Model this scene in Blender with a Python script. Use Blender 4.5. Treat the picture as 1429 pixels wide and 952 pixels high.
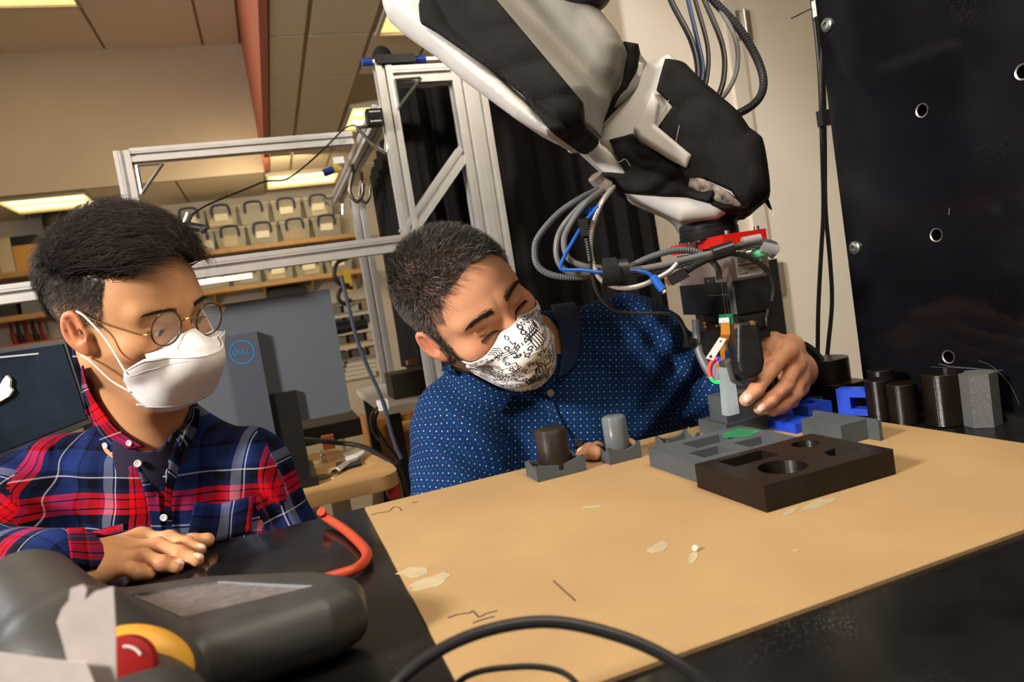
import bpy, bmesh, math, random
import numpy as np
from mathutils import Vector, Matrix
random.seed(7); RNG = np.random.default_rng(7)
for o in list(bpy.data.objects): bpy.data.objects.remove(o)
SC = bpy.context.scene; COL = SC.collection
# ------------------------------------------------------------------ camera
F_PX = 991.96
roll_, tilt_, yaw_ = math.radians(9.0835), math.radians(3.8799), math.radians(18.367)
TT = 0.90                                   # table top height
CAM = np.array([0., 0., TT + .24])
_fw = np.array([0, math.cos(tilt_), -math.sin(tilt_)]); _r0 = np.array([1., 0, 0]); _u0 = np.cross(_r0, _fw)
_R = math.cos(roll_)*_r0 - math.sin(roll_)*_u0; _U = math.sin(roll_)*_r0 + math.cos(roll_)*_u0
_M = np.array([[math.cos(yaw_), math.sin(yaw_), 0], [-math.sin(yaw_), math.cos(yaw_), 0], [0, 0, 1]])
CR, CU, CF = _M@_R, _M@_U, _M@_fw            # camera right, up, forward in the world
cam = bpy.data.objects.new('camera', bpy.data.cameras.new('camera')); COL.objects.link(cam)
mw = Matrix.Identity(4)
for i in range(3):
    mw[i][0], mw[i][1], mw[i][2], mw[i][3] = CR[i], CU[i], -CF[i], CAM[i]
cam.matrix_world = mw
cam.data.sensor_width = 36; cam.data.lens = F_PX/1429*36
cam.data.clip_start = .02; cam.data.clip_end = 60
cam.data.dof.use_dof = True; cam.data.dof.focus_distance = .93; cam.data.dof.aperture_fstop = 7.5
SC.camera = cam
# ------------------------------------------------------------------ world, lights, exposure
w = bpy.data.worlds.new('world'); SC.world = w; w.use_nodes = True
bg = w.node_tree.nodes['Background']; bg.inputs[0].default_value = (1.0, .76, .44, 1); bg.inputs[1].default_value = .30
def area(name, loc, target, size, power, col):
    l = bpy.data.lights.new(name, 'AREA'); l.shape = 'DISK'; l.size = size; l.energy = power; l.color = col
    o = bpy.data.objects.new(name, l); COL.objects.link(o); o.location = loc
    o.rotation_euler = (Vector(target)-Vector(loc)).to_track_quat('-Z', 'Y').to_euler(); return o
area('flash_lamp', (-2.1, .05, 2.25), (.4, .95, 1.1), .45, 138, (1, .93, .86))
area('overhead_fill_lamp', (.5, .2, 2.5), (.5, .9, .9), 1.2, 34, (1, .88, .72))  # added fill standing in for light off the ceiling
area('panel_accent_lamp', (-3.1, 3.3, 2.45), (.8, .5, 1.5), .45, 30, (.92, .96, 1))  # added to put a bright reflection on the steel panel
area('recess_fill_lamp', (-1.6, 4.6, 3.6), (-1.2, 5.2, 0), 2.2, 34, (1, .76, .42))  # added area lamp that carries the light of the recess fixtures
area('back_aisle_fill_lamp', (.2, 6.2, 2.3), (.1, 7.9, 1.2), 1.0, 22, (1, .76, .42))  # added fill that keeps the back of the room bright
SC.view_settings.view_transform = 'Standard'; SC.view_settings.look = 'None'
SC.view_settings.exposure = 0.0; SC.view_settings.gamma = 1; SC.view_settings.use_curve_mapping = False
# ------------------------------------------------------------------ sight-line helpers: a photo pixel and a depth / plane give a world point
def ray(x, y): return ((x-714.5)*CR - (y-476)*CU)/F_PX + CF
def W(x, y, d): return CAM + ray(x, y)*d
def onz(x, y, z): q = ray(x, y); return CAM + q*(z-CAM[2])/q[2]
def ony(x, y, Y): q = ray(x, y); return CAM + q*(Y-CAM[1])/q[1]
def onx(x, y, X): q = ray(x, y); return CAM + q*(X-CAM[0])/q[0]
def camvec(a, b, c):                          # (image right, image up, towards camera) -> world direction
    v = a*CR + b*CU - c*CF; return v/np.linalg.norm(v)
# ------------------------------------------------------------------ materials
MATS = {}
def M(name, col, rough=.5, metal=0., ns=0., na=0., bump=0., bs=None, spec=.28, **kw):
    if name in MATS: return MATS[name]
    m = bpy.data.materials.new(name); m.use_nodes = True; nt = m.node_tree; b = nt.nodes['Principled BSDF']
    b.inputs['Base Color'].default_value = (*col, 1); b.inputs['Roughness'].default_value = rough
    b.inputs['Metallic'].default_value = metal; b.inputs['Specular IOR Level'].default_value = spec
    if ns or bump:
        tc = nt.nodes.new('ShaderNodeTexCoord')
        n = nt.nodes.new('ShaderNodeTexNoise'); n.inputs['Scale'].default_value = ns or 40; n.inputs['Detail'].default_value = 5
        nt.links.new(tc.outputs['Object'], n.inputs['Vector'])
        if na:
            cr = nt.nodes.new('ShaderNodeValToRGB')
            cr.color_ramp.elements[0].position = .3; cr.color_ramp.elements[1].position = .7
            cr.color_ramp.elements[0].color = (*[c*(1-na) for c in col], 1); cr.color_ramp.elements[1].color = (*[min(1, c*(1+na)) for c in col], 1)
            nt.links.new(n.outputs['Fac'], cr.inputs['Fac']); nt.links.new(cr.outputs['Color'], b.inputs['Base Color'])
        if bump:
            n2 = nt.nodes.new('ShaderNodeTexNoise'); n2.inputs['Scale'].default_value = bs or (ns or 40)*3; n2.inputs['Detail'].default_value = 3
            nt.links.new(tc.outputs['Object'], n2.inputs['Vector'])
            bp = nt.nodes.new('ShaderNodeBump'); bp.inputs['Strength'].default_value = bump; bp.inputs['Distance'].default_value = .002
            nt.links.new(n2.outputs['Fac'], bp.inputs['Height']); nt.links.new(bp.outputs['Normal'], b.inputs['Normal'])
    if 'emit' in kw:
        b.inputs['Emission Color'].default_value = (*kw['emit'], 1); b.inputs['Emission Strength'].default_value = kw.get('es', 1)
    if 'trans' in kw:
        b.inputs['Transmission Weight'].default_value = kw['trans']; b.inputs['IOR'].default_value = kw.get('ior', 1.45)
    if 'alpha' in kw: b.inputs['Alpha'].default_value = kw['alpha']
    if 'sss' in kw:
        b.inputs['Subsurface Weight'].default_value = kw['sss']; b.inputs['Subsurface Radius'].default_value = (1, .3, .15); b.inputs['Subsurface Scale'].default_value = .006
    if 'coat' in kw: b.inputs['Coat Weight'].default_value = kw['coat']; b.inputs['Coat Roughness'].default_value = kw.get('cr', .1)
    if 'sheen' in kw: b.inputs['Sheen Weight'].default_value = kw['sheen']
    MATS[name] = m; return m
def math_node(nt, op, a, b=None, c=None):
    n = nt.nodes.new('ShaderNodeMath'); n.operation = op
    for i, v in enumerate((a, b, c)):
        if v is None: continue
        if isinstance(v, (int, float)): n.inputs[i].default_value = v
        else: nt.links.new(v, n.inputs[i])
    return n.outputs[0]
# layered print: fine horizontal lines of a 3d printer (fine relief only)
def Mprint(name, col, rough=.35, lines=2600, var=.12, cross=False):
    if name in MATS: return MATS[name]
    m = M(name, col, rough, 0, 30, var); nt = m.node_tree; b = nt.nodes['Principled BSDF']
    tc = nt.nodes.new('ShaderNodeTexCoord'); s = nt.nodes.new('ShaderNodeSeparateXYZ'); nt.links.new(tc.outputs['Object'], s.inputs[0])
    h = math_node(nt, 'SINE', math_node(nt, 'MULTIPLY', s.outputs['Z'], lines*2.4))
    h2 = math_node(nt, 'SINE', math_node(nt, 'MULTIPLY', math_node(nt, 'ADD', s.outputs['X'], s.outputs['Y']), 3000 if cross else 4200))
    hh = math_node(nt, 'ADD', h, math_node(nt, 'MULTIPLY', h2, .35))
    n = nt.nodes.new('ShaderNodeTexNoise'); n.inputs['Scale'].default_value = 300
    nt.links.new(tc.outputs['Object'], n.inputs['Vector'])
    hh = math_node(nt, 'ADD', hh, math_node(nt, 'MULTIPLY', n.outputs['Fac'], 1.2))
    bp = nt.nodes.new('ShaderNodeBump'); bp.inputs['Strength'].default_value = .35; bp.inputs['Distance'].default_value = .0004
    nt.links.new(hh, bp.inputs['Height']); nt.links.new(bp.outputs['Normal'], b.inputs['Normal'])
    return m
# ------------------------------------------------------------------ mesh helpers
def wloc(o):
    v = np.zeros(3)
    while o is not None:
        v += np.array(o.location); o = o.parent
    return v
def link_mesh(name, me, m, parent=None, loc=None, smooth=False):
    o = bpy.data.objects.new(name, me); COL.objects.link(o)
    if m is not None:
        for mm in (m if isinstance(m, (list, tuple)) else [m]): me.materials.append(mm)
    if smooth: me.shade_smooth()
    if parent is not None: o.parent = parent
    return o
def obj(name, bm, m, parent=None, smooth=False, bevel=0., loc=None, sharp=None, mods=None):
    """link a bmesh (world coordinates) as ONE mesh object; its origin is moved to its base or to the parent's"""
    if bevel > 0:
        es = [e for e in bm.edges if len(e.link_faces) == 2 and e.calc_face_angle(0) > .6]
        if es: bmesh.ops.bevel(bm, geom=es, offset=bevel, segments=2, profile=.7, affect='EDGES')
    bmesh.ops.recalc_face_normals(bm, faces=bm.faces)
    co = np.array([v.co[:] for v in bm.verts])
    if parent is None: org = np.array([*(co.min(0)[:2]+co.max(0)[:2])/2, co[:, 2].min()]) if loc is None else np.array(loc)
    else: org = wloc(parent)
    bmesh.ops.translate(bm, verts=bm.verts, vec=Vector(-org))
    me = bpy.data.meshes.new(name); bm.to_mesh(me); bm.free()
    o = link_mesh(name, me, m, parent, smooth=False)
    if smooth or bevel > 0:
        me.shade_smooth()
        if sharp is not False:
            try: me.set_sharp_from_angle(angle=math.radians(sharp or 35))
            except Exception: pass
    if parent is None: o.location = org
    return o
def tag(o, label=None, cat=None, group=None, kind=None):
    if label: o['label'] = label
    if cat: o['category'] = cat
    if group: o['group'] = group
    if kind: o['kind'] = kind
    return o
def thing(name, label, cat, loc, group=None):
    o = bpy.data.objects.new(name, None); COL.objects.link(o); o.empty_display_size = .05; o.location = loc
    return tag(o, label, cat, group)
def struct(name, bm, m, **k): return tag(obj(name, bm, m, **k), kind='structure')
def copy_tree(root, loc, label=None, parent=None):
    c = root.copy(); COL.objects.link(c)
    if parent is None: c.location = loc
    else: c.parent = parent
    if label: c['label'] = label
    for ch in list(root.children): copy_tree(ch, None, None, c)
    return c
def nb(): return bmesh.new()
def bx(bm, a, b, rot=None, piv=None):
    a = np.array(a, float); b = np.array(b, float)
    vs = [bm.verts.new((x, y, z)) for x in (a[0], b[0]) for y in (a[1], b[1]) for z in (a[2], b[2])]
    for f in ((0,1,3,2),(4,6,7,5),(0,4,5,1),(2,3,7,6),(0,2,6,4),(1,5,7,3)): bm.faces.new([vs[i] for i in f])
    if rot is not None: bmesh.ops.rotate(bm, verts=vs, cent=Vector(piv if piv is not None else (a+b)/2), matrix=rot)
    return vs
def rotm(ax, deg): return Matrix.Rotation(math.radians(deg), 3, ax)
def hexa(bm, pts):                              # 8 points: bottom ring 4, top ring 4
    vs = [bm.verts.new(p) for p in pts]
    for f in ((3,2,1,0),(4,5,6,7),(0,1,5,4),(1,2,6,5),(2,3,7,6),(3,0,4,7)): bm.faces.new([vs[i] for i in f])
    return vs
def prism(bm, poly, vec):                       # poly: list of 3d points, extruded by vec
    n = len(poly); v = np.array(vec, float)
    a = [bm.verts.new(p) for p in poly]; b = [bm.verts.new(np.array(p)+v) for p in poly]
    bm.faces.new(a[::-1]); bm.faces.new(b)
    for i in range(n): bm.faces.new((a[i], a[(i+1) % n], b[(i+1) % n], b[i]))
def frame_for(d):
    d = d/np.linalg.norm(d); u = np.array([0, 0, 1.]) if abs(d[2]) < .9 else np.array([1., 0, 0])
    x = np.cross(u, d); x /= np.linalg.norm(x); return x, np.cross(d, x)
def cyl(bm, a, b, r, r2=None, n=24, cap=True):
    a = np.array(a, float); b = np.array(b, float); r2 = r if r2 is None else r2; x, y = frame_for(b-a)
    A = []; B = []
    for i in range(n):
        t = 2*math.pi*i/n; v = math.cos(t)*x + math.sin(t)*y
        A.append(bm.verts.new(a+v*r)); B.append(bm.verts.new(b+v*r2))
    for i in range(n): bm.faces.new((A[i], A[(i+1) % n], B[(i+1) % n], B[i]))
    if cap: bm.faces.new(A[::-1]); bm.faces.new(B)
def spline(pts, n=8):
    p = np.array(pts, float)
    if len(p) < 3: return p
    q = np.vstack([2*p[0]-p[1], p, 2*p[-1]-p[-2]]); out = []
    for i in range(1, len(q)-2):
        for k in range(n):
            t = k/n; a, b, c, d = q[i-1], q[i], q[i+1], q[i+2]
            out.append(.5*((2*b)+(-a+c)*t+(2*a-5*b+4*c-d)*t*t+(-a+3*b-3*c+d)*t**3))
    out.append(p[-1]); return np.array(out)
def tube(bm, pts, r, n=10, sm=8, cap=True, ridge=0, flat=None):
    """swept tube through pts; r scalar or list per control point; ridge>0 gives a corrugated hose"""
    P = spline(pts, sm) if sm else np.array(pts, float)
    if ridge:                                    # resample evenly
        s = np.concatenate([[0], np.cumsum(np.linalg.norm(np.diff(P, axis=0), axis=1))]); m = max(8, int(s[-1]/(ridge/2)))
        u = np.linspace(0, s[-1], m); P = np.stack([np.interp(u, s, P[:, k]) for k in range(3)], 1)
    if np.isscalar(r): rr = np.full(len(P), r)
    else: rr = np.interp(np.linspace(0, 1, len(P)), np.linspace(0, 1, len(r)), r)
    if ridge: rr = rr*(1-.10*(np.arange(len(P)) % 2))
    T = np.gradient(P, axis=0); T /= np.linalg.norm(T, axis=1)[:, None]+1e-12
    x, y = frame_for(T[0]); rings = []
    for i in range(len(P)):
        x = x - T[i]*(x@T[i]); x /= np.linalg.norm(x); y = np.cross(T[i], x)
        rings.append([bm.verts.new(P[i]+(math.cos(t)*x+math.sin(t)*y*(flat or 1))*rr[i]) for t in np.linspace(0, 2*math.pi, n, endpoint=False)])
    for A, B in zip(rings[:-1], rings[1:]):
        for k in range(n): bm.faces.new((A[k], A[(k+1) % n], B[(k+1) % n], B[k]))
    if cap: bm.faces.new(rings[0][::-1]); bm.faces.new(rings[-1])
def lathe(bm, c, prof, ax=(0, 0, 1), n=32):
    ax = np.array(ax, float); ax /= np.linalg.norm(ax); x, y = frame_for(ax); c = np.array(c, float); rings = []
    for r, h in prof:
        if r < 1e-6: rings.append([bm.verts.new(c+ax*h)])
        else: rings.append([bm.verts.new(c+ax*h+(math.cos(t)*x+math.sin(t)*y)*r) for t in np.linspace(0, 2*math.pi, n, endpoint=False)])
    for A, B in zip(rings[:-1], rings[1:]):
        for k in range(n):
            k2 = (k+1) % n
            if len(A) == 1 and len(B) == 1: continue
            if len(A) == 1: bm.faces.new((A[0], B[k2], B[k]))
            elif len(B) == 1: bm.faces.new((A[k], A[k2], B[0]))
            else: bm.faces.new((A[k], A[k2], B[k2], B[k]))
def text_obj(s, size, origin, right, up, m, parent, name='lettering', ext=.0002, align='CENTER'):
    cu = bpy.data.curves.new(name, 'FONT'); cu.body = s; cu.size = size; cu.extrude = ext; cu.align_x = align; cu.align_y = 'CENTER'
    t = bpy.data.objects.new('t', cu); COL.objects.link(t); bpy.context.view_layer.update()
    me = bpy.data.meshes.new_from_object(t); bpy.data.objects.remove(t)
    r = np.array(right, float); r /= np.linalg.norm(r); u = np.array(up, float); u -= r*(u@r); u /= np.linalg.norm(u); nn = np.cross(r, u)
    off = np.array(origin, float) - (wloc(parent) if parent else 0)
    for v in me.vertices:
        c = v.co; v.co = Vector(off + r*c[0] + u*c[1] + nn*c[2])
    me.materials.clear(); return link_mesh(name, me, m, parent)
# ------------------------------------------------------------------ implicit surfaces: smooth bodies and castings
def smin(a, b, k):
    if k <= 0: return np.minimum(a, b)
    h = np.maximum(k-np.abs(a-b), 0)/k; return np.minimum(a, b)-h*h*k*.25
def smax(a, b, k): return -smin(-a, -b, k)
def s_ell(p, c, r): 
    q = (p-np.array(c))/np.array(r); k0 = np.linalg.norm(q, axis=1); k1 = np.linalg.norm(q/np.array(r), axis=1); return k0*(k0-1)/np.maximum(k1, 1e-9)
def s_rc(p, a, b, r1, r2):
    a = np.array(a, float); b = np.array(b, float); ab = b-a; t = np.clip((p-a)@ab/max(ab@ab, 1e-12), 0, 1)
    return np.linalg.norm(p-a-t[:, None]*ab, axis=1)-(r1+(r2-r1)*t)
def s_box(p, c, h, rot=None, rd=0.):
    q = p-np.array(c)
    if rot is not None: q = q@np.array(rot)      # columns of rot are the box axes
    d = np.abs(q)-(np.array(h)-rd); return np.linalg.norm(np.maximum(d, 0), axis=1)+np.minimum(d.max(1), 0)-rd
def s_cyl(p, a, b, r, rd=0.):
    a = np.array(a, float); b = np.array(b, float); L = np.linalg.norm(b-a); ax = (b-a)/L; q = p-(a+b)/2; z = q@ax
    rad = np.linalg.norm(q-z[:, None]*ax, axis=1); d = np.stack([rad-(r-rd), np.abs(z)-(L/2-rd)], 1)
    return np.linalg.norm(np.maximum(d, 0), axis=1)+np.minimum(d.max(1), 0)-rd
def noise3(p, s, seed=0):
    """cheap smooth noise from a few sines"""
    rg = np.random.default_rng(seed); v = 0
    for i in range(7):
        d = rg.normal(size=3); d /= np.linalg.norm(d); v = v+np.sin(p@d*s*(.6+.9*rg.random())*6.28+rg.random()*6.28)
    return v/4
def sdf_mesh(f, lo, hi, h, lev=4):
    lo = np.array(lo, float); hi = np.array(hi, float); H = h*2**lev
    n = np.ceil((hi-lo)/H).astype(int)
    g = np.stack(np.meshgrid(*[np.arange(k) for k in n], indexing='ij'), -1).reshape(-1, 3)
    for L in range(lev, -1, -1):
        s = h*2**L; c = lo+(g+.5)*s; d = f(c); g = g[np.abs(d) < s*(1.15 if L else 1.6)+(.004 if L else 0)]
        if L: g = (g[:, None, :]*2+np.array([[i, j, k] for i in (0, 1) for j in (0, 1) for k in (0, 1)])[None]).reshape(-1, 3)
    N = (n*2**lev+2).astype(np.int64); key = lambda a: (a[..., 0]*N[1]+a[..., 1])*N[2]+a[..., 2]
    off = np.array([[i, j, k] for i in (0, 1) for j in (0, 1) for k in (0, 1)])
    ck = key(g[:, None, :]+off[None]); uk, inv = np.unique(ck.ravel(), return_inverse=True)
    ii = np.stack([uk//(N[1]*N[2]), (uk//N[2]) % N[1], uk % N[2]], 1); val = f(lo+ii*h); inv = inv.reshape(ck.shape); cv = val[inv]
    act = (cv.min(1) < 0) & (cv.max(1) >= 0); g = g[act]; cv = cv[act]
    E = [(a, b) for a in range(8) for b in range(a+1, 8) if np.abs(off[a]-off[b]).sum() == 1]
    acc = np.zeros((len(g), 3)); cnt = np.zeros(len(g))
    for a, b in E:
        va, vb = cv[:, a], cv[:, b]; m = (va < 0) != (vb < 0); t = np.where(m, va/np.where(m, va-vb, 1), 0)
        acc += np.where(m[:, None], off[a]+t[:, None]*(off[b]-off[a]), 0); cnt += m
    V = lo+(g+acc/cnt[:, None])*h
    e = h*.25; d0 = f(V); gr = np.stack([f(V+np.eye(3)[i]*e)-d0 for i in range(3)], 1)/e; gn = (gr**2).sum(1)
    V = V-gr*(np.clip(d0, -h*.6, h*.6)/np.maximum(gn, .2))[:, None]
    k = key(g); so = np.argsort(k); ks = k[so]; F = []
    cidx = {tuple(o): i for i, o in enumerate(off)}
    for ax in range(3):
        b1, b2 = [(1, 2), (2, 0), (0, 1)][ax]
        e0 = np.zeros(3, int); e0[ax] = 1
        A = cv[:, 0]; B = cv[:, cidx[tuple(e0)]]; m = (A < 0) != (B < 0)
        gi = np.where(m)[0]; q = [gi]
        d1 = np.zeros(3, int); d1[b1] = 1; d2 = np.zeros(3, int); d2[b2] = 1; ok = np.ones(len(gi), bool)
        for dd in (d1, d1+d2, d2):
            kk = key(g[gi]-dd); j = np.clip(np.searchsorted(ks, kk), 0, len(ks)-1); ok &= ks[j] == kk; q.append(so[j])
        Q = np.stack(q, 1)[ok]; fl = (A[gi] >= 0)[ok]; Q[fl] = Q[fl][:, ::-1]; F.append(Q)
    return V, np.vstack(F)
def mesh_from(name, V, F, m, parent=None, attrs=None, uv=None, loc=None, smooth=True):
    V = np.asarray(V, float)
    if parent is not None: org = wloc(parent)
    else: org = np.array([*(V.min(0)[:2]+V.max(0)[:2])/2, V[:, 2].min()]) if loc is None else np.array(loc)
    me = bpy.data.meshes.new(name); F = np.asarray(F); k = F.shape[1]
    me.vertices.add(len(V)); me.vertices.foreach_set('co', (V-org).astype(np.float32).ravel())
    me.loops.add(F.size); me.loops.foreach_set('vertex_index', F.astype(np.int32).ravel())
    me.polygons.add(len(F)); me.polygons.foreach_set('loop_start', np.arange(0, F.size, k, dtype=np.int32))
    me.polygons.foreach_set('loop_total', np.full(len(F), k, dtype=np.int32)); me.update(calc_edges=True); me.validate()
    for an, av in (attrs or {}).items():
        at = me.color_attributes.new(an, 'FLOAT_COLOR', 'POINT')
        c = np.ones((len(V), 4), np.float32); c[:, :3] = av; at.data.foreach_set('color', c.ravel())
    if uv is not None:
        u = me.uv_layers.new(name='UVMap'); u.data.foreach_set('uv', (uv[F.ravel()] if uv.ndim == 2 else uv.reshape(-1, 2)).astype(np.float32).ravel())
    o = link_mesh(name, me, m, parent, smooth=smooth)
    if parent is None: o.location = org
    return o
def sobj(name, f, lo, hi, h, m, parent=None, lev=4, attr=None, **k):
    V, F = sdf_mesh(f, lo, hi, h, lev); a = {'Col': attr(V)} if attr else None
    return mesh_from(name, V, F, m, parent, attrs=a, **k)
# ================================================================== THE ROOM
white_paint = M('wall_paint_cream', (.86, .80, .69), .7, 0, 3, .04, .15, 60)
back_paint = M('wall_paint_grey', (.52, .49, .45), .8, 0, 3, .05)
tile_mat = M('ceiling_tile_mineral', (.74, .65, .52), .9, 0, 90, .08, .3, 200)
grid_mat = M('ceiling_grid_metal', (.42, .34, .22), .6)
red_paint = M('red_paint', (.50, .17, .12), .7, 0, 4, .04)
floor_mat = M('floor_vinyl', (.36, .31, .25), .5, 0, 6, .15)
glow = M('lamp_diffuser', (1, .9, .6), .5, emit=(1, .72, .26), es=1.25)
tube_glow = M('lamp_tube_glow', (1, .95, .8), .5, emit=(1, .86, .50), es=1.9)
HC = 2.59; XR = .236; YS = 7.0; HR = 3.75; YW = 8.15
b = nb(); bx(b, (-8, -3, -.1), (6, YW+.1, 0)); struct('floor', b, floor_mat)
b = nb(); bx(b, (-8, YW, 0), (2.6, YW+.1, HC+.3)); struct('wall_back', b, back_paint)
b = nb(); bx(b, (-8.1, -3, 0), (-8, YW, HR)); struct('wall_left', b, back_paint)
b = nb(); bx(b, (-8, -3.1, 0), (6, -3, HC+1.2)); struct('wall_behind_camera', b, white_paint)
# ceiling slab right of the recess, and beyond the recess
ceil = nb(); bx(ceil, (XR, -3, HC+.03), (6, YW, HC+.12)); bx(ceil, (-8, YS, HC+.03), (XR, YW, HC+.12)); bx(ceil, (-8, -3, HR+.03), (XR, YS, HR+.12))
C_ = struct('ceiling', ceil, grid_mat)
def tiles(xs, ys, z, skip=(), name='ceiling_tile'):
    for i in range(len(xs)-1):
        for j in range(len(ys)-1):
            if any(a <= (xs[i]+xs[i+1])/2 <= c and bb <= (ys[j]+ys[j+1])/2 <= d for a, bb, c, d in skip): continue
            t = nb(); bx(t, (xs[i]+.012, ys[j]+.008, z), (xs[i+1]-.012, ys[j+1]-.008, z+.03)); obj(name, t, tile_mat, C_)
lights = [(.80, 2.75, 1.45, 3.79), (.80, 5.08, 1.45, 5.72), (.22, 7.14, .90, 7.78), (-2.0, 7.14, -1.33, 7.78)]
xs = [XR+.0, .428, .761, 1.095, 1.43, 1.76, 2.1, 2.43]; ys = [1.2, 1.86, 2.5, 3.14, 3.786, 4.43, 5.073, 5.72, 6.36, 7.0]
tiles(xs, ys, HC+.005, [(l[0]-.05, l[1]-.4, l[2]+.1, l[3]+.1) for l in lights])
tiles([-2.78, -2.03, -1.31, -.57, .20, .95, 1.7, 2.45], [7.0, YW], HC+.002, [(l[0]-.1, l[1]-.1, l[2]+.1, l[3]+.5) for l in lights if l[1] > 7])
tiles([-3.27, -2.49, -1.70, -.917, -.13, XR-.05], [4.2, 4.82, 5.44, 6.06, YS], HR, [(-2.4, 5.44, -.93, 6.05)])
b = nb(); bx(b, (XR-.04, -3, HC), (XR, YS, HR+.1)); struct('wall_recess_side', b, red_paint)
b = nb(); bx(b, (-8, YS-.05, HC), (XR, YS, HR+.05)); struct('wall_recess_end', b, M('recess_paint', (.50, .43, .35), .8, 0, 3, .03))
def ceil_light(l, z, label):
    t = thing('ceiling_light', label, 'ceiling light', ((l[0]+l[2])/2, (l[1]+l[3])/2, z+.05), 'troffer lights set in the ceiling')
    f = nb()
    for a, c in (((l[0]-.02, l[1]-.02), (l[0], l[3]+.02)), ((l[2], l[1]-.02), (l[2]+.02, l[3]+.02)), ((l[0], l[1]-.02), (l[2], l[1])), ((l[0], l[3]), (l[2], l[3]+.02))):
        bx(f, (*a, z-.01), (*c, z+.06))
    obj('frame', f, M('lamp_frame', (.6, .55, .45), .5), t)
    d = nb(); bx(d, (l[0], l[1], z+.008), (l[2], l[3], z+.016)); obj('diffuser', d, glow, t)
    w_ = (l[3]-l[1])
    for k in (.3, .7):
        q = nb(); y = l[1]+w_*k; bx(q, (l[0]+.03, y-.06, z+.002), (l[2]-.03, y+.06, z+.007)); obj('tube', q, tube_glow, t)
    return t
ceil_light(lights[0], HC, 'bright ceiling light at the top edge beside the robot arm')
ceil_light(lights[1], HC, 'ceiling light behind the small black box on the aluminium frame')
ceil_light(lights[2], HC, 'long yellow ceiling light above the clear storage boxes')
ceil_light(lights[3], HC, 'yellow ceiling light above the head of the man in plaid')
ceil_light((-2.4, 5.42, -.93, 6.07), HR, 'ceiling light in the raised recess at the top left corner')
# fixtures that light the near part of the room, out of the frame
for i, (x, y, z) in enumerate(((1.3, .2, HC), (-4.0, 3.6, HR), (-2.2, 1.6, HR))):
    ceil_light((x-.33, y-.33, x+.33, y+.33), z, ['ceiling light above the robot table outside the frame', 'ceiling light in the recess far left outside the frame', 'ceiling light in the recess nearest the camera outside the frame'][i])
# sprinkler head in the ceiling
p = onz(319, 266, HC); s = nb(); lathe(s, (p[0], p[1], HC), [(.0, -.05), (.03, -.045), (.03, -.04), (.008, -.038), (.008, 0)], n=12)
tag(obj('sprinkler', s, M('sprinkler_metal', (.25, .2, .12), .4, .6)), 'small sprinkler head under the ceiling beside the long yellow light', 'sprinkler')
# cream wall and door behind the robot
YD = 2.05
b = nb(); bx(b, (1.05, YD, 0), (1.62, YD+.1, HC)); bx(b, (2.7, YD, 0), (6, YD+.1, HC)); bx(b, (1.62, YD, 2.45), (2.7, YD+.1, HC)); struct('wall_right', b, white_paint)
b = nb(); bx(b, (1.60, YD-.012, 0), (1.655, YD+.06, 2.42)); bx(b, (1.60, YD-.012, 2.40), (2.7, YD+.06, 2.46))
struct('trim_1', b, M('door_frame_cream', (.72, .68, .60), .45), bevel=.004)
b = nb(); bx(b, (1.662, YD+.0, .02), (2.68, YD+.05, 2.395)); D = struct('door_1', b, M('door_paint_cream', (.84, .79, .69), .5, 0, 4, .03), bevel=.002)
steel = M('hinge_steel', (.55, .53, .50), .35, .9)
for z0, z1 in ((1.855, 1.955), (.985, 1.095)):
    h = nb(); cyl(h, (1.672, YD-.018, z0), (1.672, YD-.018, z1), .009, n=12); bx(h, (1.64, YD-.014, z0), (1.70, YD-.010, z1)); obj('hinge', h, steel, D, smooth=True)
b = nb(); bx(b, (1.05, YD-.06, 0), (1.12, YD, HC)); struct('trim_2', b, M('cream_trim', (.66, .60, .46), .6))
p0, p1 = ony(1000, 352, YD-.03), ony(1083, 361, YD-.03); b = nb(); bx(b, (p0[0], YD-.035, 0), (p1[0], YD-.02, p1[2])); tag(obj('dark_panel', b, M('dark_panel', (.012, .011, .010), .6), bevel=.002), 'dark panel in front of the cream wall behind the gripper', 'board')  # flat black box filling the dark area left of the door hinges
# warm shade on the wall, painted as a thin yellowish box
p0, p1 = ony(1012, 168, YD), ony(1030, 188, YD)
b = nb(); bx(b, (p0[0], YD-.004, p1[2]), (p1[0]+.01, YD-.001, p0[2])); tag(obj('wall_shade_patch', b, M('warm_shade_yellow', (.62, .50, .27), .5), bevel=.001), 'small yellowish patch of painted shade on the cream wall beside the black cables', 'painted shade')
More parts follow.
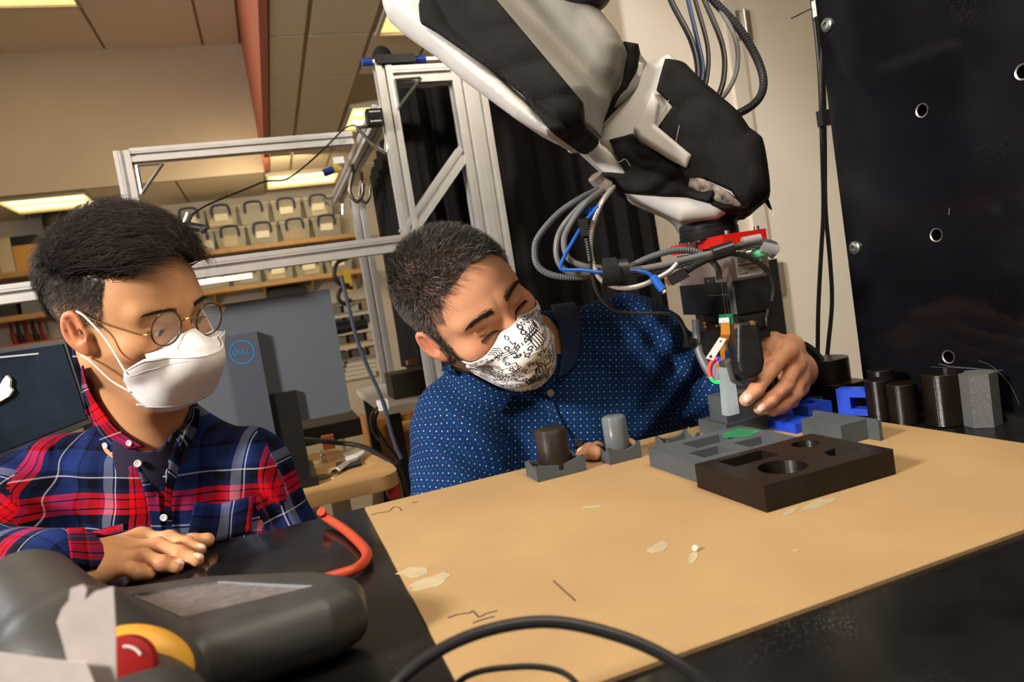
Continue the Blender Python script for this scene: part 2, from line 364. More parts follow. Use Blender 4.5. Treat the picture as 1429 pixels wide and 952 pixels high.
# ================================================================== TABLE, STEEL PANEL, SHEET
blk_top = M('black_steel_top', (.008, .0075, .0075), .16, 0, 14, .5, .04, 50, spec=.30)
def scratchy(m, rough_lo, rough_hi, dust=.10, scale=220, thr=.46):
    nt = m.node_tree; b = nt.nodes['Principled BSDF']; tc = nt.nodes.new('ShaderNodeTexCoord')
    n = nt.nodes.new('ShaderNodeTexNoise'); n.inputs['Scale'].default_value = 5; n.inputs['Detail'].default_value = 6; nt.links.new(tc.outputs['Object'], n.inputs['Vector'])
    mr = nt.nodes.new('ShaderNodeMapRange'); mr.inputs['From Min'].default_value = .35; mr.inputs['From Max'].default_value = .65
    mr.inputs['To Min'].default_value = rough_lo; mr.inputs['To Max'].default_value = rough_hi; nt.links.new(n.outputs['Fac'], mr.inputs['Value']); nt.links.new(mr.outputs[0], b.inputs['Roughness'])
    v = nt.nodes.new('ShaderNodeTexVoronoi'); v.inputs['Scale'].default_value = scale; nt.links.new(tc.outputs['Object'], v.inputs['Vector'])
    n3 = nt.nodes.new('ShaderNodeTexNoise'); n3.inputs['Scale'].default_value = 9; nt.links.new(tc.outputs['Object'], n3.inputs['Vector'])
    spk = math_node(nt, 'LESS_THAN', v.outputs['Distance'], math_node(nt, 'MULTIPLY', math_node(nt, 'MAXIMUM', math_node(nt, 'SUBTRACT', n3.outputs['Fac'], thr), 0), 1.6))
    old = b.inputs['Base Color'].links[0].from_socket
    mx = nt.nodes.new('ShaderNodeMix'); mx.data_type = 'RGBA'; nt.links.new(math_node(nt, 'MULTIPLY', spk, .5), mx.inputs[0]); nt.links.new(old, mx.inputs[6]); mx.inputs[7].default_value = (dust, dust, dust*.9, 1)
    nt.links.new(mx.outputs[2], b.inputs['Base Color'])
scratchy(blk_top, .10, .26, .12, 500, .52)
table = thing('robot_table', 'black glossy steel work table under the tan sheet', 'table', (0, .3, 0))
b = nb(); bx(b, (-1.3, -.45, TT-.04), (.86, .913, TT)); obj('tabletop', b, blk_top, table, bevel=.002)
for x, y in ((-1.2, -.35), (.74, -.35), (-1.2, .8), (.74, .8)):
    b = nb(); bx(b, (x-.04, y-.04, 0), (x+.04, y+.04, TT-.04)); obj('leg', b, blk_top, table, bevel=.003)
# tan hardboard sheet
def sheet_mat():
    m = M('tan_board', (.39, .255, .118), .62, 0, 6, .10, .12, 900); nt = m.node_tree; b = nt.nodes['Principled BSDF']
    tc = nt.nodes.new('ShaderNodeTexCoord'); n = nt.nodes.new('ShaderNodeTexNoise'); n.inputs['Scale'].default_value = 700; nt.links.new(tc.outputs['Object'], n.inputs['Vector'])
    old = b.inputs['Base Color'].links[0].from_socket; mx = nt.nodes.new('ShaderNodeMix'); mx.data_type = 'RGBA'; mx.blend_type = 'MULTIPLY'
    cr = nt.nodes.new('ShaderNodeValToRGB'); cr.color_ramp.elements[0].color = (.78, .78, .78, 1); cr.color_ramp.elements[1].color = (1.1, 1.1, 1.1, 1); nt.links.new(n.outputs['Fac'], cr.inputs['Fac'])
    mx.inputs[0].default_value = 1; nt.links.new(old, mx.inputs[6]); nt.links.new(cr.outputs['Color'], mx.inputs[7]); nt.links.new(mx.outputs[2], b.inputs['Base Color']); return m
SH = TT+.0032
sheet = thing('hardboard_sheet', 'large tan hardboard sheet lying on the black table', 'board', (.39, .6, TT))
b = nb(); bx(b, (.072, .381, TT+.0002), (.706, .9, SH)); obj('board', b, sheet_mat(), sheet)
def blot(name, px, m, z=SH+.0003, th=.0002):
    P = [onz(x, y, z) for x, y in px]; q = nb(); prism(q, [(p[0], p[1], z-th) for p in P], (0, 0, th)); return obj(name, q, m, sheet)
tape = M('dried_tape_residue', (.42, .35, .22), .35, 0, 60, .12)
rg = random.Random(3)
def patch(cx, cy, rx, ry, ang=0, n=14):
    out = []
    for i in range(n):
        t = 2*math.pi*i/n; k = 1+rg.uniform(-.25, .25); x, y = rx*k*math.cos(t), ry*k*math.sin(t); a = math.radians(ang); out.append((cx+x*math.cos(a)-y*math.sin(a), cy+x*math.sin(a)+y*math.cos(a)))
    return out
for c in ((577, 799, 22, 7, -4), (600, 812, 30, 8, -18), (918, 764, 13, 7, -20), (968, 778, 9, 5, -60), (1140, 704, 22, 5, -18), (1103, 714, 12, 3, -25), (1110, 769, 5, 2, -10), (826, 707, 14, 1.6, -4)): blot('tape_mark', patch(*c), tape)
ink = M('pencil_ink', (.10, .06, .05), .7)
def scribble(pts, wd=.0007):
    q = nb(); P = [onz(x, y, SH) for x, y in pts]; tube(q, [(p[0], p[1], SH+.0001) for p in P], wd, n=5, sm=2); obj('pencil_mark', q, ink, sheet)
scribble([(625, 863), (640, 858), (655, 856), (660, 853), (668, 862), (678, 857), (694, 853)]); scribble([(660, 870), (678, 864), (690, 861)])
scribble([(772, 811), (786, 824), (803, 839)]); scribble([(518, 719), (530, 716), (543, 714), (549, 708), (557, 709), (560, 713)]); scribble([(575, 702), (583, 701)])
p = onz(971, 769, SH); q = nb(); bmesh.ops.create_icosphere(q, subdivisions=2, radius=.0028, matrix=Matrix.Translation((p[0], p[1], SH+.0022)))
tag(obj('crumb', q, M('white_crumb', (.85, .72, .55), .7), smooth=True), 'tiny pale crumb lying on the tan sheet', 'crumb')
# upright black steel panel on the right, facing the table
pan_mat = M('black_panel_paint', (.005, .005, .007), .22, 0, 5, .4, .05, 90, spec=.22); scratchy(pan_mat, .07, .20, .04, 500, .55)
pan = thing('machine_guard', 'tall glossy black steel panel standing at the right of the table', 'panel', (.81, .1, TT))
holes = [onx(1287, 154, .8), onx(1307, 328, .8), onx(1324, 498, .8), onx(1428, 100, .8)]
bolts = [onx(1155, 35, .8), onx(1194, 346, .8)]
def drill(box0, box1, cuts):
    base = nb(); bx(base, box0, box1); me = bpy.data.meshes.new('t'); base.to_mesh(me); base.free(); o = bpy.data.objects.new('t', me); COL.objects.link(o)
    cut = nb()
    for a, b_, r in cuts: cyl(cut, a, b_, r, n=28)
    bmesh.ops.recalc_face_normals(cut, faces=cut.faces); mc = bpy.data.meshes.new('c'); cut.to_mesh(mc); cut.free(); oc = bpy.data.objects.new('c', mc); COL.objects.link(oc)
    md = o.modifiers.new('b', 'BOOLEAN'); md.operation = 'DIFFERENCE'; md.object = oc; md.solver = 'EXACT'; bpy.context.view_layer.update()
    res = bpy.data.meshes.new_from_object(o.evaluated_get(bpy.context.evaluated_depsgraph_get())); bm = nb(); bm.from_mesh(res); bpy.data.objects.remove(o); bpy.data.objects.remove(oc); return bm
obj('plate', drill((.8, -.35, TT+.001), (.82, .822, 1.95), [((.79, h[1], h[2]), (.83, h[1], h[2]), .0075) for h in holes]), pan_mat, pan)
b = nb(); bx(b, (.82, -.35, TT+.001), (.83, .822, 1.95)); obj('backing', b, pan_mat, pan)
for h in holes:
    q = nb(); x, y, z = h; lathe(q, (.7996, y, z), [(.0072, 0), (.0088, -.0006), (.0088, 0)], ax=(1, 0, 0), n=24); obj('hole_rim', q, M('bare_steel', (.45, .43, .42), .35, .9), pan, smooth=True)
for h in bolts:
    q = nb(); lathe(q, (.80, h[1], h[2]), [(.010, 0), (.0095, -.003), (.006, -.005), (.0042, -.005), (.0042, -.002), (0, -.002)], ax=(1, 0, 0), n=20); obj('bolt', q, M('bolt_steel', (.30, .29, .28), .3, .9), pan, smooth=True)
scr = M('scratch', (.10, .10, .11), .5)
def scratch(px, wd):
    q = nb(); tube(q, [onx(x, y, .7998) for x, y in px], wd, n=4, sm=4); obj('scratch', q, scr, pan)
scratch([(1365, 503), (1385, 512), (1408, 535), (1423, 565)], .0002); scratch([(1324, 300), (1325, 290)], .0006); scratch([(1300, 512), (1345, 514), (1400, 517)], .0002); scratch([(1310, 508), (1330, 512), (1368, 515)], .0004)
b = nb(); bx(b, (.782, -.35, TT), (.80, .80, TT+.008)); obj('bottom_flange', b, blk_top, pan)
# ------------------------------------------------------------------ printed blocks
grey_p = Mprint('grey_print', (.070, .083, .090), .45); dark_p = Mprint('dark_brown_print', (.010, .007, .005), .34, var=.25)
blue_p = Mprint('blue_print', (.012, .06, .55), .35); blackgl = Mprint('black_gloss_print', (.007, .0045, .0035), .24, var=.3)
def board_with_holes(name, x0, x1, y0, y1, z0, z1, holes, m, label, zfloor=None):
    """block whose sockets are real recesses; holes: list of closed polygons (xy)"""
    base = nb(); bx(base, (x0, y0, z0), (x1, y1, z1)); me = bpy.data.meshes.new('t'); base.to_mesh(me); base.free()
    o = bpy.data.objects.new('t', me); COL.objects.link(o); cut = nb()
    for h in holes: prism(cut, [(x, y, z0+.003) for x, y in h], (0, 0, z1-z0+.01))
    bmesh.ops.recalc_face_normals(cut, faces=cut.faces)
    mc = bpy.data.meshes.new('c'); cut.to_mesh(mc); cut.free(); oc = bpy.data.objects.new('c', mc); COL.objects.link(oc)
    md = o.modifiers.new('b', 'BOOLEAN'); md.operation = 'DIFFERENCE'; md.object = oc; md.solver = 'EXACT'
    bpy.context.view_layer.update(); dg = bpy.context.evaluated_depsgraph_get(); res = bpy.data.meshes.new_from_object(o.evaluated_get(dg))
    bm = nb(); bm.from_mesh(res); bpy.data.objects.remove(o); bpy.data.objects.remove(oc)
    return bm
def rectp(a, b, c, d): return [(a, b), (c, b), (c, d), (a, d)]
def circ(x, y, r, n=40): return [(x+r*math.cos(2*math.pi*i/n), y+r*math.sin(2*math.pi*i/n)) for i in range(n)]
def single(name, bm, m, label, cat, group=None, **k): return tag(obj(name, bm, m, **k), label, cat, group)
Z0 = SH+.0002
single('socket_board', board_with_holes('g', .406, .541, .657, .768, Z0, Z0+.0225, [rectp(.443, .717, .497, .751), rectp(.424, .675, .463, .706), rectp(.481, .670, .520, .700)], grey_p, ''), grey_p,
       'grey printed board with rectangular sockets behind the dark board', 'socket board', bevel=0)
t = nb(); P = [onz(x, y, Z0+.0228) for x, y in ((1005, 606), (1030, 598), (1062, 601), (1046, 609), (1012, 611))]; prism(t, [(p[0], p[1], Z0+.0226) for p in P], (0, 0, .0002))
obj('green_tape', t, M('green_film', (.02, .20, .08), .4, 0, 60, .3), bpy.data.objects['socket_board'])
single('socket_board', board_with_holes('d', .397, .552, .5405, .6525, Z0, Z0+.0255, [rectp(.418, .611, .474, .641), circ(.447, .575, .0235), circ(.5175, .623, .0140), [(.500, .569), (.511, .557), (.528, .558), (.537, .570), (.523, .586), (.506, .584)]], dark_p, ''), dark_p,
       'dark brown printed board with round and hexagonal sockets', 'socket board')
# T shaped grey block to the right
b = nb(); bx(b, (.598, .657, Z0), (.637, .722, Z0+.024)); bx(b, (.6365, .640, Z0), (.6415, .745, Z0+.024)); single('shape_block', b, grey_p, 'low grey printed block with a thin side plate behind the dark board', 'printed block')
# grey upright block with the wide base beneath the peg
b = nb(); bx(b, (.5405, .797, Z0), (.606, .862, Z0+.019)); base_b = obj('base', b, grey_p, None)
ub = thing('shape_block', 'tall grey printed block on a square base under the gripper', 'printed block', (.573, .83, Z0)); base_b.parent = ub; base_b.location = base_b.location - ub.location
b = nb(); bx(b, (.5485, .805, Z0+.019), (.598, .843, Z0+.054)); obj('upright', b, grey_p, ub)
# peg holders: box with a scooped rim and a round peg
def holder(x0, x1, y0, y1, h, px, py, r, ph, pegm, label, label2, scoop, peg=True, tilt=0):
    n = 24; bm = nb(); th = .004
    def wall(p, q):                                   # scooped wall between two xy points
        p = np.array(p); q = np.array(q); d = q-p; L = np.linalg.norm(d); nrm = np.array([-d[1], d[0]])/L*th
        top = []
        for i in range(n+1):
            t = i/n; u = abs(t-.5)*2; dip = scoop*max(0, 1-(u/.80)**2)**.8 if scoop else 0; top.append((t, h-dip))
        A = [(*(p+d*t), Z0+z) for t, z in top]; poly = [(*p, Z0)]+A+[(*q, Z0)]
        prism(bm, poly, (nrm[0], nrm[1], 0))
    g_ = .0004; wall((x0, y0), (x1, y0)); wall((x1-g_, y0+g_), (x1-g_, y1-g_)); wall((x1, y1), (x0, y1)); wall((x0+g_, y1-g_), (x0+g_, y0+g_))
    bx(bm, (x0+.001, y0+.001, Z0), (x1-.001, y1-.001, Z0+h*.35)); single('peg_holder', bm, grey_p, label, 'peg holder')
    if peg:
        q = nb(); z = Z0+h*.35+.0002; lathe(q, (px, py, z), [(0, 0), (r-.001, 0), (r, .001), (r, ph-.004), (r-.0012, ph-.0015), (r-.004, ph), (0, ph)], n=48); single('peg', q, pegm, label2, 'peg', smooth=True, sharp=60)
holder(.276, .343, .818, .859, .020, .3095, .8385, .0208, .052, Mprint('brown_print', (.024, .017, .013), .4, var=.2), 'low grey holder box under the dark brown cylinder', 'dark brown printed cylinder standing in a grey holder box', .0045)
holder(.374, .4205, .814, .851, .021, .3975, .8335, .0160, .050, Mprint('grey_gloss_print', (.13, .15, .16), .22), 'small grey holder box under the grey cylinder', 'light grey glossy cylinder standing in a scooped grey holder box', .007)
holder(.447, .494, .788, .822, .020, 0, 0, 0, 0, grey_p, 'empty grey holder box with scooped rim behind the grey board', '', .007, peg=False)
# blue blocks
b = nb(); bx(b, (.607, .745, Z0), (.645, .812, Z0+.012)); single('shape_block', b, blue_p, 'low blue printed slab between the tall grey block and the thin-plated block', 'printed block', bevel=.0008)
def frustum(bm, x0, x1, y0, y1, z0, z1, inset):
    hexa(bm, [(x0+inset, y0+inset, z0), (x1-inset, y0+inset, z0), (x1-inset, y1-inset, z0), (x0+inset, y1-inset, z0), (x0, y0, z1), (x1, y0, z1), (x1, y1, z1), (x0, y1, z1)])
def framed(x0, x1, y0, y1, h, w_, m, label, inset=.004):
    bm = nb()
    for a in ((x0, x1, y0, y0+w_), (x0, x1, y1-w_, y1), (x0, x0+w_, y0+w_, y1-w_), (x1-w_, x1, y0+w_, y1-w_)): bx(bm, (a[0], a[2], Z0+.005), (a[1], a[3], Z0+h))
    frustum(bm, x0, x1, y0, y1, Z0, Z0+.005, inset); single('shape_block', bm, m, label, 'printed block')
framed(.662, .702, .782, .824, .021, .012, blue_p, 'small blue printed block with a square socket behind the grey block')
# blue arch standing on its side
PA = [(0, 0), (.062, 0), (.062, .022), (.046, .036), (0, .036)]; PH = [(.018, .010), (.038, .010), (.038, .023), (.018, .023)]
bm = nb(); o3 = np.array([.708, .778, Z0]); ax1 = np.array([.33, -.944, 0]); ax2 = np.array([0, 0, 1.]); ax3 = np.array([.944, .33, 0])*.018
def P3(u, v, k=0): return o3+ax1*u+ax2*v+ax3*k
outer = [(0, 0), (.030, 0), (.062, 0), (.062, .022), (.046, .034), (.028, .036), (0, .036), (0, .018)]; inner = [(.018, .009), (.030, .009), (.042, .009), (.042, .018), (.042, .025), (.028, .025), (.018, .025), (.018, .018)]
vo = [[bm.verts.new(P3(*p, k)) for p in outer] for k in (0, 1)]; vi = [[bm.verts.new(P3(*p, k)) for p in inner] for k in (0, 1)]
for i in range(8):
    j = (i+1) % 8
    bm.faces.new((vo[0][i], vo[0][j], vi[0][j], vi[0][i])); bm.faces.new((vo[1][i], vi[1][i], vi[1][j], vo[1][j])); bm.faces.new((vo[0][i], vo[1][i], vo[1][j], vo[0][j])); bm.faces.new((vi[0][i], vi[0][j], vi[1][j], vi[1][i]))
single('shape_block', bm, blue_p, 'bright blue printed block with a square window and slanted corner', 'printed block')
# black cylinders and hexagon near the panel
def can(x, y, r, h, m, label, z=TT+.0004, n=48):
    q = nb(); lathe(q, (x, y, z), [(0, 0), (r-.001, 0), (r, .001), (r, h-.001), (r-.001, h), (0, h)], n=n); single('peg', q, m, label, 'peg', smooth=True, sharp=40)
can(.724, .720, .0165, .054, blackgl, 'glossy black cylinder at the left of the pair beside the blue block')
can(.726, .686, .0175, .051, blackgl, 'glossy black cylinder standing right in front of another black cylinder')
can(.756, .745, .0165, .060, blackgl, 'black cylinder mostly hidden behind the pair of black cylinders')
can(.748, .646, .0235, .063, blackgl, 'tall thick glossy black cylinder beside the grey hexagonal prism')
q = nb(); hexp = [(.7605+.0200*math.cos(math.radians(a+12)), .6105+.0200*math.sin(math.radians(a+12)), TT+.0004) for a in range(0, 360, 60)]; prism(q, hexp, (0, 0, .062)); single('peg', q, M('grey_speckled_print', (.10, .10, .10), .55, 0, 900, .5, .3, 900), 'speckled grey hexagonal prism standing against the black panel', 'peg', bevel=.0008)
b = nb(); bx(b, (.732, .80, TT+.0004), (.79, .895, TT+.036)); single('shape_block', b, blackgl, 'black rectangular printed block carrying the wide black disc', 'printed block', bevel=.001)
can(.762, .849, .031, .034, blackgl, 'wide black disc lying on the black rectangular block', z=TT+.0364)
# ================================================================== ALUMINIUM FRAME
alu = M('aluminium_profile', (.60, .59, .57), .38, .65, 30, .05)
blackcloth = M('black_curtain_cloth', (.0035, .003, .003), .95, 0, 20, .3, .4, 400)
black_pl = M('black_plastic', (.011, .010, .010), .4, 0, 30, .2)
fr = thing('aluminium_frame', 'tall silver aluminium profile frame behind the two men', 'frame', (.36, 1.65, 0))
def extr(a, b, xd, wx, wy, nx=1, ny=1, name='profile_bar', parent=fr):
    """T-slot bar from a to b; xd = direction of the wx side"""
    a = np.array(a, float); b = np.array(b, float); z = (b-a)/np.linalg.norm(b-a); x = np.array(xd, float); x -= z*(x@z); x /= np.linalg.norm(x); y = np.cross(z, x)
    pts = []
    def side(p0, p1, inn, n):
        p0 = np.array(p0); p1 = np.array(p1); d = (p1-p0)/n; L = np.linalg.norm(d); u = d/L; out = [p0]
        for i in range(n):
            c = p0+d*(i+.5); g = L*.11
            out += [c-u*(g+L*.13), c-u*(g+L*.13)+np.array(inn)*.0012, c-u*g+np.array(inn)*.0012, c-u*g+np.array(inn)*.010, c+u*g+np.array(inn)*.010, c+u*g+np.array(inn)*.0012, c+u*(g+L*.13)+np.array(inn)*.0012, c+u*(g+L*.13)]
        return out
    hx, hy = wx/2, wy/2
    pts = side((-hx, -hy), (hx, -hy), (0, 1), nx)+side((hx, -hy), (hx, hy), (-1, 0), ny)+side((hx, hy), (-hx, hy), (0, -1), nx)+side((-hx, hy), (-hx, -hy), (1, 0), ny)
    bm = nb(); prism(bm, [a+x*p[0]+y*p[1] for p in pts], b-a); return obj(name, bm, alu, parent)
X_, Y_, Z_ = (1, 0, 0), (0, 1, 0), (0, 0, 1)
extr((.342, 1.65, 0), (.342, 1.65, 1.70), X_, .037, .037)                 # middle upright
extr((.538, 1.65, 0), (.538, 1.65, 1.72), X_, .080, .04, 2, 1)            # broad right upright
extr((.3605, 1.65, 1.672), (.498, 1.65, 1.672), Z_, .04, .04)             # top cross bar
extr((-.27, 2.0, 0), (-.27, 2.0, 1.638), X_, .037, .037)                  # left upright
extr((-.2515, 2.0, 1.625), (.30, 2.0, 1.625), Z_, .034, .034)             # upper long bar
extr((.325, 1.672, 1.600), (.325, 2.80, 1.600), Z_, .040, .034)           # receding bar
extr((.402, 2.83, 0), (.402, 2.83, 1.60), X_, .055, .04)                  # far upright
extr((-.62, 1.612, 1.289), (.372, 1.612, 1.289), Z_, .036, .032)          # lower long bar
p, q = ony(566, 328, 1.65), ony(646, 213, 1.65); extr(p, q, Y_, .036, .036, name='brace_bar')
b = nb(); p, q = ony(281, 394, 1.6), ony(352, 383, 1.6); bx(b, (p[0]-.1, 1.60, p[2]-.006), (q[0], 1.61, p[2]+.006)); obj('label_strip', b, M('white_strip', (.8, .8, .8), .5), fr)
chrome = M('polished_steel', (.6, .6, .6), .25, 1)
def bracket(px, Y, r=.0042, y2=None):
    bm = nb(); P = [ony(x, y, Y) for x, y in px]
    for i in range(len(P)): cyl(bm, P[i], P[(i+1) % len(P)], r, n=8)
    obj('corner_bracket', bm, chrome, fr, smooth=True)
bracket([(191, 231), (227, 228), (198, 270)], 1.975); bracket([(551, 112), (587, 109), (557, 149)], 1.625); bracket([(498, 178), (541, 174), (538, 213), (521, 203)], 1.66)
bracket([(451, 277), (478, 276), (478, 300)], 2.78)
# ------------------------------------------------------------------ curtains
def curtain(p0, p1, z0, z1, label, amp=.018, waves=9, n=90):
    bm = nb(); p0 = np.array(p0); p1 = np.array(p1); d = p1-p0; nr = np.array([-d[1], d[0]])/np.linalg.norm(d); rows = []
    for j in range(12):
        z = z0+(z1-z0)*j/11; k = 1.3-.7*j/11; row = []
        for i in range(n+1):
            t = i/n; o_ = amp*k*(math.sin(t*waves*6.28+.8*math.sin(t*5+z*2))+.5*math.sin(t*waves*15+2*z)); pp = p0+d*t+nr*o_; row.append(bm.verts.new((pp[0], pp[1], z)))
        rows.append(row)
    for A, B in zip(rows[:-1], rows[1:]):
        for i in range(n): bm.faces.new((A[i], A[i+1], B[i+1], B[i]))
    g = bmesh.ops.extrude_face_region(bm, geom=bm.faces[:]); bmesh.ops.translate(bm, verts=[v for v in g['geom'] if isinstance(v, bmesh.types.BMVert)], vec=(nr[0]*.003, nr[1]*.003, 0))
    return tag(obj('curtain', bm, blackcloth, smooth=True), label, 'curtain')
rx = ony(915, 300, 1.80)[0]
curtain((.37, 1.79), (rx, 1.80), .25, 1.69, 'black curtain hanging behind the man in the blue shirt and the robot arm')
curtain((.40, 1.86), (.455, 2.74), .93, 1.66, 'black side curtain between the silver uprights', .010, 6)
# ------------------------------------------------------------------ things clamped on the frame
blue_gl = M('blue_rubber', (.02, .05, .30), .4)
def boxpx(bm, c, sx, sy, sz, rotv=0): bx(bm, np.array(c)-np.array([sx, sy, sz])/2, np.array(c)+np.array([sx, sy, sz])/2)
t0 = ony(550, 86, 1.64); cl = thing('bar_clamp', 'black and blue quick clamp lying on top of the aluminium frame', 'clamp', (t0[0], 1.64, 1.694))
L0, L1 = ony(506, 83, 1.64), ony(600, 86, 1.64); z = 1.706
q = nb(); bx(q, (L0[0]+.01, 1.637, z-.003), (L1[0]+.04, 1.643, z+.004)); obj('bar', q, chrome, cl)
q = nb(); bx(q, (ony(523, 80, 1.64)[0], 1.625, z-.009), (ony(577, 80, 1.64)[0], 1.655, z+.010)); obj('body', q, black_pl, cl, bevel=.003)
for a, c in ((505, 519), (574, 594)):
    q = nb(); cyl(q, (ony(a, 84, 1.64)[0], 1.64, z), (ony(c, 84, 1.64)[0], 1.64, z), .009, n=12); obj('grip', q, blue_gl, cl, smooth=True)
q = nb(); c = ony(535, 74, 1.64); bmesh.ops.create_uvsphere(q, u_segments=20, v_segments=12, radius=1, matrix=Matrix.Translation((c[0], 1.66, z+.012))@Matrix.Diagonal((.024, .018, .030, 1)))
tag(obj('knit_pouch', q, M('black_wool', (.012, .012, .012), .95, 0, 60, .4, .6, 300), smooth=True), 'black woolly pouch sitting over the clamp on the frame corner', 'pouch')
c = ony(524, 161, 1.60); q = nb(); sb = thing('sensor_box', 'small black box with white print on the end of the receding bar', 'sensor', (c[0], 1.62, c[2]-.02))
boxpx(q, (c[0], 1.62, c[2]), .036, .03, .034); obj('case', q, black_pl, sb, bevel=.002)
for dz in (.010, -.011):
    for k in range(7):
        q = nb(); bx(q, (c[0]-.012+k*.0036, 1.6035, c[2]+dz-.0015), (c[0]-.0095+k*.0036, 1.6045, c[2]+dz+.0015)); obj('print_mark', q, M('white_print', (.7, .7, .7), .5), sb)
q = nb(); cyl(q, (c[0]-.004, 1.6042, c[2]), (c[0]-.004, 1.602, c[2]), .004); obj('lens', q, M('dark_lens', (.03, .03, .03), .1), sb)
# spring clamp and hose clamps
c = ony(464, 230, 2.2); sc_ = thing('spring_clamp', 'small clamp with a blue handle and yellow pad hanging at the receding bar', 'clamp', c)
q = nb(); boxpx(q, (c[0]+.02, 2.2, c[2]+.01), .03, .02, .02); obj('white_block', q, M('white_plastic', (.7, .7, .68), .4), sc_, bevel=.002)
q = nb(); cyl(q, (c[0]-.03, 2.2, c[2]-.022), (c[0]+.0, 2.2, c[2]-.015), .011, n=12); obj('handle', q, blue_gl, sc_, smooth=True)
q = nb(); boxpx(q, (c[0]+.008, 2.2, c[2]-.012), .016, .016, .024); obj('pad', q, M('yellow_plastic', (.6, .4, .03), .4), sc_)
for i, (cx, cy, s) in enumerate(((500, 262, 1), (511, 268, .8))):
    c = ony(cx, cy, 1.9); q = nb(); P = [c+np.array([dx, 0, dz])*s*.8 for dx, dz in ((-.010, .05), (-.022, .02), (-.030, -.015), (-.012, -.045), (.010, -.020), (.016, .012))]; tube(q, P, .0055*s, n=8, sm=3)
    cyl(q, P[0], P[0]+np.array([0, -.01, .02]), .005); tag(obj('c_clamp', q, M('dark_clamp_steel', (.16, .14, .12), .35, .9), smooth=True), ['larger steel clamp hanging in front of the black side curtain', 'smaller steel clamp hooked beside the larger one by the side curtain'][i], 'clamp')
# webcam with its cable
c = W(262, 313, 1.55); wc = thing('webcam', 'small black camera on a short mount above the head of the man in plaid', 'camera', c)
q = nb(); cyl(q, W(238, 312, 1.55), W(284, 319, 1.55), .0115, .009, n=16); obj('body', q, black_pl, wc, smooth=True)
q = nb(); cyl(q, W(258, 313, 1.55), W(264, 298, 1.55), .009, n=12); obj('mount', q, chrome, wc, smooth=True)
q = nb(); cyl(q, W(283, 319, 1.548), W(286, 322, 1.548), .0095, n=16); obj('lens', q, M('lens_glass', (.05, .05, .06), .05), wc, smooth=True)
q = nb(); tube(q, [W(262, 330, 1.56), W(262, 345, 1.57), W(262, 372, 1.6)], .005); obj('bracket', q, black_pl, wc)
q = nb(); tube(q, [W(263, 303, 1.55), W(290, 286, 1.6), W(345, 263, 1.7), W(372, 253, 1.75), W(400, 250, 1.8), W(430, 228, 1.85), W(458, 202, 1.9), W(480, 180, 1.9), W(495, 175, 1.85), W(500, 185, 1.8)], .0022)
tag(obj('camera_cable', q, black_pl, smooth=True), 'thin black cable looping from the small camera up to the frame corner', 'cable')
# ================================================================== BACK OF THE ROOM
wood = M('shelf_wood', (.40, .24, .10), .5, 0, 12, .12); YSH = 7.75
def board(name, p0, p1, y0, y1, th, m, parent=None, **k):
    q = nb(); bx(q, (min(p0, p1), y0, k['z']-th), (max(p0, p1), y1, k['z'])); return obj(name, q, m, parent)
s1z = (ony(279, 350, YSH)[2]+ony(484, 327, YSH)[2])/2; s2z = ony(380, 392, YSH)[2]
xa, xb = ony(250, 352, YSH)[0], ony(516, 325, YSH)[0]
for z_, lab in ((s1z, 'upper wooden shelf carrying two rows of clear boxes'), (s2z, 'lower wooden shelf under the clear boxes')):
    t = thing('wall_shelf', lab, 'shelf', ((xa+xb)/2, YW, z_-.05)); q = nb(); bx(q, (xa-.1, YSH, z_-.045), (xb, YW, z_)); obj('board', q, wood, t)
    for k in range(4):
        x = xa+(xb-xa)*(.12+.26*k); q = nb(); prism(q, [(x, YW, z_-.045), (x, YSH+.05, z_-.045), (x, YW, z_-.20)], (.02, 0, 0)); obj('bracket', q, wood, t)
clear = M('clear_plastic', (.62, .60, .50), .25, 0, 5, .05, alpha=.38); clearlid = M('clear_lid', (.60, .58, .50), .3, alpha=.55)
navy = M('navy_handle', (.03, .04, .10), .4)
def tub(cx, z0, w_, h, y0, y1, label, seed, group):
    rg = random.Random(seed); t = thing('storage_tub', label, 'box', (cx, (y0+y1)/2, z0), group)
    b_ = nb(); i = .02; hexa(b_, [(cx-w_/2+i, y0+i, z0), (cx+w_/2-i, y0+i, z0), (cx+w_/2-i, y1, z0), (cx-w_/2+i, y1, z0), (cx-w_/2+.005, y0+.005, z0+h*.88), (cx+w_/2-.005, y0+.005, z0+h*.88), (cx+w_/2-.005, y1, z0+h*.88), (cx-w_/2+.005, y1, z0+h*.88)]); obj('tub', b_, clear, t)
    b_ = nb(); bx(b_, (cx-w_/2, y0, z0+h*.88), (cx+w_/2, y1, z0+h*.97)); obj('lid', b_, clearlid, t, bevel=.006)
    b_ = nb(); hw = w_*.28; tube(b_, [(cx-hw, y0-.012, z0+h*.50), (cx-hw*.96, y0-.018, z0+h*.86), (cx-hw*.6, y0-.02, z0+h*1.0), (cx+hw*.6, y0-.02, z0+h*1.0), (cx+hw*.96, y0-.018, z0+h*.86), (cx+hw, y0-.012, z0+h*.50)], .013, n=6, sm=3); obj('handle', b_, navy, t, smooth=True)
    b_ = nb(); cx2 = cx+rg.uniform(-.03, .03); ww = w_*rg.uniform(.4, .75); bx(b_, (cx2-ww/2, y0+.03, z0+.02), (cx2+ww/2, y1-.1, z0+h*rg.uniform(.35, .7)))
    col = rg.choice([(.55, .45, .28), (.12, .12, .14), (.7, .66, .5), (.3, .12, .05), (.25, .28, .32), (.65, .55, .2)]); obj('contents', b_, M('contents_%d' % int(col[0]*100), col, .6), t)
    if rg.random() < .6: b_ = nb(); bx(b_, (cx-.07, y0+.004, z0+h*.3), (cx+.06, y0+.008, z0+h*.62)); obj('paper_label', b_, M('paper', (.75, .72, .62), .7), t)
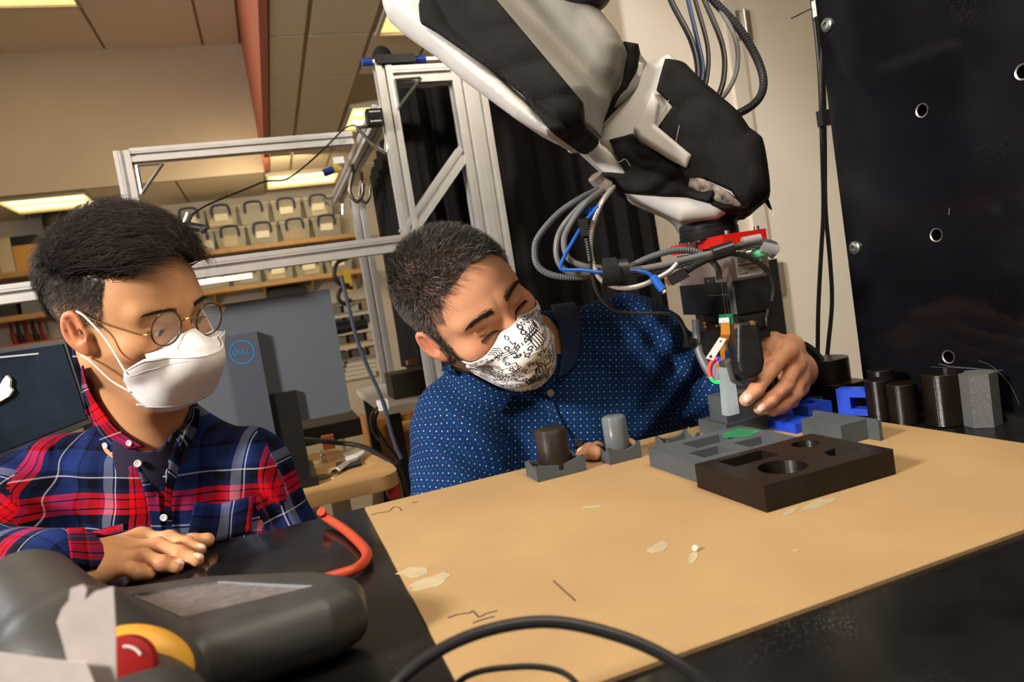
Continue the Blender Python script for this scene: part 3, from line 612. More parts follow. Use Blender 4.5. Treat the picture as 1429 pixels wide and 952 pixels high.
cols = [275, 320, 366, 412, 457]; wpx = 43; hh = .215
for r_ in range(2):
    for i, x in enumerate(cols):
        z = s1z+.002+r_*(hh+.004); c = ony(x, 320, YSH+.03)[0]
        tub(c+(-.05 if r_ else .0), z, .300, hh, YSH+.03, YW-.01, 'clear box with navy handle, %s from left in the %s row of the upper shelf' % (['first', 'second', 'third', 'fourth', 'fifth'][i], ['lower', 'top'][r_]), i*7+r_, 'clear boxes on the upper shelf')
for i, x in enumerate([296, 342, 388, 432, 474]):
    tub(ony(x, 375, YSH+.03)[0], s2z+.002, .300, .215, YSH+.03, YW-.01, 'clear box below the aluminium bar, %s from left on the lower shelf' % ['first', 'second', 'third', 'fourth', 'fifth'][i], i*5+90, 'clear boxes on the lower shelf')
# tray on the wall
p, q_ = ony(374, 413, YW-.12), ony(428, 405, YW-.12); q = nb(); bx(q, (p[0], YW-.14, p[2]-.03), (q_[0], YW-.01, p[2]+.05)); bx(q, (p[0]+.05, YW-.10, p[2]+.05), (q_[0]-.08, YW-.02, p[2]+.09)); tag(obj('wall_tray', q, black_pl, bevel=.005), 'black tray fixed to the wall above the grey monitor', 'tray')
# left shelves with things
def shelf_left(yr, lab):
    z = ony(30, yr, YSH)[2]; t = thing('wall_shelf', lab, 'shelf', (ony(0, yr, YSH)[0], YW, z-.05)); q = nb(); bx(q, (ony(-60, yr, YSH)[0], YSH, z-.05), (ony(110, yr, YSH)[0], YW, z)); obj('board', q, wood, t); return z
za = shelf_left(378, 'upper wooden shelf behind the head of the man in plaid'); zb = shelf_left(439, 'lower wooden shelf behind the head of the man in plaid')
def item(name, x0, x1, yt, z, m, label, cat, y0=YSH+.05, y1=YW-.05, **k):
    a = ony(x0, yt, y0)[0]; c = ony(x1, yt, y0)[0]; h = ony((x0+x1)/2, yt, y0)[2]; q = nb(); bx(q, (a, y0, z+.001), (c, y1, h)); return tag(obj(name, q, m, bevel=.01), label, cat)
item('carton', -8, 13, 333, za, M('cream_carton', (.55, .48, .33), .7), 'cream box at the left end of the upper shelf behind the plaid shirt man', 'box')
bxx = item('carton', 16, 52, 342, za, M('orange_carton', (.55, .30, .08), .6), 'orange brown carton on the upper shelf at the left edge', 'box')
zt = ony(34, 342, YSH+.05)[2]; item('black_bin', 14, 50, 329, zt, black_pl, 'flat black bin on top of the orange brown carton', 'bin')
c = ony(68, 318, YSH+.1); q = nb(); lathe(q, (c[0]+.06, c[1]+.12, za+.001), [(0, 0), (.13, 0), (.13, c[2]-za+.10), (.10, c[2]-za+.16), (0, c[2]-za+.17)], n=24); tag(obj('round_drum', q, M('dark_drum', (.03, .025, .018), .5), smooth=True), 'dark round drum on the shelf just above the black hair', 'drum')
item('tool_case', -8, 20, 414, zb, M('dark_case', (.03, .025, .02), .5), 'dark tool case at the left end of the lower shelf', 'case')
item('grey_crate', 28, 62, 421, zb, M('grey_crate', (.14, .15, .16), .5), 'grey crate on the lower shelf beside the dark tool case', 'crate')
z_ = ony(44, 421, YSH+.05)[2]; item('small_box', 22, 48, 403, z_, M('dark_box', (.05, .05, .055), .5), 'small dark box on the grey crate', 'box')
for i, x in enumerate((12, 22, 33, 44, 54)):
    c = ony(x, 447, YSH+.2); q = nb(); cyl(q, c+np.array([0, 0, .0]), c+np.array([0.01, 0, -.14]), .012, .02, n=8); cyl(q, c+np.array([.01, 0, -.14]), c+np.array([.02, 0, -.25]), .028, .022, n=8)
    tag(obj('hand_tool', q, black_pl if i % 2 else M('dark_red_grip', (.18, .02, .015), .5), smooth=True), ['black', 'red gripped', 'black', 'red gripped', 'black'][i]+' hand tool hanging under the lower shelf, %s from the left' % ['first', 'second', 'third', 'fourth', 'fifth'][i], 'tool', 'hand tools hanging below the shelf')
a, c = ony(-30, 486, 7.6), ony(110, 470, 7.6); q = nb(); bx(q, (a[0], 7.55, a[2]-.10), (c[0], 8.1, a[2]-.02)); tag(obj('workbench', q, M('orange_bench', (.50, .10, .03), .5), bevel=.004), 'orange red bench top behind the black screen at the left', 'bench')
ZD = .80
# ------------------------------------------------------------------ screen at the far left
sc0 = thing('black_screen', 'glossy black screen behind the shoulder of the man in plaid', 'monitor', W(40, 640, 1.42))
pl = [W(-70, 497, 1.42), W(90, 473, 1.42), W(128, 590, 1.42), W(-50, 660, 1.42)]; q = nb(); prism(q, pl, CF*.03); obj('case', q, black_pl, sc0, bevel=.003)
pl = [W(-66, 503, 1.417), W(87, 480, 1.417), W(121, 584, 1.417), W(-46, 650, 1.417)]; q = nb(); prism(q, pl, CF*.003); obj('screen', q, M('screen_glass', (.012, .018, .028), .08, 0, 6, .5), sc0)
q = nb(); prism(q, [W(-66, 504, 1.4165), W(54, 492.5, 1.4165), W(54, 494.5, 1.4165), W(-66, 506.5, 1.4165)], -CF*.0008); obj('bezel_strip', q, M('grey_strip', (.35, .36, .38), .3), sc0)
q = nb(); cyl(q, W(30, 600, 1.46), (W(30, 600, 1.46)[0], W(30, 600, 1.46)[1]+.02, ZD+.001), .02); obj('stand', q, black_pl, sc0)
q = nb(); prism(q, [W(x, y, 1.405) for x, y in ((-12, 560), (4, 530), (9, 524), (14, 530), (13, 540), (17, 545), (12, 553), (0, 560), (-12, 566))], CF*.006); tag(obj('screen_reflection', q, M('reflection_white', (.8, .82, .82), .8), bevel=.001), 'white patch for a reflection on the black screen', 'screen_reflection')  # reflection on the screen, built as a thin white plate
# ------------------------------------------------------------------ desk, grey monitor
ZD = .80
dwood = M('desk_maple', (.55, .33, .13), .4, 0, 20, .10)
dk = thing('wooden_desk', 'light maple desk with rounded corner behind the man in plaid', 'desk', (-.3, 1.7, 0))
xr = .205; yf = 1.50; yb = 1.955; q = nb(); poly = [(-.9, yf, ZD-.03), (xr-.05, yf, ZD-.03)]+[(xr-.05+.05*math.sin(t), yf+.05-.05*math.cos(t), ZD-.03) for t in np.linspace(.2, 1.57, 6)]+[(xr, yf+.10, ZD-.03), (xr-.02, yf+.25, ZD-.03), (xr-.10, yb, ZD-.03), (-.9, yb, ZD-.03)]
prism(q, poly, (0, 0, .03)); obj('desktop', q, dwood, dk, bevel=.003)
for x, y in ((-.8, 1.6), (.08, 1.62), (-.8, 1.9), (.02, 1.9)):
    q = nb(); bx(q, (x-.02, y-.02, 0), (x+.02, y+.02, ZD-.03)); obj('leg', q, M('beige_metal', (.45, .40, .30), .4), dk)
q = nb(); cyl(q, (.08, 1.60, .35), (.16, 1.56, ZD-.04), .012); obj('leg_brace', q, M('beige_metal', (.45, .40, .30), .4), dk)
q = nb(); bx(q, (xr-.03, yf+.02, ZD-.055), (xr-.005, yf+.06, ZD-.032)); obj('red_cap', q, M('red_plastic', (.45, .03, .02), .4), dk)
mon_m = M('monitor_back_grey', (.095, .105, .125), .45, 0, 4, .04, .1, 900)
mo = thing('grey_monitor', 'dark grey monitor seen from behind with a blue round logo', 'monitor', (-.1, 1.72, ZD))
q = nb(); bx(q, (-.40, 1.69, .925), (.143, 1.715, 1.214)); obj('panel', q, mon_m, mo, bevel=.003)
# stand column in front of the panel back
c0, c1 = ony(311, 470, 1.66), ony(358, 462, 1.66); q = nb(); bx(q, (c0[0], 1.665, ZD+.02), (c1[0], 1.69, c0[2])); obj('stand_column', q, M('stand_grey', (.07, .075, .10), .4), mo, bevel=.003)
a_, c_ = ony(395, 540, 1.68), ony(414, 612, 1.68); q = nb(); bx(q, (a_[0]-.06, 1.675, .80), (ony(421, 590, 1.68)[0], 1.689, ony(410, 545, 1.68)[2])); obj('port_recess', q, black_pl, mo)
q = nb(); bx(q, (-.25, 1.56, ZD+.0005), (.04, 1.76, ZD+.02)); obj('stand_foot', q, black_pl, mo, bevel=.003)
lc = ony(338, 491.5, 1.6645); logo = M('blue_logo_print', (.0, .22, .52), .4)
R_ = .0262; q = nb(); lathe(q, (lc[0], 1.6648, lc[2]), [(R_-.0022, 0), (R_-.0022, .0006), (R_, .0006), (R_, 0)], ax=(0, -1, 0), n=48); obj('logo_ring', q, logo, mo)
for ch, dx, tl in (('D', -.0135, 0), ('E', -.0038, 22), ('L', .0058, 0), ('L', .0130, 0)):
    r_ = np.array([math.cos(math.radians(tl)), 0, math.sin(math.radians(tl))]); text_obj(ch, .0155, (lc[0]+dx, 1.6645, lc[2]+(.0 if not tl else .0005)), r_, (0, 0, 1), logo, mo, ext=.0004)
# things on the desk
white_pl = M('white_cable_plastic', (.75, .73, .70), .4)
q = nb(); tube(q, [onz(482, 647, ZD+.006), onz(495, 641, ZD+.008), onz(506, 634, ZD+.010), onz(508, 625, ZD+.012), onz(497, 622, ZD+.008), onz(484, 630, ZD+.008)], .0035); p = onz(474, 655, ZD+.006); 
us = thing('usb_cable', 'short white USB cable lying on the maple desk', 'cable', onz(480, 650, ZD)); obj('cord', q, white_pl, us, smooth=True)
a, c = onz(470, 657, ZD+.008), onz(484, 647, ZD+.008); q = nb(); cyl(q, a, c, .008, n=4); obj('plug', q, white_pl, us); q = nb(); cyl(q, onz(463, 661, ZD+.008), a, .006, n=4); obj('plug_tip', q, chrome, us)
q = nb(); P = [onz(x, y, ZD+.001) for x, y in ((480, 640), (505, 628), (516, 630), (500, 645), (486, 650))]; prism(q, P, (0, 0, .012)); tag(obj('white_adapter', q, white_pl, bevel=.002), 'flat white adapter on the desk beside the USB cable', 'adapter')
q = nb(); P = [onz(x, y, ZD+.0005) for x, y in ((469, 649), (503, 643), (505, 650), (470, 660))]; prism(q, P, (0, 0, .006)); tag(obj('black_phone', q, black_pl, bevel=.001), 'thin black slab under the white USB cable', 'slab')
q = nb(); c = onz(452, 645, ZD); lathe(q, (*c[:2], ZD+.0005), [(0, 0), (.007, 0), (.007, .016), (.004, .02), (.004, .03), (0, .031)], n=16); tag(obj('steel_peg', q, chrome, smooth=True), 'small silver knob standing on the desk near the plaid sleeve', 'knob')
q = nb(); c = onz(447, 668, ZD); lathe(q, (*c[:2], ZD+.0005), [(0, 0), (.022, 0), (.022, .004), (0, .005)], n=24); tag(obj('coaster', q, M('dark_olive', (.10, .08, .03), .5), smooth=True), 'dark round disc lying on the desk edge', 'disc')
a, c = onz(430, 628, ZD), onz(507, 607, ZD); q = nb(); bx(q, (a[0]-.05, a[1]-.06+.12, ZD+.0005), (c[0], a[1]+.30, ZD+.05)); tag(obj('docking_station', q, M('dock_black', (.03, .028, .025), .5), bevel=.003), 'flat black dock on the desk under the monitor corner', 'dock')
q = nb(); c = onz(458, 617, ZD+.03); boxpx(q, c, .03, .03, .035); tag(obj('sticky_pad', q, M('orange_pad', (.65, .22, .06), .6)), 'small orange block on the desk under the monitor edge', 'block')
q = nb(); tube(q, [W(415, 612, 1.78), W(450, 616, 1.74), W(500, 622, 1.70), W(532, 636, 1.66), W(556, 655, 1.62), W(566, 690, 1.58), W(572, 740, 1.58)], .006); tag(obj('desk_cable', q, black_pl, smooth=True), 'thick black cable running over the desk and down its right end', 'cable')
# white side table, orange cabinet and the cluttered rack
wt = thing('side_table', 'white side table standing behind the maple desk by the uprights', 'table', (.35, 2.2, 0))
q = nb(); bx(q, (.24, 1.86, .875), (.80, 2.5, .895)); obj('tabletop', q, M('grey_white_laminate', (.55, .52, .46), .4), wt, bevel=.002)
for x, y in ((.27, 1.9), (.77, 1.9), (.27, 2.46), (.77, 2.46)):
    q = nb(); bx(q, (x-.015, y-.015, 0), (x+.015, y+.015, .875)); obj('leg', q, black_pl, wt)
a, c = ony(512, 590, 2.55), ony(640, 660, 2.55); cb = thing('orange_cabinet', 'orange wooden drawer cabinet under the white side table', 'cabinet', (.5, 2.7, 0))
ow = M('orange_wood', (.38, .16, .035), .5, 0, 8, .2)
q = nb(); bx(q, (a[0], 2.56, 0), (c[0]+.2, 2.80, a[2]-.0)); obj('body', q, ow, cb)
q = nb(); bx(q, (a[0]+.02, 2.54, a[2]-.30), (c[0]+.18, 2.56, a[2]-.02)); dr = obj('drawer', q, ow, cb, bevel=.004)
hp = ony(570, 592, 2.53); q = nb(); bx(q, (hp[0]-.04, 2.50, hp[2]-.02), (hp[0]+.06, 2.54, hp[2]+.012)); obj('handle', q, M('yellow_wood', (.6, .34, .08), .5), dr, bevel=.004)
rk = thing('wire_rack', 'cluttered metal rack of trays behind the right edge of the monitor', 'rack', (.5, 5.2, 0)); YR = 5.0
x0, x1 = ony(455, 480, YR)[0], ony(540, 480, YR)[0]; rkm = M('rack_steel', (.30, .27, .22), .4, .6)
for yy in (418, 434, 452, 478, 500, 530):
    z = ony(495, yy, YR)[2]; q = nb(); bx(q, (x0, YR, z-.012), (x1, YR+.4, z)); obj('rack_shelf', q, rkm if yy != 478 else wood, rk)
    for k in range(3):
        if yy in (418, 530): continue
        xx = x0+(x1-x0)*(.1+.3*k); q = nb(); bx(q, (xx, YR+.03, z+.001), (xx+(x1-x0)*.24, YR+.3, z+.055)); tag(obj('parts_tray', q, M('tray_%d' % (k+yy), random.choice([(.08, .07, .06), (.5, .45, .35), (.2, .18, .15), (.35, .25, .12)]), .6)), '%s small tray on the cluttered rack level %s, behind the monitor edge' % (['left', 'middle', 'right'][k], {434: 'second from top', 452: 'third from top', 478: 'of wood', 500: 'just above the bottom'}[yy]), 'tray', 'trays on the cluttered rack')
for x in (x0, x1):
    q = nb(); bx(q, (x-.012, YR-.01, 0), (x+.012, YR+.01, ony(495, 400, YR)[2])); obj('rack_post', q, rkm, rk)
z = ony(495, 530, YR)[2]
for i in range(5):
    q = nb(); xx = ony(500, 520, YR)[0]+i*.012; bx(q, (xx-.10, YR+.02, z+.002+i*.03), (xx+.12, YR+.3, z+.028+i*.03)); tag(obj('paper_ream', q, M('cream_paper', (.62, .56, .42), .7)), 'cream paper bundle, %s in the stack at the rack bottom' % ['bottom', 'second', 'middle', 'fourth', 'top'][i], 'paper bundle', 'paper bundles stacked on the rack')
c = ony(485, 392, 4.97); q = nb(); boxpx(q, c, .05, .05, .16); obj('power_socket', q, M('yellow_plastic', (.6, .4, .03), .4), rk, bevel=.006)
for i, pp in enumerate(([(485, 360), (470, 368), (467, 385), (474, 396), (487, 398)], [(492, 402), (478, 402), (472, 415), (480, 424), (490, 418)], [(458, 455), (478, 450), (500, 452), (505, 460)])):
    q = nb(); tube(q, [ony(x, y, 4.95) for x, y in pp], .014); obj('cable_loop', q, black_pl, rk, smooth=True)
q = nb(); tube(q, [ony(x, y, 1.55) for x, y in ((476, 385), (487, 430), (497, 470), (512, 510), (528, 545), (537, 570), (545, 600), (552, 622), (560, 640))], .0042); tag(obj('hanging_cable', q, M('grey_blue_cable', (.05, .06, .09), .4), smooth=True), 'long grey blue cable hanging beside the monitor down to the desk', 'cable')
q = nb(); tube(q, [ony(x, y, 1.56) for x, y in ((535, 562), (518, 580), (522, 605), (545, 630), (560, 648))], .003); tube(q, [ony(x, y, 1.57) for x, y in ((530, 566), (524, 590), (535, 612), (556, 640))], .003); tag(obj('hanging_cable', q, black_pl, smooth=True), 'pair of thin black cables looping down behind the maple desk end', 'cable')
q = nb(); c = ony(534, 565, 1.56); boxpx(q, c, .022, .02, .022); tag(obj('cable_connector', q, white_pl, bevel=.002), 'white connector block on the hanging cable beside the monitor', 'connector')
c = ony(492, 455, 4.93); q = nb(); cyl(q, c+np.array([-.12, 0, -.01]), c+np.array([.10, 0, .0]), .035); obj('clamp_cylinder', q, black_pl, rk, smooth=True)
q = nb(); bx(q, (.29, 1.98, .896), (.40, 2.10, .965)); tag(obj('clutter_box', q, M('dark_clutter', (.05, .045, .04), .5), bevel=.004), 'dark small box on the white side table next to the middle upright', 'box')
q = nb(); c = ony(575, 505, 1.95); boxpx(q, c, .03, .03, .012); tag(obj('copper_block', q, M('copper', (.7, .3, .1), .3, .8), bevel=.003), 'small copper coloured piece on the white side table', 'metal piece')
# ------------------------------------------------------------------ wall cables in front of the panel
def cab(pts, r, m, label, ridge=0, d=None, **k):
    q = nb(); P = [W(x, y, (p[2] if (p := pt)[2:] else d)) for pt in pts for x, y in [pt[:2]]]; tube(q, P, r, ridge=ridge, **k); return tag(obj('cable', q, m, smooth=True), label, 'cable')
rub = M('black_rubber', (.014, .014, .015), .35)
cab([(1128, -40), (1138, 40), (1144, 110), (1147, 200), (1149, 290), (1146, 350), (1142, 430), (1141, 500), (1140, 560)], .0034, rub, 'left one of two long black cables hanging beside the steel panel', d=1.12)
cab([(1136, -40), (1144, 40), (1149, 110), (1151, 200), (1152, 290), (1158, 360), (1161, 420), (1156, 480), (1150, 540), (1148, 570)], .0034, rub, 'right one of two long black cables hanging beside the steel panel', d=1.132)
cab([(1140, -40), (1150, 30), (1146, 90), (1146, 165)], .003, rub, 'short black cable tied to the top of the cable pair', d=1.11)
q = nb(); c = W(1150, 165, 1.11); boxpx(q, c, .018, .012, .024); tag(obj('cable_clip', q, rub, bevel=.002), 'black clip holding the pair of hanging cables', 'clip')
q = nb(); c = W(1146, 11, 1.10); boxpx(q, c, .022, .014, .024); tag(obj('cable_mount', q, M('white_plastic2', (.65, .64, .60), .4), bevel=.002), 'white plastic cable mount at the top edge of the panel', 'cable mount')
q = nb(); tube(q, [W(1104, 26, 1.1), W(1118, 19, 1.1), W(1132, 12, 1.1)], .0012, n=6); tag(obj('zip_tie', q, rub), 'thin black zip tie tail sticking out at the cable mount', 'zip tie')
# ================================================================== ROBOT ARM
rob_w = M('robot_white_paint', (.50, .49, .47), .36, 0, 25, .05, .12, 350, coat=.3, cr=.2)
rob_shade = M('robot_white_in_shade', (.19, .18, .16), .45, 0, 20, .05, .2, 300)  # the white casting, with its shade put into a darker colour
cloth_b = M('black_gaffer_cloth', (.0040, .0036, .0036), .62, 0, 40, .35, .6, 700, spec=.16)
rob = thing('industrial_robot', 'large white robot arm wrapped in black cloth tape reaching down from above', 'robot arm', W(760, -60, 1.0))
def poly2(P, poly):
    poly = np.asarray(poly); n = len(poly); d = ((P-poly[0])**2).sum(1); s = np.ones(len(P))
    for i in range(n):
        a, b = poly[i], poly[i-1]; e = b-a; w_ = P-a; t = np.clip((w_@e)/(e@e), 0, 1); q = w_-t[:, None]*e; d = np.minimum(d, (q**2).sum(1))
        c1 = P[:, 1] >= a[1]; c2 = P[:, 1] < b[1]; c3 = e[0]*w_[:, 1] > e[1]*w_[:, 0]; al = (c1 & c2 & c3) | (~c1 & ~c2 & ~c3); s[al] *= -1
    return s*np.sqrt(d)
class Slab:
    """casting outline in a plane at a real distance, with real thickness and rounded rims"""
    def __init__(s, px, d, n, half, rd, ctr=None):
        s.n = camvec(*n); s.o = W(*(ctr or px[0]), d); s.ex = CR-s.n*(CR@s.n); s.ex /= np.linalg.norm(s.ex); s.ey = np.cross(s.n, s.ex)
        s.poly = []
        for x, y in px:
            r = ray(x, y); t = ((s.o-CAM)@s.n)/(r@s.n); q = CAM+r*t-s.o; s.poly.append((q@s.ex, q@s.ey))
        s.poly = np.array(s.poly); s.half = half; s.rd = rd
    def __call__(s, p):
        q = p-s.o; d2 = poly2(np.stack([q@s.ex, q@s.ey], 1), s.poly)+s.rd; z = np.abs(q@s.n)-s.half+s.rd
        return np.minimum(np.maximum(d2, z), 0)+np.sqrt(np.maximum(d2, 0)**2+np.maximum(z, 0)**2)-s.rd
def bounds(pts, m=.13):
    P = np.array(pts); return P.min(0)-m, P.max(0)+m
nF = (-.30, -.10, .95)
A1 = Slab([(560, -110), (564, 10), (569, 35), (577, 52), (596, 70), (637, 98), (672, 128), (709, 155), (744, 180), (775, 196), (800, 203), (832, 185), (832, 132), (700, -5), (640, -110)], .92, nF, .075, .040)
A2 = Slab([(640, -110), (700, 20), (800, 170), (822, 190), (850, 162), (872, 118), (880, 84), (872, 64), (820, -2), (745, -110)], 1.00, nF, .088, .030)
notch = Slab([(797, 26), (812, 22), (822, 44), (808, 52)], .905, nF, .016, .007)
def arm_f(p):
    d = smin(A1(p), A2(p), .03); d = smax(d, -notch(p), .015); return d
lo, hi = bounds([W(520, -130, .80), W(893, 220, .85), W(893, 220, 1.12), W(520, 200, 1.12), W(745, -130, 1.14), W(893, -130, .8)], .03)
sobj('forearm_casting', arm_f, lo, hi, .0045, rob_shade, rob, lev=3)
# left flank shell, in the white without the painted shade
flank = Slab([(556, -110), (561, 10), (566, 35), (573, 51), (592, 68), (633, 97), (668, 127), (705, 154), (740, 180), (782, 202), (796, 196), (650, 60), (628, 10), (622, -110)], .905, nF, .082, .028)
sobj('forearm_cover', lambda p: flank(p), lo, hi, .0026, rob_w, rob, lev=3)
def cloth(name, base, px, d, n=nF, th=.0035, half=.16, h=.0035, wr=.0012, sc=14, seed=1, m=cloth_b, lo=lo, hi=hi, sharp=.004):
    mask = Slab(px, d, n, half, .002); sn = camvec(*n)
    def f(p):
        w_ = noise3(p, sc, seed)*wr+np.abs(noise3(p*np.array([1, .6, 1.3]), sc*1.7, seed+5))*wr*.9
        side = -((p-mask.o)@sn)-.10
        return np.maximum(smax(base(p)-th-w_, mask(p), sharp), -(base(p)+.004))
    return sobj(name, f, lo, hi, h, m, rob, lev=3)
def base1(p): return np.minimum(arm_f(p), flank(p))
cloth('cloth_cover', base1, [(600, -110), (600, 20), (604, 46), (625, 58), (698, 108), (736, 138), (780, 193), (797, 202), (814, 182), (813, 142), (690, -4), (622, -110)], .845, wr=.0050, sc=6, seed=3, half=.10, th=.005)
q = nb(); tube(q, [W(825, 132, .895), W(829, 150, .893), W(823, 180, .895)], .0016); obj('seam_wire', q, M('dull_steel', (.3, .3, .3), .35, .8), rob, smooth=True)
# black motor cap and screw knob
q = nb(); c = W(812, -17, .90); bmesh.ops.create_uvsphere(q, u_segments=28, v_segments=16, radius=1, matrix=Matrix.Translation(c)@Matrix.Diagonal((.042, .042, .034, 1))); obj('motor_cap', q, M('black_motor', (.02, .018, .02), .4), rob, smooth=True)
q = nb(); cyl(q, W(864, 66, 1.0), W(866, 74, .98), .004); cyl(q, W(862, 63, 1.0), W(867, 63, 1.0), .004); obj('screw_knob', q, rub, rob)
# rotating joint: conical collar whose axis runs down the arm
ax0 = W(845, 118, .985); ax1_ = W(905, 195, 1.005)
Jax = (ax1_-ax0)/np.linalg.norm(ax1_-ax0)
def jring(t0, t1, r, m, name, rd=.004, h=.003):
    a = ax0+Jax*t0; b = ax0+Jax*t1; l_, h_ = bounds([a, b], r+.02)
    return sobj(name, lambda p: s_cyl(p, a, b, r, rd), l_, h_, h, m, rob, lev=3)
jring(-.02, .030, .060, rob_shade, 'joint_housing')
nJ = (-.26, -.08, .96); blo, bhi = bounds([W(800, 205, 1.0), W(900, 80, 1.0)], .12)
tape_s = Slab([(877, 80), (897, 84), (897, 112), (886, 145), (856, 180), (822, 203), (800, 210), (795, 203), (832, 184), (858, 156), (873, 118)], 1.0, nJ, .080, .012)
sobj('joint_tape', lambda p: tape_s(p)+noise3(p, 9, 41)*.0018, blo, bhi, .0028, cloth_b, rob, lev=3)
ring_s = Slab([(894, 104), (903, 108), (901, 136), (884, 166), (856, 190), (828, 207), (808, 212), (803, 206), (850, 184), (882, 150)], 1.005, nJ, .076, .010)
sobj('joint_ring', ring_s, blo, bhi, .0028, rob_w, rob, lev=3)
# wrist housing
nW = (-.22, -.05, .97)
B1 = Slab([(872, 160), (905, 104), (934, 92), (950, 104), (1000, 155), (1050, 208), (1058, 240), (1060, 275), (1040, 296), (1005, 296), (950, 272), (880, 246), (836, 215), (845, 192)], 1.0, nW, .066, .020)
B2 = Slab([(800, 204), (835, 196), (880, 228), (950, 258), (1005, 282), (1018, 296), (1000, 308), (950, 313), (925, 301), (880, 281), (845, 246)], 1.0, nW, .045, .016)
knob = lambda p: s_ell(p, W(966, 285, .96), (.020, .02, .015))
neck_a, neck_b = W(981, 284, 1.0), W(986, 313, 1.0)
def wrist_f(p): return smin(smin(B2(p), s_rc(p, neck_a, neck_b, .036, .039), .02), knob(p), .012)
lo2, hi2 = bounds([W(800, 204, 1), W(1060, 90, 1), W(1000, 310, 1)], .09)
sobj('wrist_casting', wrist_f, lo2, hi2, .003, rob_w, rob, lev=3)
inset = Slab([(918, 142), (950, 150), (1030, 240), (960, 262), (905, 195), (893, 188)], .935, nW, .010, .006)
def hous_f(p): return smax(B1(p), -s_ell(p, W(912, 142, .925), (.006, .006, .006)), .003)
sobj('wrist_housing', hous_f, lo2, hi2, .003, rob_w, rob, lev=3)
lid = Slab([(884, 182), (912, 128), (921, 146), (915, 176), (965, 218), (958, 236), (932, 222), (892, 196)], .930, nW, .012, .007)
sobj('housing_lid', lid, lo2, hi2, .002, rob_w, rob, lev=3)
q = nb(); cyl(q, W(911, 143, .925), W(911, 143, .915), .0035, n=14); obj('lid_screw', q, chrome, rob)
def base2(p): return np.minimum(B1(p), B2(p))
kw = dict(lo=lo2, hi=hi2, n=nW)
cloth('cloth_tape', base2, [(916, 128), (928, 84), (965, 84), (1075, 190), (1085, 240), (1080, 300), (1044, 300), (1020, 268), (985, 252), (960, 262), (918, 178), (938, 150)], .93, th=.0055, wr=.0032, sc=8, seed=11, h=.003, **kw)
cloth('cloth_tape', base2, [(848, 192), (882, 184), (895, 200), (930, 218), (958, 236), (975, 255), (1000, 266), (990, 282), (960, 274), (925, 272), (880, 268), (855, 262), (832, 244), (838, 236), (872, 240), (862, 222)], .93, wr=.0048, sc=11, seed=12, h=.003, th=.005, **kw)
cloth('cloth_tape', base2, [(985, 272), (1010, 285), (1035, 288), (1048, 284), (1040, 298), (1010, 296), (992, 288)], .93, wr=.003, sc=10, seed=14, h=.003, th=.006, **kw)
# bare scuffed casting edge and torn rags
sc_m = M('scuffed_casting', (.20, .17, .14), .6, 0, 120, .8)
cloth('scuffed_edge', base2, [(958, 248), (978, 250), (1012, 268), (1038, 288), (1028, 292), (1000, 282), (960, 262)], .93, wr=.0006, h=.0025, th=.0065, m=sc_m, **kw)
cloth('scuffed_edge', base2, [(1044, 262), (1058, 232), (1062, 256), (1052, 284)], .93, wr=.0006, h=.0025, th=.006, m=sc_m, **kw)
def rag(px, d, th=.002, seed=0):
    rg_ = random.Random(seed); q = nb(); P = [W(x, y, d+rg_.uniform(-.006, .006)) for x, y in px]; prism(q, P, CF*th); obj('torn_rag', q, cloth_b, rob)
rag([(1040, 262), (1052, 258), (1062, 262), (1072, 276), (1078, 293), (1074, 291), (1066, 279), (1058, 272), (1052, 288), (1043, 294), (1038, 286)], .95, seed=2)
rag([(1022, 178), (1026, 182), (1030, 188), (1026, 190)], .97, seed=3); rag([(1048, 204), (1057, 210), (1054, 222), (1050, 216)], .97, seed=4)
rag([(775, 196), (800, 199), (803, 205), (790, 206), (778, 203)], .90, seed=5); rag([(940, 272), (960, 280), (948, 282)], .94, seed=7)
th_ = M('frayed_thread', (.45, .44, .42), .8)
for pts in ([(1078, 292), (1080, 297), (1077, 303)], [(935, 94), (940, 100)], [(840, 212), (862, 226), (872, 222), (880, 232)], [(965, 150), (973, 160), (981, 159)], [(988, 186), (997, 190), (996, 196), (1002, 200)], [(958, 142), (948, 175), (942, 205)], [(990, 165), (984, 215), (968, 248)], [(938, 132), (925, 155), (914, 178)]):
    q = nb(); tube(q, [W(x, y, .918) for x, y in pts], .00035, n=4, sm=4); obj('thread', q, th_, rob)
# silver foil scrap with the cable outlet
q = nb(); tube(q, [W(830, 246, .93), W(836, 255, .935), (W(846, 263, .94))], [.010, .009, .012], n=9); obj('cable_outlet', q, M('foil_grey', (.22, .19, .17), .4, .4, 60, .5), rob, smooth=True)
sobj('foil_scrap', lambda p: s_ell(p, W(808, 207, .93), (.014, .012, .007))+noise3(p, 60, 4)*.002, *bounds([W(808, 207, .93)], .03), .0015, M('foil', (.5, .5, .5), .35, .5, 80, .4), rob, lev=3)
# black flange disc, screws, adapter
up = np.array([0, 0, 1.]); fc = W(988, 312, .985)+0*up
f0 = W(988, 316, .985)
q = nb(); lathe(q, f0, [(0, .010), (.0385, .010), (.0395, .009), (.0395, -.002), (.0385, -.003), (.0385, -.004), (.0400, -.005), (.0400, -.016), (.039, -.0175), (0, -.0175)], n=48); obj('flange', q, M('flange_black', (.02, .02, .022), .3, .3), rob, smooth=True)
for k in range(12):
    t = 2*math.pi*k/12; q = nb(); c = f0+np.array([.033*math.cos(t), .033*math.sin(t), -.0175]); lathe(q, c, [(0, -.003), (.0030, -.0028), (.0035, 0), (0, 0)], n=10); obj('screw', q, chrome, rob, smooth=True)
q = nb(); cyl(q, f0-up*.0175, f0-up*.036, .021, n=32); obj('adapter', q, M('flange_black', (.02, .02, .022), .3, .3), rob, smooth=True)
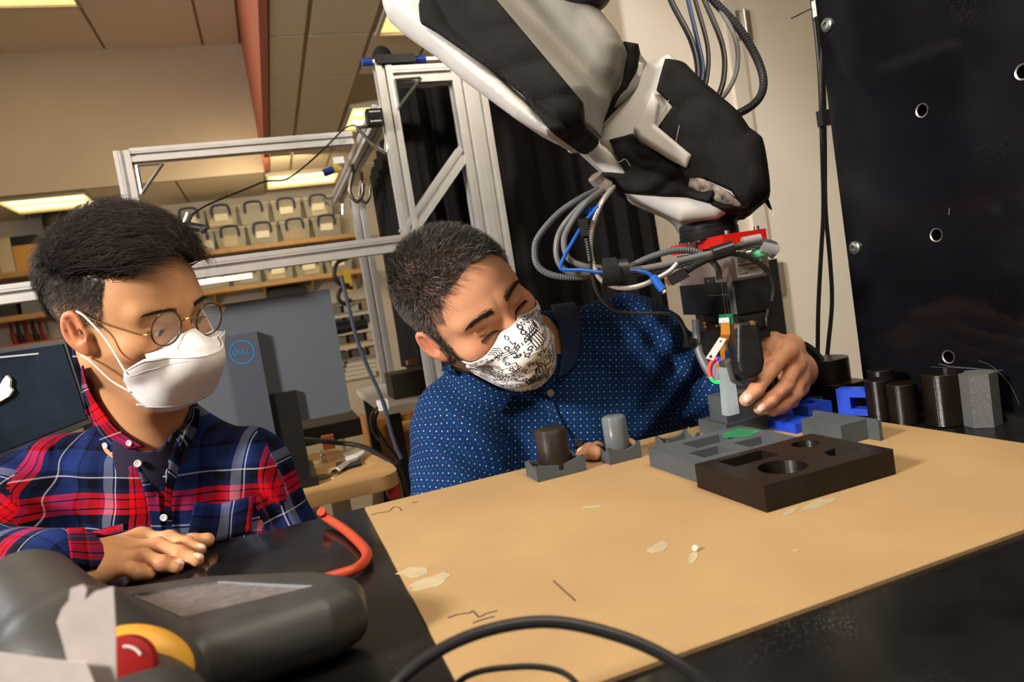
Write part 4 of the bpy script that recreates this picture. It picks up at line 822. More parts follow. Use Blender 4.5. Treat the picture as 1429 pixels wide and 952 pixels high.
# ================================================================== GRIPPER (box aligned with the room, long side receding)
grip = thing('gripper', 'metal gripper with black tape and printed fingers hanging from the robot flange', 'gripper', f0-up*.036)
ga = math.radians(-7); gx = np.array([math.cos(ga), math.sin(ga), 0]); gy = np.array([-math.sin(ga), math.cos(ga), 0])
Nn = W(1030, 438, .925)                      # near bottom corner of the taped body
def G(x, y, z): return Nn+gx*x+gy*y+up*z      # x right, y away, z up
def gbox(x0, y0, z0, x1, y1, z1, name, m, parent=grip, bevel=.0, **k):
    q = nb(); hexa(q, [G(x0, y0, z0), G(x1, y0, z0), G(x1, y1, z0), G(x0, y1, z0), G(x0, y0, z1), G(x1, y0, z1), G(x1, y1, z1), G(x0, y1, z1)]); return obj(name, q, m, parent, bevel=bevel, **k)
metal_g = M('gripper_metal', (.42, .34, .32), .28, .7, 20, .1, .05, 300); LY = .160; LX = .055
gbox(.001, .001, .035, LX-.001, LY-.001, .088, 'body', metal_g, bevel=.0012)
gbox(-.0005, -.0005, -.001, LX+.0005, LY+.0005, .043, 'tape_wrap', M('shiny_black_tape', (.014, .013, .014), .18, 0, 30, .3, .12, 60), bevel=.0008)
for y in (.001, .022, .030):
    gbox(-.0011, y, -.001, -.0004, y+.0005, .0435, 'tape_edge', M('tape_edge', (.12, .12, .12), .3))
gbox(-.001, -.001, .0255, -.0006, .07, .0262, 'tape_edge', M('tape_edge', (.12, .12, .12), .3))
# crinkled clear tape at the near corner
gbox(-.0013, .0005, -.0005, -.0007, .0165, .0430, 'clear_tape', M('clear_tape', (.13, .13, .14), .12, 0, 40, .5, .8, 90))
# red plate
red = M('red_anodised', (.55, .012, .008), .3, .2)
gbox(-.010, -.006, .090, LX-.003, LY-.008, .104, 'mount_plate', red, bevel=.0008)
for x, y in ((0, 0), (LX-.010, .004), (0, LY-.016), (LX-.010, LY-.02)):
    q = nb(); cyl(q, G(x, y, .104), G(x, y, .109), .0035, n=12); obj('plate_screw', q, chrome, grip, smooth=True)
# rating label on the right (near) face
gbox(.006, -.0004, .046, .043, .0008, .072, 'rating_label', M('label_silver', (.48, .46, .44), .4), bevel=0)
lbl = M('label_print', (.05, .05, .05), .6); lo_ = grip.children[-1]
rl = random.Random(4); q = nb()                # the rating print is too small to read: rows of tiny marks
for z, x0, x1 in ((.0690, .009, .022), (.0690, .030, .040), (.0655, .009, .020), (.0655, .032, .040), (.0615, .009, .040), (.0600, .009, .038), (.0545, .025, .040), (.0495, .009, .022), (.0530, .0085, .0105)):
    x = x0
    while x < x1:
        w_ = rl.uniform(.0006, .0016); hexa(q, [G(x, -.0006, z), G(x+w_, -.0006, z), G(x+w_, -.0004, z), G(x, -.0004, z), G(x, -.0006, z+.0016), G(x+w_, -.0006, z+.0016), G(x+w_, -.0004, z+.0016), G(x, -.0004, z+.0016)]); x += w_+rl.uniform(.0003, .0007)
obj('label_print', q, lbl, grip)
gbox(.0068, -.00055, .0574, .0425, -.0004, .0577, 'label_line', lbl)
gbox(-.0012, .050, .0425, .0004, .078, .0515, 'bracket_clip', M('dark_steel', (.05, .05, .05), .35, .7), bevel=.0006)
q = nb(); cyl(q, G(-.0015, .063, .0465), G(-.003, .063, .0465), .0025, n=12); obj('screw', q, chrome, grip)
# connectors on the right face: white ring, mint sleeve
mint = M('mint_sleeve', (.16, .62, .33), .4)
q = nb(); cyl(q, G(.014, -.001, .083), G(.012, -.012, .0835), .0055, n=14); obj('connector_ring', q, M('ivory', (.6, .6, .5), .4, .3), grip, smooth=True)
q = nb(); tube(q, [W(1032, 357, .918), W(1040, 355, .917), W(1050, 353, .915)], .005, n=14, ridge=.003); obj('steel_connector', q, chrome, grip, smooth=True)
q = nb(); tube(q, [W(1049, 353, .914), W(1058, 352, .912), W(1068, 350, .912), W(1075, 347, .913)], [.0078, .0085, .008, .006], n=14); obj('mint_sleeve', q, mint, grip, smooth=True)
# carriage under the tape, fingers
dk_m = M('finger_black', (.013, .012, .012), .38, 0, 40, .3, .12, 500)
gbox(.004, .004, -.012, LX-.004, LY-.030, -.001, 'finger_rail', M('dark_steel', (.05, .05, .05), .35, .7))
gbox(.002, .100, -.033, LX-.004, .123, -.001, 'left_carriage', M('brown_steel', (.07, .045, .035), .3, .5), bevel=.001)
gbox(.003, .008, -.030, LX-.006, .030, -.001, 'near_carriage', M('brown_steel', (.07, .045, .035), .3, .5), bevel=.001)
# far finger: grey bracket bending down to the camera sensor
gb = M('grey_bracket', (.09, .09, .095), .4)
q = nb(); tube(q, [W(971, 446, .985), W(973, 470, .985), W(977, 492, .98), (W(986, 512, .972)), W(995, 526, .965)], [.006, .0062, .0068, .0072, .0062], n=10); obj('sensor_finger', q, gb, grip, smooth=True)
q = nb(); prism(q, [W(x, y, .972) for x, y in ((978, 462), (1006, 462), (1006, 500), (1000, 505), (989, 505), (981, 492))], CF*.012); obj('sensor_housing', q, dk_m, grip, bevel=.001)
sr = W(1001, 517, .957); sn_ = camvec(-.45, .12, .88); sx, sy = frame_for(sn_)
def ring_part(a0, a1, col, es):
    q = nb(); P = [sr+(CR*math.cos(math.radians(t))*.8+CU*math.sin(math.radians(t))*1.15)*.0142-CF*(.0*math.cos(t)) for t in np.linspace(a0, a1, 12)]; tube(q, P, .0021, n=8, sm=2); obj('led_ring', q, M('led_%d' % a0, col, .4, emit=col, es=es*.5), grip, smooth=True)
ring_part(95, 215, (1, .06, .08), 1.6); ring_part(215, 300, (.02, .9, .10), 1.3); ring_part(-60, 95, (.05, .06, .9), .9)
def gel_mat():
    m = M('dotted_gel', (.12, .10, .13), .5); nt = m.node_tree; b = nt.nodes['Principled BSDF']; tc = nt.nodes.new('ShaderNodeTexCoord')
    v = nt.nodes.new('ShaderNodeTexVoronoi'); v.inputs['Scale'].default_value = 620; v.inputs['Randomness'].default_value = 0; nt.links.new(tc.outputs['Object'], v.inputs['Vector'])
    cr = nt.nodes.new('ShaderNodeValToRGB'); cr.color_ramp.elements[0].position = .25; cr.color_ramp.elements[0].color = (.03, .02, .02, 1); cr.color_ramp.elements[1].position = .4; cr.color_ramp.elements[1].color = (.42, .33, .40, 1)
    nt.links.new(v.outputs['Distance'], cr.inputs['Fac']); nt.links.new(cr.outputs['Color'], b.inputs['Base Color']); return m
q = nb(); P = [sr+(CR*math.cos(t)*.8+CU*math.sin(t)*1.15)*.0135+CF*.001 for t in np.linspace(0, 6.2832, 28, endpoint=False)]; prism(q, P, CF*.004); obj('gel_pad', q, gel_mat(), grip)
# near finger: fat black block with rounded lower end
NF = Slab([(1022, 452), (1052, 448), (1057, 480), (1061, 505), (1058, 519), (1049, 528), (1036, 531), (1026, 522), (1022, 505)], .905, (.15, .1, .98), .015, .006)
sobj('rubber_finger', NF, *bounds([W(1035, 490, .905)], .08), .0016, dk_m, grip, lev=4)
NB = Slab([(1006, 505), (1016, 500), (1024, 530), (1040, 538), (1030, 541), (1016, 533)], .915, (.1, .1, .98), .012, .004)
sobj('finger_cover', NB, *bounds([W(1025, 520, .915)], .05), .0014, M('finger_grey', (.06, .055, .052), .5), grip, lev=3)
gbox(.006, -.003, -.024, .042, .006, -.004, 'finger_clamp', dk_m, bevel=.001)
brass = M('brass', (.5, .33, .12), .3, .9)
for x in (1029, 1049):
    q = nb(); y = 455 if x < 1040 else 451; cyl(q, W(x, y+1, .90), W(x, y+1, .894), .0042, n=16); cyl(q, W(x, y+1, .894), W(x, y+1, .8925), .002, n=6); obj('brass_insert', q, brass, grip, smooth=True)
for x, y in ((983, 451), (984, 456), (1000, 455)):
    q = nb(); cyl(q, W(x, y, .975), W(x, y, .972), .0018, n=10); obj('screw', q, brass, grip)
# circuit board, flex cable, tag
pc = W(1013, 449, .90)
def quad(name, px, d, th, m, parent=grip):
    q = nb(); P = [W(x, y, (d if np.isscalar(d) else d[i])) for i, (x, y) in enumerate(px)]; prism(q, P, CF*th); return obj(name, q, m, parent)
quad('circuit_board', [(1003, 439), (1023, 438), (1024, 456), (1004, 456)], .912, .0015, M('pcb_green', (.01, .14, .07), .35, 0, 200, .5))
quad('board_socket', [(1004, 444), (1017, 443), (1018, 450), (1004, 451)], .910, .002, M('white_print', (.7, .7, .7), .5))
orange = M('flex_orange', (.55, .22, .03), .3)
quad('flex_cable', [(1006, 451), (1018, 450), (1019, 467), (1006, 467)], .9105, .0004, orange)
quad('flex_cable', [(1006, 467), (1019, 467), (1019, 480), (1008, 481), (1004, 474)], [.9105, .9105, .918, .918, .914], .0004, orange)
quad('flex_cable', [(1004, 480), (1011, 480), (1012, 507), (1007, 510)], .935, .0004, orange)
quad('flex_cable', [(998, 508), (1013, 509), (1013, 514), (1003, 516)], .945, .0006, orange)
quad('white_tag', [(1004, 471), (1014, 473), (995, 503), (985, 500)], .908, .0005, M('white_print', (.7, .7, .7), .5))
quad('ink_mark', [(989, 497), (993, 495), (994, 499), (991, 500)], .9076, .0002, lbl); quad('ink_mark', [(1004, 477), (1007, 474), (1007, 476), (1005, 478)], .9076, .0002, lbl)
# USB plug at the right
quad('usb_plug', [(1055, 464), (1068, 461), (1075, 455), (1075, 470), (1058, 475)], .92, .010, dk_m)
q = nb(); tube(q, [W(1072, 433, .93), W(1070, 445, .925), W(1071, 458, .925)], .003, ridge=.002); obj('plug_relief', q, dk_m, grip, smooth=True)
quad('left_plug', [(956, 472), (971, 472), (971, 484), (956, 485)], .975, .010, dk_m)
# ------------------------------------------------------------------ the peg held by the gripper
pegm = Mprint('grid_print', (.30, .36, .38), .4, cross=True)
hp = thing('held_peg', 'light grey square printed peg held between the gripper fingers and the hand', 'peg', W(1022, 581, .90))
q = nb(); P = [W(1011, 514, .905), W(1024, 510, .905), W(1032, 577, .905), W(1016, 581, .905)]; Q = [p_+CF*.016-CR*.003 for p_ in P]; hexa(q, P+Q); obj('peg_body', q, pegm, hp, bevel=.0006)
# ================================================================== ROBOT CABLES
mesh_g = M('braided_grey', (.10, .11, .12), .45, .2); mesh_s = M('braided_steel', (.45, .42, .38), .4, .6); grey_c = M('grey_cable', (.13, .13, .13), .4); bluec = M('blue_cable', (.01, .09, .42), .35)
def cable(pts, r, m, label, ridge=0, name='cable', dd=None, sm=8):
    n = len(pts); P = [W(p[0], p[1], p[2] if len(p) > 2 else (dd if np.isscalar(dd) else dd[0]+(dd[1]-dd[0])*i/(n-1))) for i, p in enumerate(pts)]
    q = nb(); tube(q, P, r, ridge=ridge, sm=sm); return tag(obj(name, q, m, smooth=not ridge), label, 'cable')
cable([(838, 263, .94), (810, 277), (778, 299), (751, 331), (746, 352), (751, 372), (771, 384), (803, 387), (838, 383), (866, 381)], .0042, mesh_g, 'outermost ribbed grey hose loop left of the gripper', .0032, dd=.90)
cable([(839, 263, .94), (810, 288), (783, 320), (776, 349), (783, 372), (805, 382), (840, 380), (870, 380)], .0038, grey_c, 'middle grey cable loop left of the gripper', dd=.895)
cable([(844, 263, .94), (817, 284), (792, 320), (787, 341), (794, 361), (814, 371), (840, 374), (870, 377)], .0038, grey_c, 'inner grey cable loop left of the gripper', dd=.885)
cable([(856, 261, .94), (839, 284), (826, 320), (824, 352), (831, 377), (842, 393), (867, 402), (896, 398), (931, 381), (945, 368)], .0034, mesh_s, 'braided steel hose loop passing under the velcro strap', .003, dd=.88)
cable([(835, 288), (817, 309), (797, 341), (785, 364), (784, 376), (810, 377), (839, 380), (866, 379), (885, 378), (903, 381), (912, 388), (916, 395)], .0023, bluec, 'blue cable looping from the arm through the velcro strap to the blue plug', dd=.875)
q = nb(); tube(q, [W(911, 386, .87), W(925, 405, .865)], .0052, sm=0, n=14); bp_ = tag(obj('blue_plug', q, bluec, smooth=True), 'blue cable plug pointing down left of the gripper', 'plug')
q = nb(); tube(q, [W(924, 404, .8655), W(928, 409, .864)], .0035, sm=0); obj('plug_tip', q, chrome, bp_)
q = nb(); hexa(q, [W(812, 293, .90), W(824, 290, .90), (W(825, 297, .90)), W(813, 300, .90), W(812, 293, .912), W(824, 290, .912), W(825, 297, .912), W(813, 300, .912)]); tag(obj('blue_connector', q, bluec, bevel=.001), 'small blue connector on the cables above the loops', 'connector')
cable([(825, 293), (832, 290), (836, 285)], .002, bluec, 'short blue cable end between the grey loops and the arm', dd=.905)
bc = thing('black_connector', 'black rectangular cable connector hanging inside the cable loops', 'connector', W(812, 322, .87))
q = nb(); hexa(q, [W(806, 306, .865), W(820, 304, .865), W(822, 328, .865), W(811, 331, .865)]+[W(x, y, .877) for x, y in ((806, 306), (820, 304), (822, 328), (811, 331))]); obj('shell', q, rub, bc, bevel=.001)
q = nb(); tube(q, [W(817, 328, .871), W(820, 340, .871), W(824, 365, .872)], .0035, ridge=.003, sm=4); obj('strain_relief', q, rub, bc, smooth=False)
cable([(822, 345), (828, 391), (838, 416), (860, 434), (892, 438), (931, 438), (949, 449), (957, 468), (960, 480)], .0021, M('thin_black_cable', (.03, .028, .026), .3), 'thin dark cable sagging across the blue shirt to the gripper', dd=(.872, .97))
vs = thing('velcro_strap', 'black velcro strap bundling the cables left of the gripper', 'strap', W(857, 380, .885))
q = nb(); tube(q, [W(840, 380, .880), W(852, 380, .880), (W(862, 378, .880))], .0175, n=20, sm=3); obj('wrap', q, M('velcro', (.012, .012, .012), .95, 0, 80, .4, .8, 700), vs, smooth=True)
q = nb(); tube(q, [W(861, 378, .880), W(868, 378, .880), W(876, 377, .880)], .0145, n=20, sm=3); obj('wrap_end', q, rub, vs, smooth=True)
cable([(874, 379), (920, 371), (965, 360), (1000, 352), (1035, 344), (1060, 341), (1076, 344)], .0042, grey_c, 'thick grey cable running from the strap to the mint green sleeve', dd=(.885, .905))
cable([(874, 384), (925, 376), (965, 365), (1005, 352), (1040, 340), (1062, 337), (1080, 341), (1083, 349), (1074, 358)], .0040, M('dark_grey_cable', (.06, .06, .06), .4), 'dark grey cable running below the thick grey one past the red plate', dd=(.892, .90))
cable([(876, 374), (905, 360), (938, 350), (965, 350), (985, 358), (1000, 372), (1004, 390)], .0044, mesh_g, 'ribbed black hose arching over the cables into the gripper', .0034, dd=(.89, .91))
cable([(1012, 352), (1038, 357), (1060, 368), (1074, 382), (1080, 400), (1078, 420)], .0034, rub, 'black cable curving over the rating label and down the gripper side', dd=(.89, .91))
q = nb(); tube(q, [W(994, 355, .893), W(1022, 346, .893)], .0105, sm=0, n=16, flat=.9); tag(obj('cable_tape', q, M('shiny_black_tape', (.014, .013, .014), .18), smooth=True), 'black tape sleeve joining the cables in front of the red plate', 'tape')
q = nb(); tube(q, [W(1036, 337, .897), W(1061, 332, .897)], .0062, sm=0, n=16, flat=.9); tag(obj('clear_sleeve', q, M('clear_grey_tape', (.35, .34, .35), .15, alpha=.6), smooth=True), 'clear tape sleeve on the cables at the right end of the red plate', 'tape')
q = nb(); tube(q, [W(1062, 344, .899), W(1084, 349, .899)], .0085, sm=0, n=16, flat=.9); tag(obj('clear_sleeve', q, M('clear_grey_tape', (.35, .34, .35), .15, alpha=.6), smooth=True), 'clear tape sleeve around the cable end above the mint green sleeve', 'tape')
hd = thing('display_plug', 'black flat cable plug lying diagonal left of the gripper body', 'plug', W(945, 386, .88))
q = nb(); hexa(q, [W(930, 386, .872), W(953, 373, .872), W(963, 386, .872), W(938, 399, .872)]+[W(x, y, .884) for x, y in ((930, 386), (953, 373), (963, 386), (938, 399))]); obj('shell', q, rub, hd, bevel=.001)
q = nb(); hexa(q, [W(927, 391, .874), W(932, 388, .874), W(937, 397, .874), W(933, 400, .874)]+[W(x, y, .880) for x, y in ((927, 391), (932, 388), (937, 397), (933, 400))]); obj('metal_tip', q, brass, hd)
q = nb(); tube(q, [W(957, 379, .878), W(970, 371, .882), W(990, 362, .89), W(1005, 357, .893)], [.0045, .004, .0035, .0035], ridge=.003); obj('strain_relief', q, rub, hd)
# cables rising behind the wrist
for pts, r, m, rd, lab in (
  ([(930, -30), (936, 0), (964, 55), (974, 97), (970, 132), (962, 150)], .0045, rub, 0, 'leftmost black cable rising behind the robot wrist'),
  ([(955, -30), (960, 0), (973, 55), (981, 97), (974, 132), (966, 150)], .0034, M('navy_cable', (.02, .04, .12), .35), 0, 'navy cable second from left rising behind the robot wrist'),
  ([(962, -30), (970, 0), (987, 63), (987, 105), (978, 139), (970, 155)], .0034, rub, 0, 'black cable third from left rising behind the robot wrist'),
  ([(972, -30), (983, 0), (1008, 63), (1010, 109), (998, 143), (985, 160)], .0040, rub, 0, 'black cable fourth from left rising behind the robot wrist'),
  ([(980, -30), (997, 0), (1025, 50), (1029, 92), (1016, 126), (993, 151), (985, 160)], .0036, grey_c, .003, 'braided grey cable rising behind the robot wrist'),
  ([(970, -30), (995, 0), (1033, 42), (1059, 88), (1065, 122), (1050, 147), (1010, 168), (995, 175)], .0062, rub, .005, 'thick ribbed black hose arching widest behind the robot wrist')):
    cable([(x, y, 1.06-.0003*max(0, y)) for x, y in pts], r, m, lab, rd)
# mount of the arm outside the frame: shoulder and ceiling post it hangs from
q = nb(); a = W(600, -110, .98); b2 = a+np.array([-.15, .25, .55]); tube(q, [W(650, -70, .97), a+np.array([0, .1, .2]), b2], [.11, .12, .13], n=24); obj('upper_arm', q, rob_shade, rob, smooth=True)
q = nb(); cyl(q, b2-up*.06, (b2[0], b2[1], HC+.3), .14, n=32); obj('mount_post', q, rob_w, rob, smooth=True)
# ================================================================== PEOPLE
def skin_mat(name, tint):
    m = M(name, tint, .48, 0, 0, 0, sss=.12); nt = m.node_tree; b = nt.nodes['Principled BSDF']
    a = nt.nodes.new('ShaderNodeVertexColor'); a.layer_name = 'Col'; tc = nt.nodes.new('ShaderNodeTexCoord')
    n = nt.nodes.new('ShaderNodeTexNoise'); n.inputs['Scale'].default_value = 55; n.inputs['Detail'].default_value = 5; nt.links.new(tc.outputs['Object'], n.inputs['Vector'])
    cr = nt.nodes.new('ShaderNodeValToRGB'); cr.color_ramp.elements[0].color = (.86, .84, .82, 1); cr.color_ramp.elements[1].color = (1.1, 1.1, 1.1, 1); nt.links.new(n.outputs['Fac'], cr.inputs['Fac'])
    mx = nt.nodes.new('ShaderNodeMix'); mx.data_type = 'RGBA'; mx.blend_type = 'MULTIPLY'; mx.inputs[0].default_value = .8
    nt.links.new(a.outputs['Color'], mx.inputs[6]); nt.links.new(cr.outputs['Color'], mx.inputs[7]); nt.links.new(mx.outputs[2], b.inputs['Base Color'])
    n2 = nt.nodes.new('ShaderNodeTexNoise'); n2.inputs['Scale'].default_value = 900; nt.links.new(tc.outputs['Object'], n2.inputs['Vector'])
    bp = nt.nodes.new('ShaderNodeBump'); bp.inputs['Strength'].default_value = .25; bp.inputs['Distance'].default_value = .0006; nt.links.new(n2.outputs['Fac'], bp.inputs['Height']); nt.links.new(bp.outputs['Normal'], b.inputs['Normal'])
    return m
def off_table(p, d):
    q = np.abs(p-np.array([-.22, .23, TT-.06]))-np.array([1.08, .686, .0615]); b_ = np.linalg.norm(np.maximum(q, 0), axis=1)+np.minimum(q.max(1), 0); return np.maximum(d, -b_)
class Head:
    def __init__(s, o, A, wide=1.0, opened=.0022, ear=.88):
        s.o = np.array(o, float); s.A = np.array(A, float); U_, _, V_ = np.linalg.svd(s.A); s.A = U_@V_; s.wide = wide; s.opened = opened; s.ear = ear
    def loc(s, p): return (p-s.o)@s.A
    def w(s, p): return s.o+np.array(p)@s.A.T
    def f(s, p):
        q = s.loc(p); q = q/np.array([s.wide, 1, 1]); x = np.abs(q[:, 0]); m = np.stack([x, q[:, 1], q[:, 2]], 1)
        d = s_ell(q, (0, -.014, .036), (.0765, .098, .088))
        d = smin(d, s_ell(q, (0, .030, .028), (.064, .062, .068)), .03)
        d = smin(d, s_rc(q, (0, .030, -.030), (0, .052, -.072), .056, .036), .035)
        d = smin(d, s_rc(m, (.050, .004, -.052), (.020, .058, -.094), .020, .019), .03)        # jaw line
        d = smin(d, s_ell(q, (0, .066, -.094), (.025, .022, .021)), .02)                       # chin
        d = smin(d, s_ell(m, (.041, .060, -.016), (.027, .026, .022)), .018)                   # cheek bones
        d = smin(d, s_rc(m, (.010, .086, .029), (.046, .070, .030), .0095, .0085), .016)       # brow ridge
        d = smin(d, s_rc(q, (0, .088, .018), (0, .109, -.022), .0075, .0105), .013)            # nose
        d = smin(d, s_ell(m, (.011, .099, -.026), (.0085, .011, .008)), .008)
        d = smin(d, s_ell(q, (0, .086, -.052), (.024, .012, .012)), .02)                       # mouth area
        d = smax(d, -s_ell(m, (.031, .098, .010), (.0185, .014, .0105)), .012)                 # eye sockets
        lid = s_ell(m, (.031, .0755, .009), (.0145, .0135, .0125)); d = smin(d, lid, .004)
        d = np.maximum(d, -s_ell(m, (.0315, .0885, .0058), (.0125, .012, s.opened)))              # narrow eye opening
        d = smax(d, -s_rc(m, (.020, .0925, .0155), (.043, .086, .0155), .0012, .0012), .003)   # lid crease
        # ears
        e = m-np.array([.0755, .006, .0]); c_, s_ = math.cos(.42), math.sin(.42); ex = e[:, 0]*c_+e[:, 1]*s_; ey = -e[:, 0]*s_+e[:, 1]*c_; tl = .22; ey2 = ey*math.cos(tl)-e[:, 2]*math.sin(tl)*-1; ez2 = e[:, 2]*math.cos(tl)-ey*math.sin(tl)
        E = np.stack([ex, ey2, ez2], 1)/s.ear
        ear = s_ell(E, (.004, -.008, .003), (.0080, .0185, .0315)); ear = smin(ear, s_ell(E, (.002, .000, -.026), (.0065, .010, .0115)), .008)
        ear = smax(ear, -s_ell(E, (.0118, -.0070, .007), (.0095, .0128, .0225)), .003)
        ear = smin(ear, s_rc(E, (.0035, -.013, .018), (.0045, -.010, -.010), .0035, .003), .004)   # antihelix
        ear = smax(ear, -s_ell(E, (.008, .001, -.003), (.007, .006, .008)), .003)
        ear = smin(ear, s_ell(E, (.002, .009, -.003), (.005, .005, .007)), .005)
        d = smin(d, ear*s.ear, .006)
        return d*1.0
def hand_f(p, H):
    """H: dict with finger joint chains (world) and palm points"""
    d = None
    for ch, rr in H['fingers']:
        f = None
        for i in range(len(ch)-1):
            g = s_rc(p, ch[i], ch[i+1], rr[i], rr[i+1]); f = g if f is None else smin(f, g, .004)
        for i in range(1, len(ch)-1): f = smin(f, np.linalg.norm(p-ch[i], axis=1)-rr[i]*1.0, .004)   # knuckles
        d = f if d is None else smin(d, f, .0022)
    for a, b, r1, r2 in H['palm']: d = smin(d, s_rc(p, a, b, r1, r2), .010)
    for c in H.get('nails', []):
        q = (p-c[0])@c[1]; d = smin(d, s_ell(q, (0, 0, 0), c[2]), .0010)
    return d
def nail(tip, prev, up_, r, side=0):
    ax = tip-prev; ax /= np.linalg.norm(ax); up_ = np.array(up_, float); up_ = up_-ax*(up_@ax); up_ /= np.linalg.norm(up_); sd = np.cross(ax, up_)
    c = tip+up_*r*.72+ax*r*.15; return (c, np.stack([ax, sd, up_], 1), (r*.78, r*.66, r*.36))
def hand_col(V, c, H, ups, crease=True, nailc=(.80, .56, .46)):
    for i, (ch, rr) in enumerate(H['fingers']):
        for j in (1, 2):
            ax = ch[j+1]-ch[j-1]; ax /= np.linalg.norm(ax); q = V-ch[j]; t = q@ax; lat = np.linalg.norm(q-t[:, None]*ax, axis=1); near = (lat < rr[j]*1.35)*(np.abs(t) < .009)
            red = near*np.exp(-(t/.007)**2)*.28; c = c*(1-red[:, None])+np.array([.60, .20, .12])*red[:, None]
            ln = sum(np.exp(-((t-o_)/.00055)**2) for o_ in (-.0030, -.0008, .0016, .0036))*near*.22; c = c*(1-np.clip(ln, 0, .4)[:, None])
        up_ = ups[i] if i < len(ups) else None
        if up_ is not None:
            nl = nail(ch[3], ch[2], up_, rr[3]); e = (((V-nl[0])@nl[1]/np.array([rr[3]*.80, rr[3]*.62, rr[3]*.8]))**2).sum(1); k = np.clip((1.15-e)/.25, 0, 1)*.85; c = c*(1-k[:, None])+np.array(nailc)*k[:, None]
            k = np.exp(-((e-1.35)/.22)**2)*.35; c = c*(1-k[:, None])
    return c
def strands(name, roots, dirs, lens, r0, m, parent, surf=None, lift=None, segs=6, grav=None, curl=0., seed=0, taper=.25, sides=3, cols=None):
    """tapered hair strands as real geometry; surf() keeps them lying along the head"""
    rg = np.random.default_rng(seed); N = len(roots); P = roots.copy(); D = dirs.copy(); path = [P.copy()]; ds = lens/segs
    for k in range(segs):
        D = D+rg.normal(size=D.shape)*curl; 
        if grav is not None: D = D+grav
        D /= np.linalg.norm(D, axis=1)[:, None]; P = P+D*ds[:, None]
        if surf is not None:
            e = 1e-3; d0 = surf(P); g = np.stack([surf(P+np.eye(3)[i]*e)-d0 for i in range(3)], 1)/e; g /= np.linalg.norm(g, axis=1)[:, None]+1e-9
            tgt = lift*((k+1)/segs)**.6 if np.isscalar(lift) else lift*min(1, (k+1)/segs*1.6)
            mv = np.clip(np.where(d0 < tgt, tgt-d0, (tgt-d0)*.25), -.01, .01); P = P+g*mv[:, None]; D = P-path[-1]; D /= np.linalg.norm(D, axis=1)[:, None]+1e-9
        path.append(P.copy())
    path = np.array(path); S = len(path); T = np.gradient(path, axis=0); T /= np.linalg.norm(T, axis=2)[:, :, None]+1e-9
    X = np.cross(T, CF); X /= np.linalg.norm(X, axis=2)[:, :, None]+1e-9; Y = np.cross(T, X)
    rr = r0*np.linspace(1, taper, S)[:, None, None]; V = np.stack([path+rr*(math.cos(a)*X+math.sin(a)*Y) for a in np.arange(sides)*2*math.pi/sides], 2)   # S,N,sides,3
    idx = (np.arange(S)[:, None, None]*N+np.arange(N)[None, :, None])*sides+np.arange(sides)[None, None, :]; F = []
    for k in range(sides):
        k2 = (k+1) % sides; F.append(np.stack([idx[:-1, :, k], idx[:-1, :, k2], idx[1:, :, k2], idx[1:, :, k]], -1).reshape(-1, 4))
    at = None
    if cols is not None: at = {'Col': np.broadcast_to(cols[None, :, None, :], V.shape).reshape(-1, 3)}
    o_ = mesh_from(name, V.reshape(-1, 3), np.vstack(F), m, parent, attrs=at); o_['kind'] = 'stuff'; return o_
def hair_mat(name, col, rough=.5):
    m = M(name, col, rough, 0); nt = m.node_tree; b = nt.nodes['Principled BSDF']; a = nt.nodes.new('ShaderNodeVertexColor'); a.layer_name = 'Col'; nt.links.new(a.outputs['Color'], b.inputs['Base Color']); b.inputs['Specular IOR Level'].default_value = .22; return m
def scalp_points(hd, n, inside, seed):
    """roots on the head surface inside a region of the head's own coordinates"""
    rg = np.random.default_rng(seed); out = []; nrm = []
    while sum(len(o) for o in out) < n:
        d = rg.normal(size=(n*3, 3)); d /= np.linalg.norm(d, axis=1)[:, None]; P = hd.o+np.array([0, 0, .03])@hd.A.T+d@hd.A.T*.16
        for _ in range(14): P = P-(d@hd.A.T)*np.clip(hd.f(P), -.02, .02)[:, None]*.8
        q = hd.loc(P); k = inside(q, rg); P = P[k]; e = 1e-3; d0 = hd.f(P); g = np.stack([hd.f(P+np.eye(3)[i]*e)-d0 for i in range(3)], 1); g /= np.linalg.norm(g, axis=1)[:, None]; out.append(P); nrm.append(g)
    P = np.vstack(out)[:n]; return P, np.vstack(nrm)[:n]
def head_lines(hd, pts, n=None):
    """project head-coordinate points onto the head surface"""
    P = hd.w(np.array(pts, float)); f_ = hd.A[:, 1]
    for _ in range(15): P = P-f_*np.clip(hd.f(P), -.01, .01)[:, None]*.8
    return P
def mask_grid(hd, phis, vs, zf, off, yf=None, cz=None):
    """cloth draped over the face: shoot rays from the head's inner axis outwards until the offset is met"""
    PH, VV = np.meshgrid(phis, vs); PH = PH.ravel(); VV = VV.ravel(); z = zf(PH, VV); 
    D = np.stack([np.sin(PH), np.cos(PH), np.zeros_like(PH)], 1); r = np.full(len(PH), .02); O = np.stack([np.zeros_like(PH), np.zeros_like(PH)+.01, z], 1); of = off(PH, VV)
    for _ in range(45): r = np.clip(r+np.clip(of-hd.f(hd.w(O+D*r[:, None])), -.01, .01)*.7, .01, .2)
    return O+D*r[:, None], PH, VV
def grid_faces(nu, nv):
    i = np.arange(nv-1)[:, None]*nu+np.arange(nu-1)[None]; return np.stack([i, i+1, i+nu+1, i+nu], -1).reshape(-1, 4)
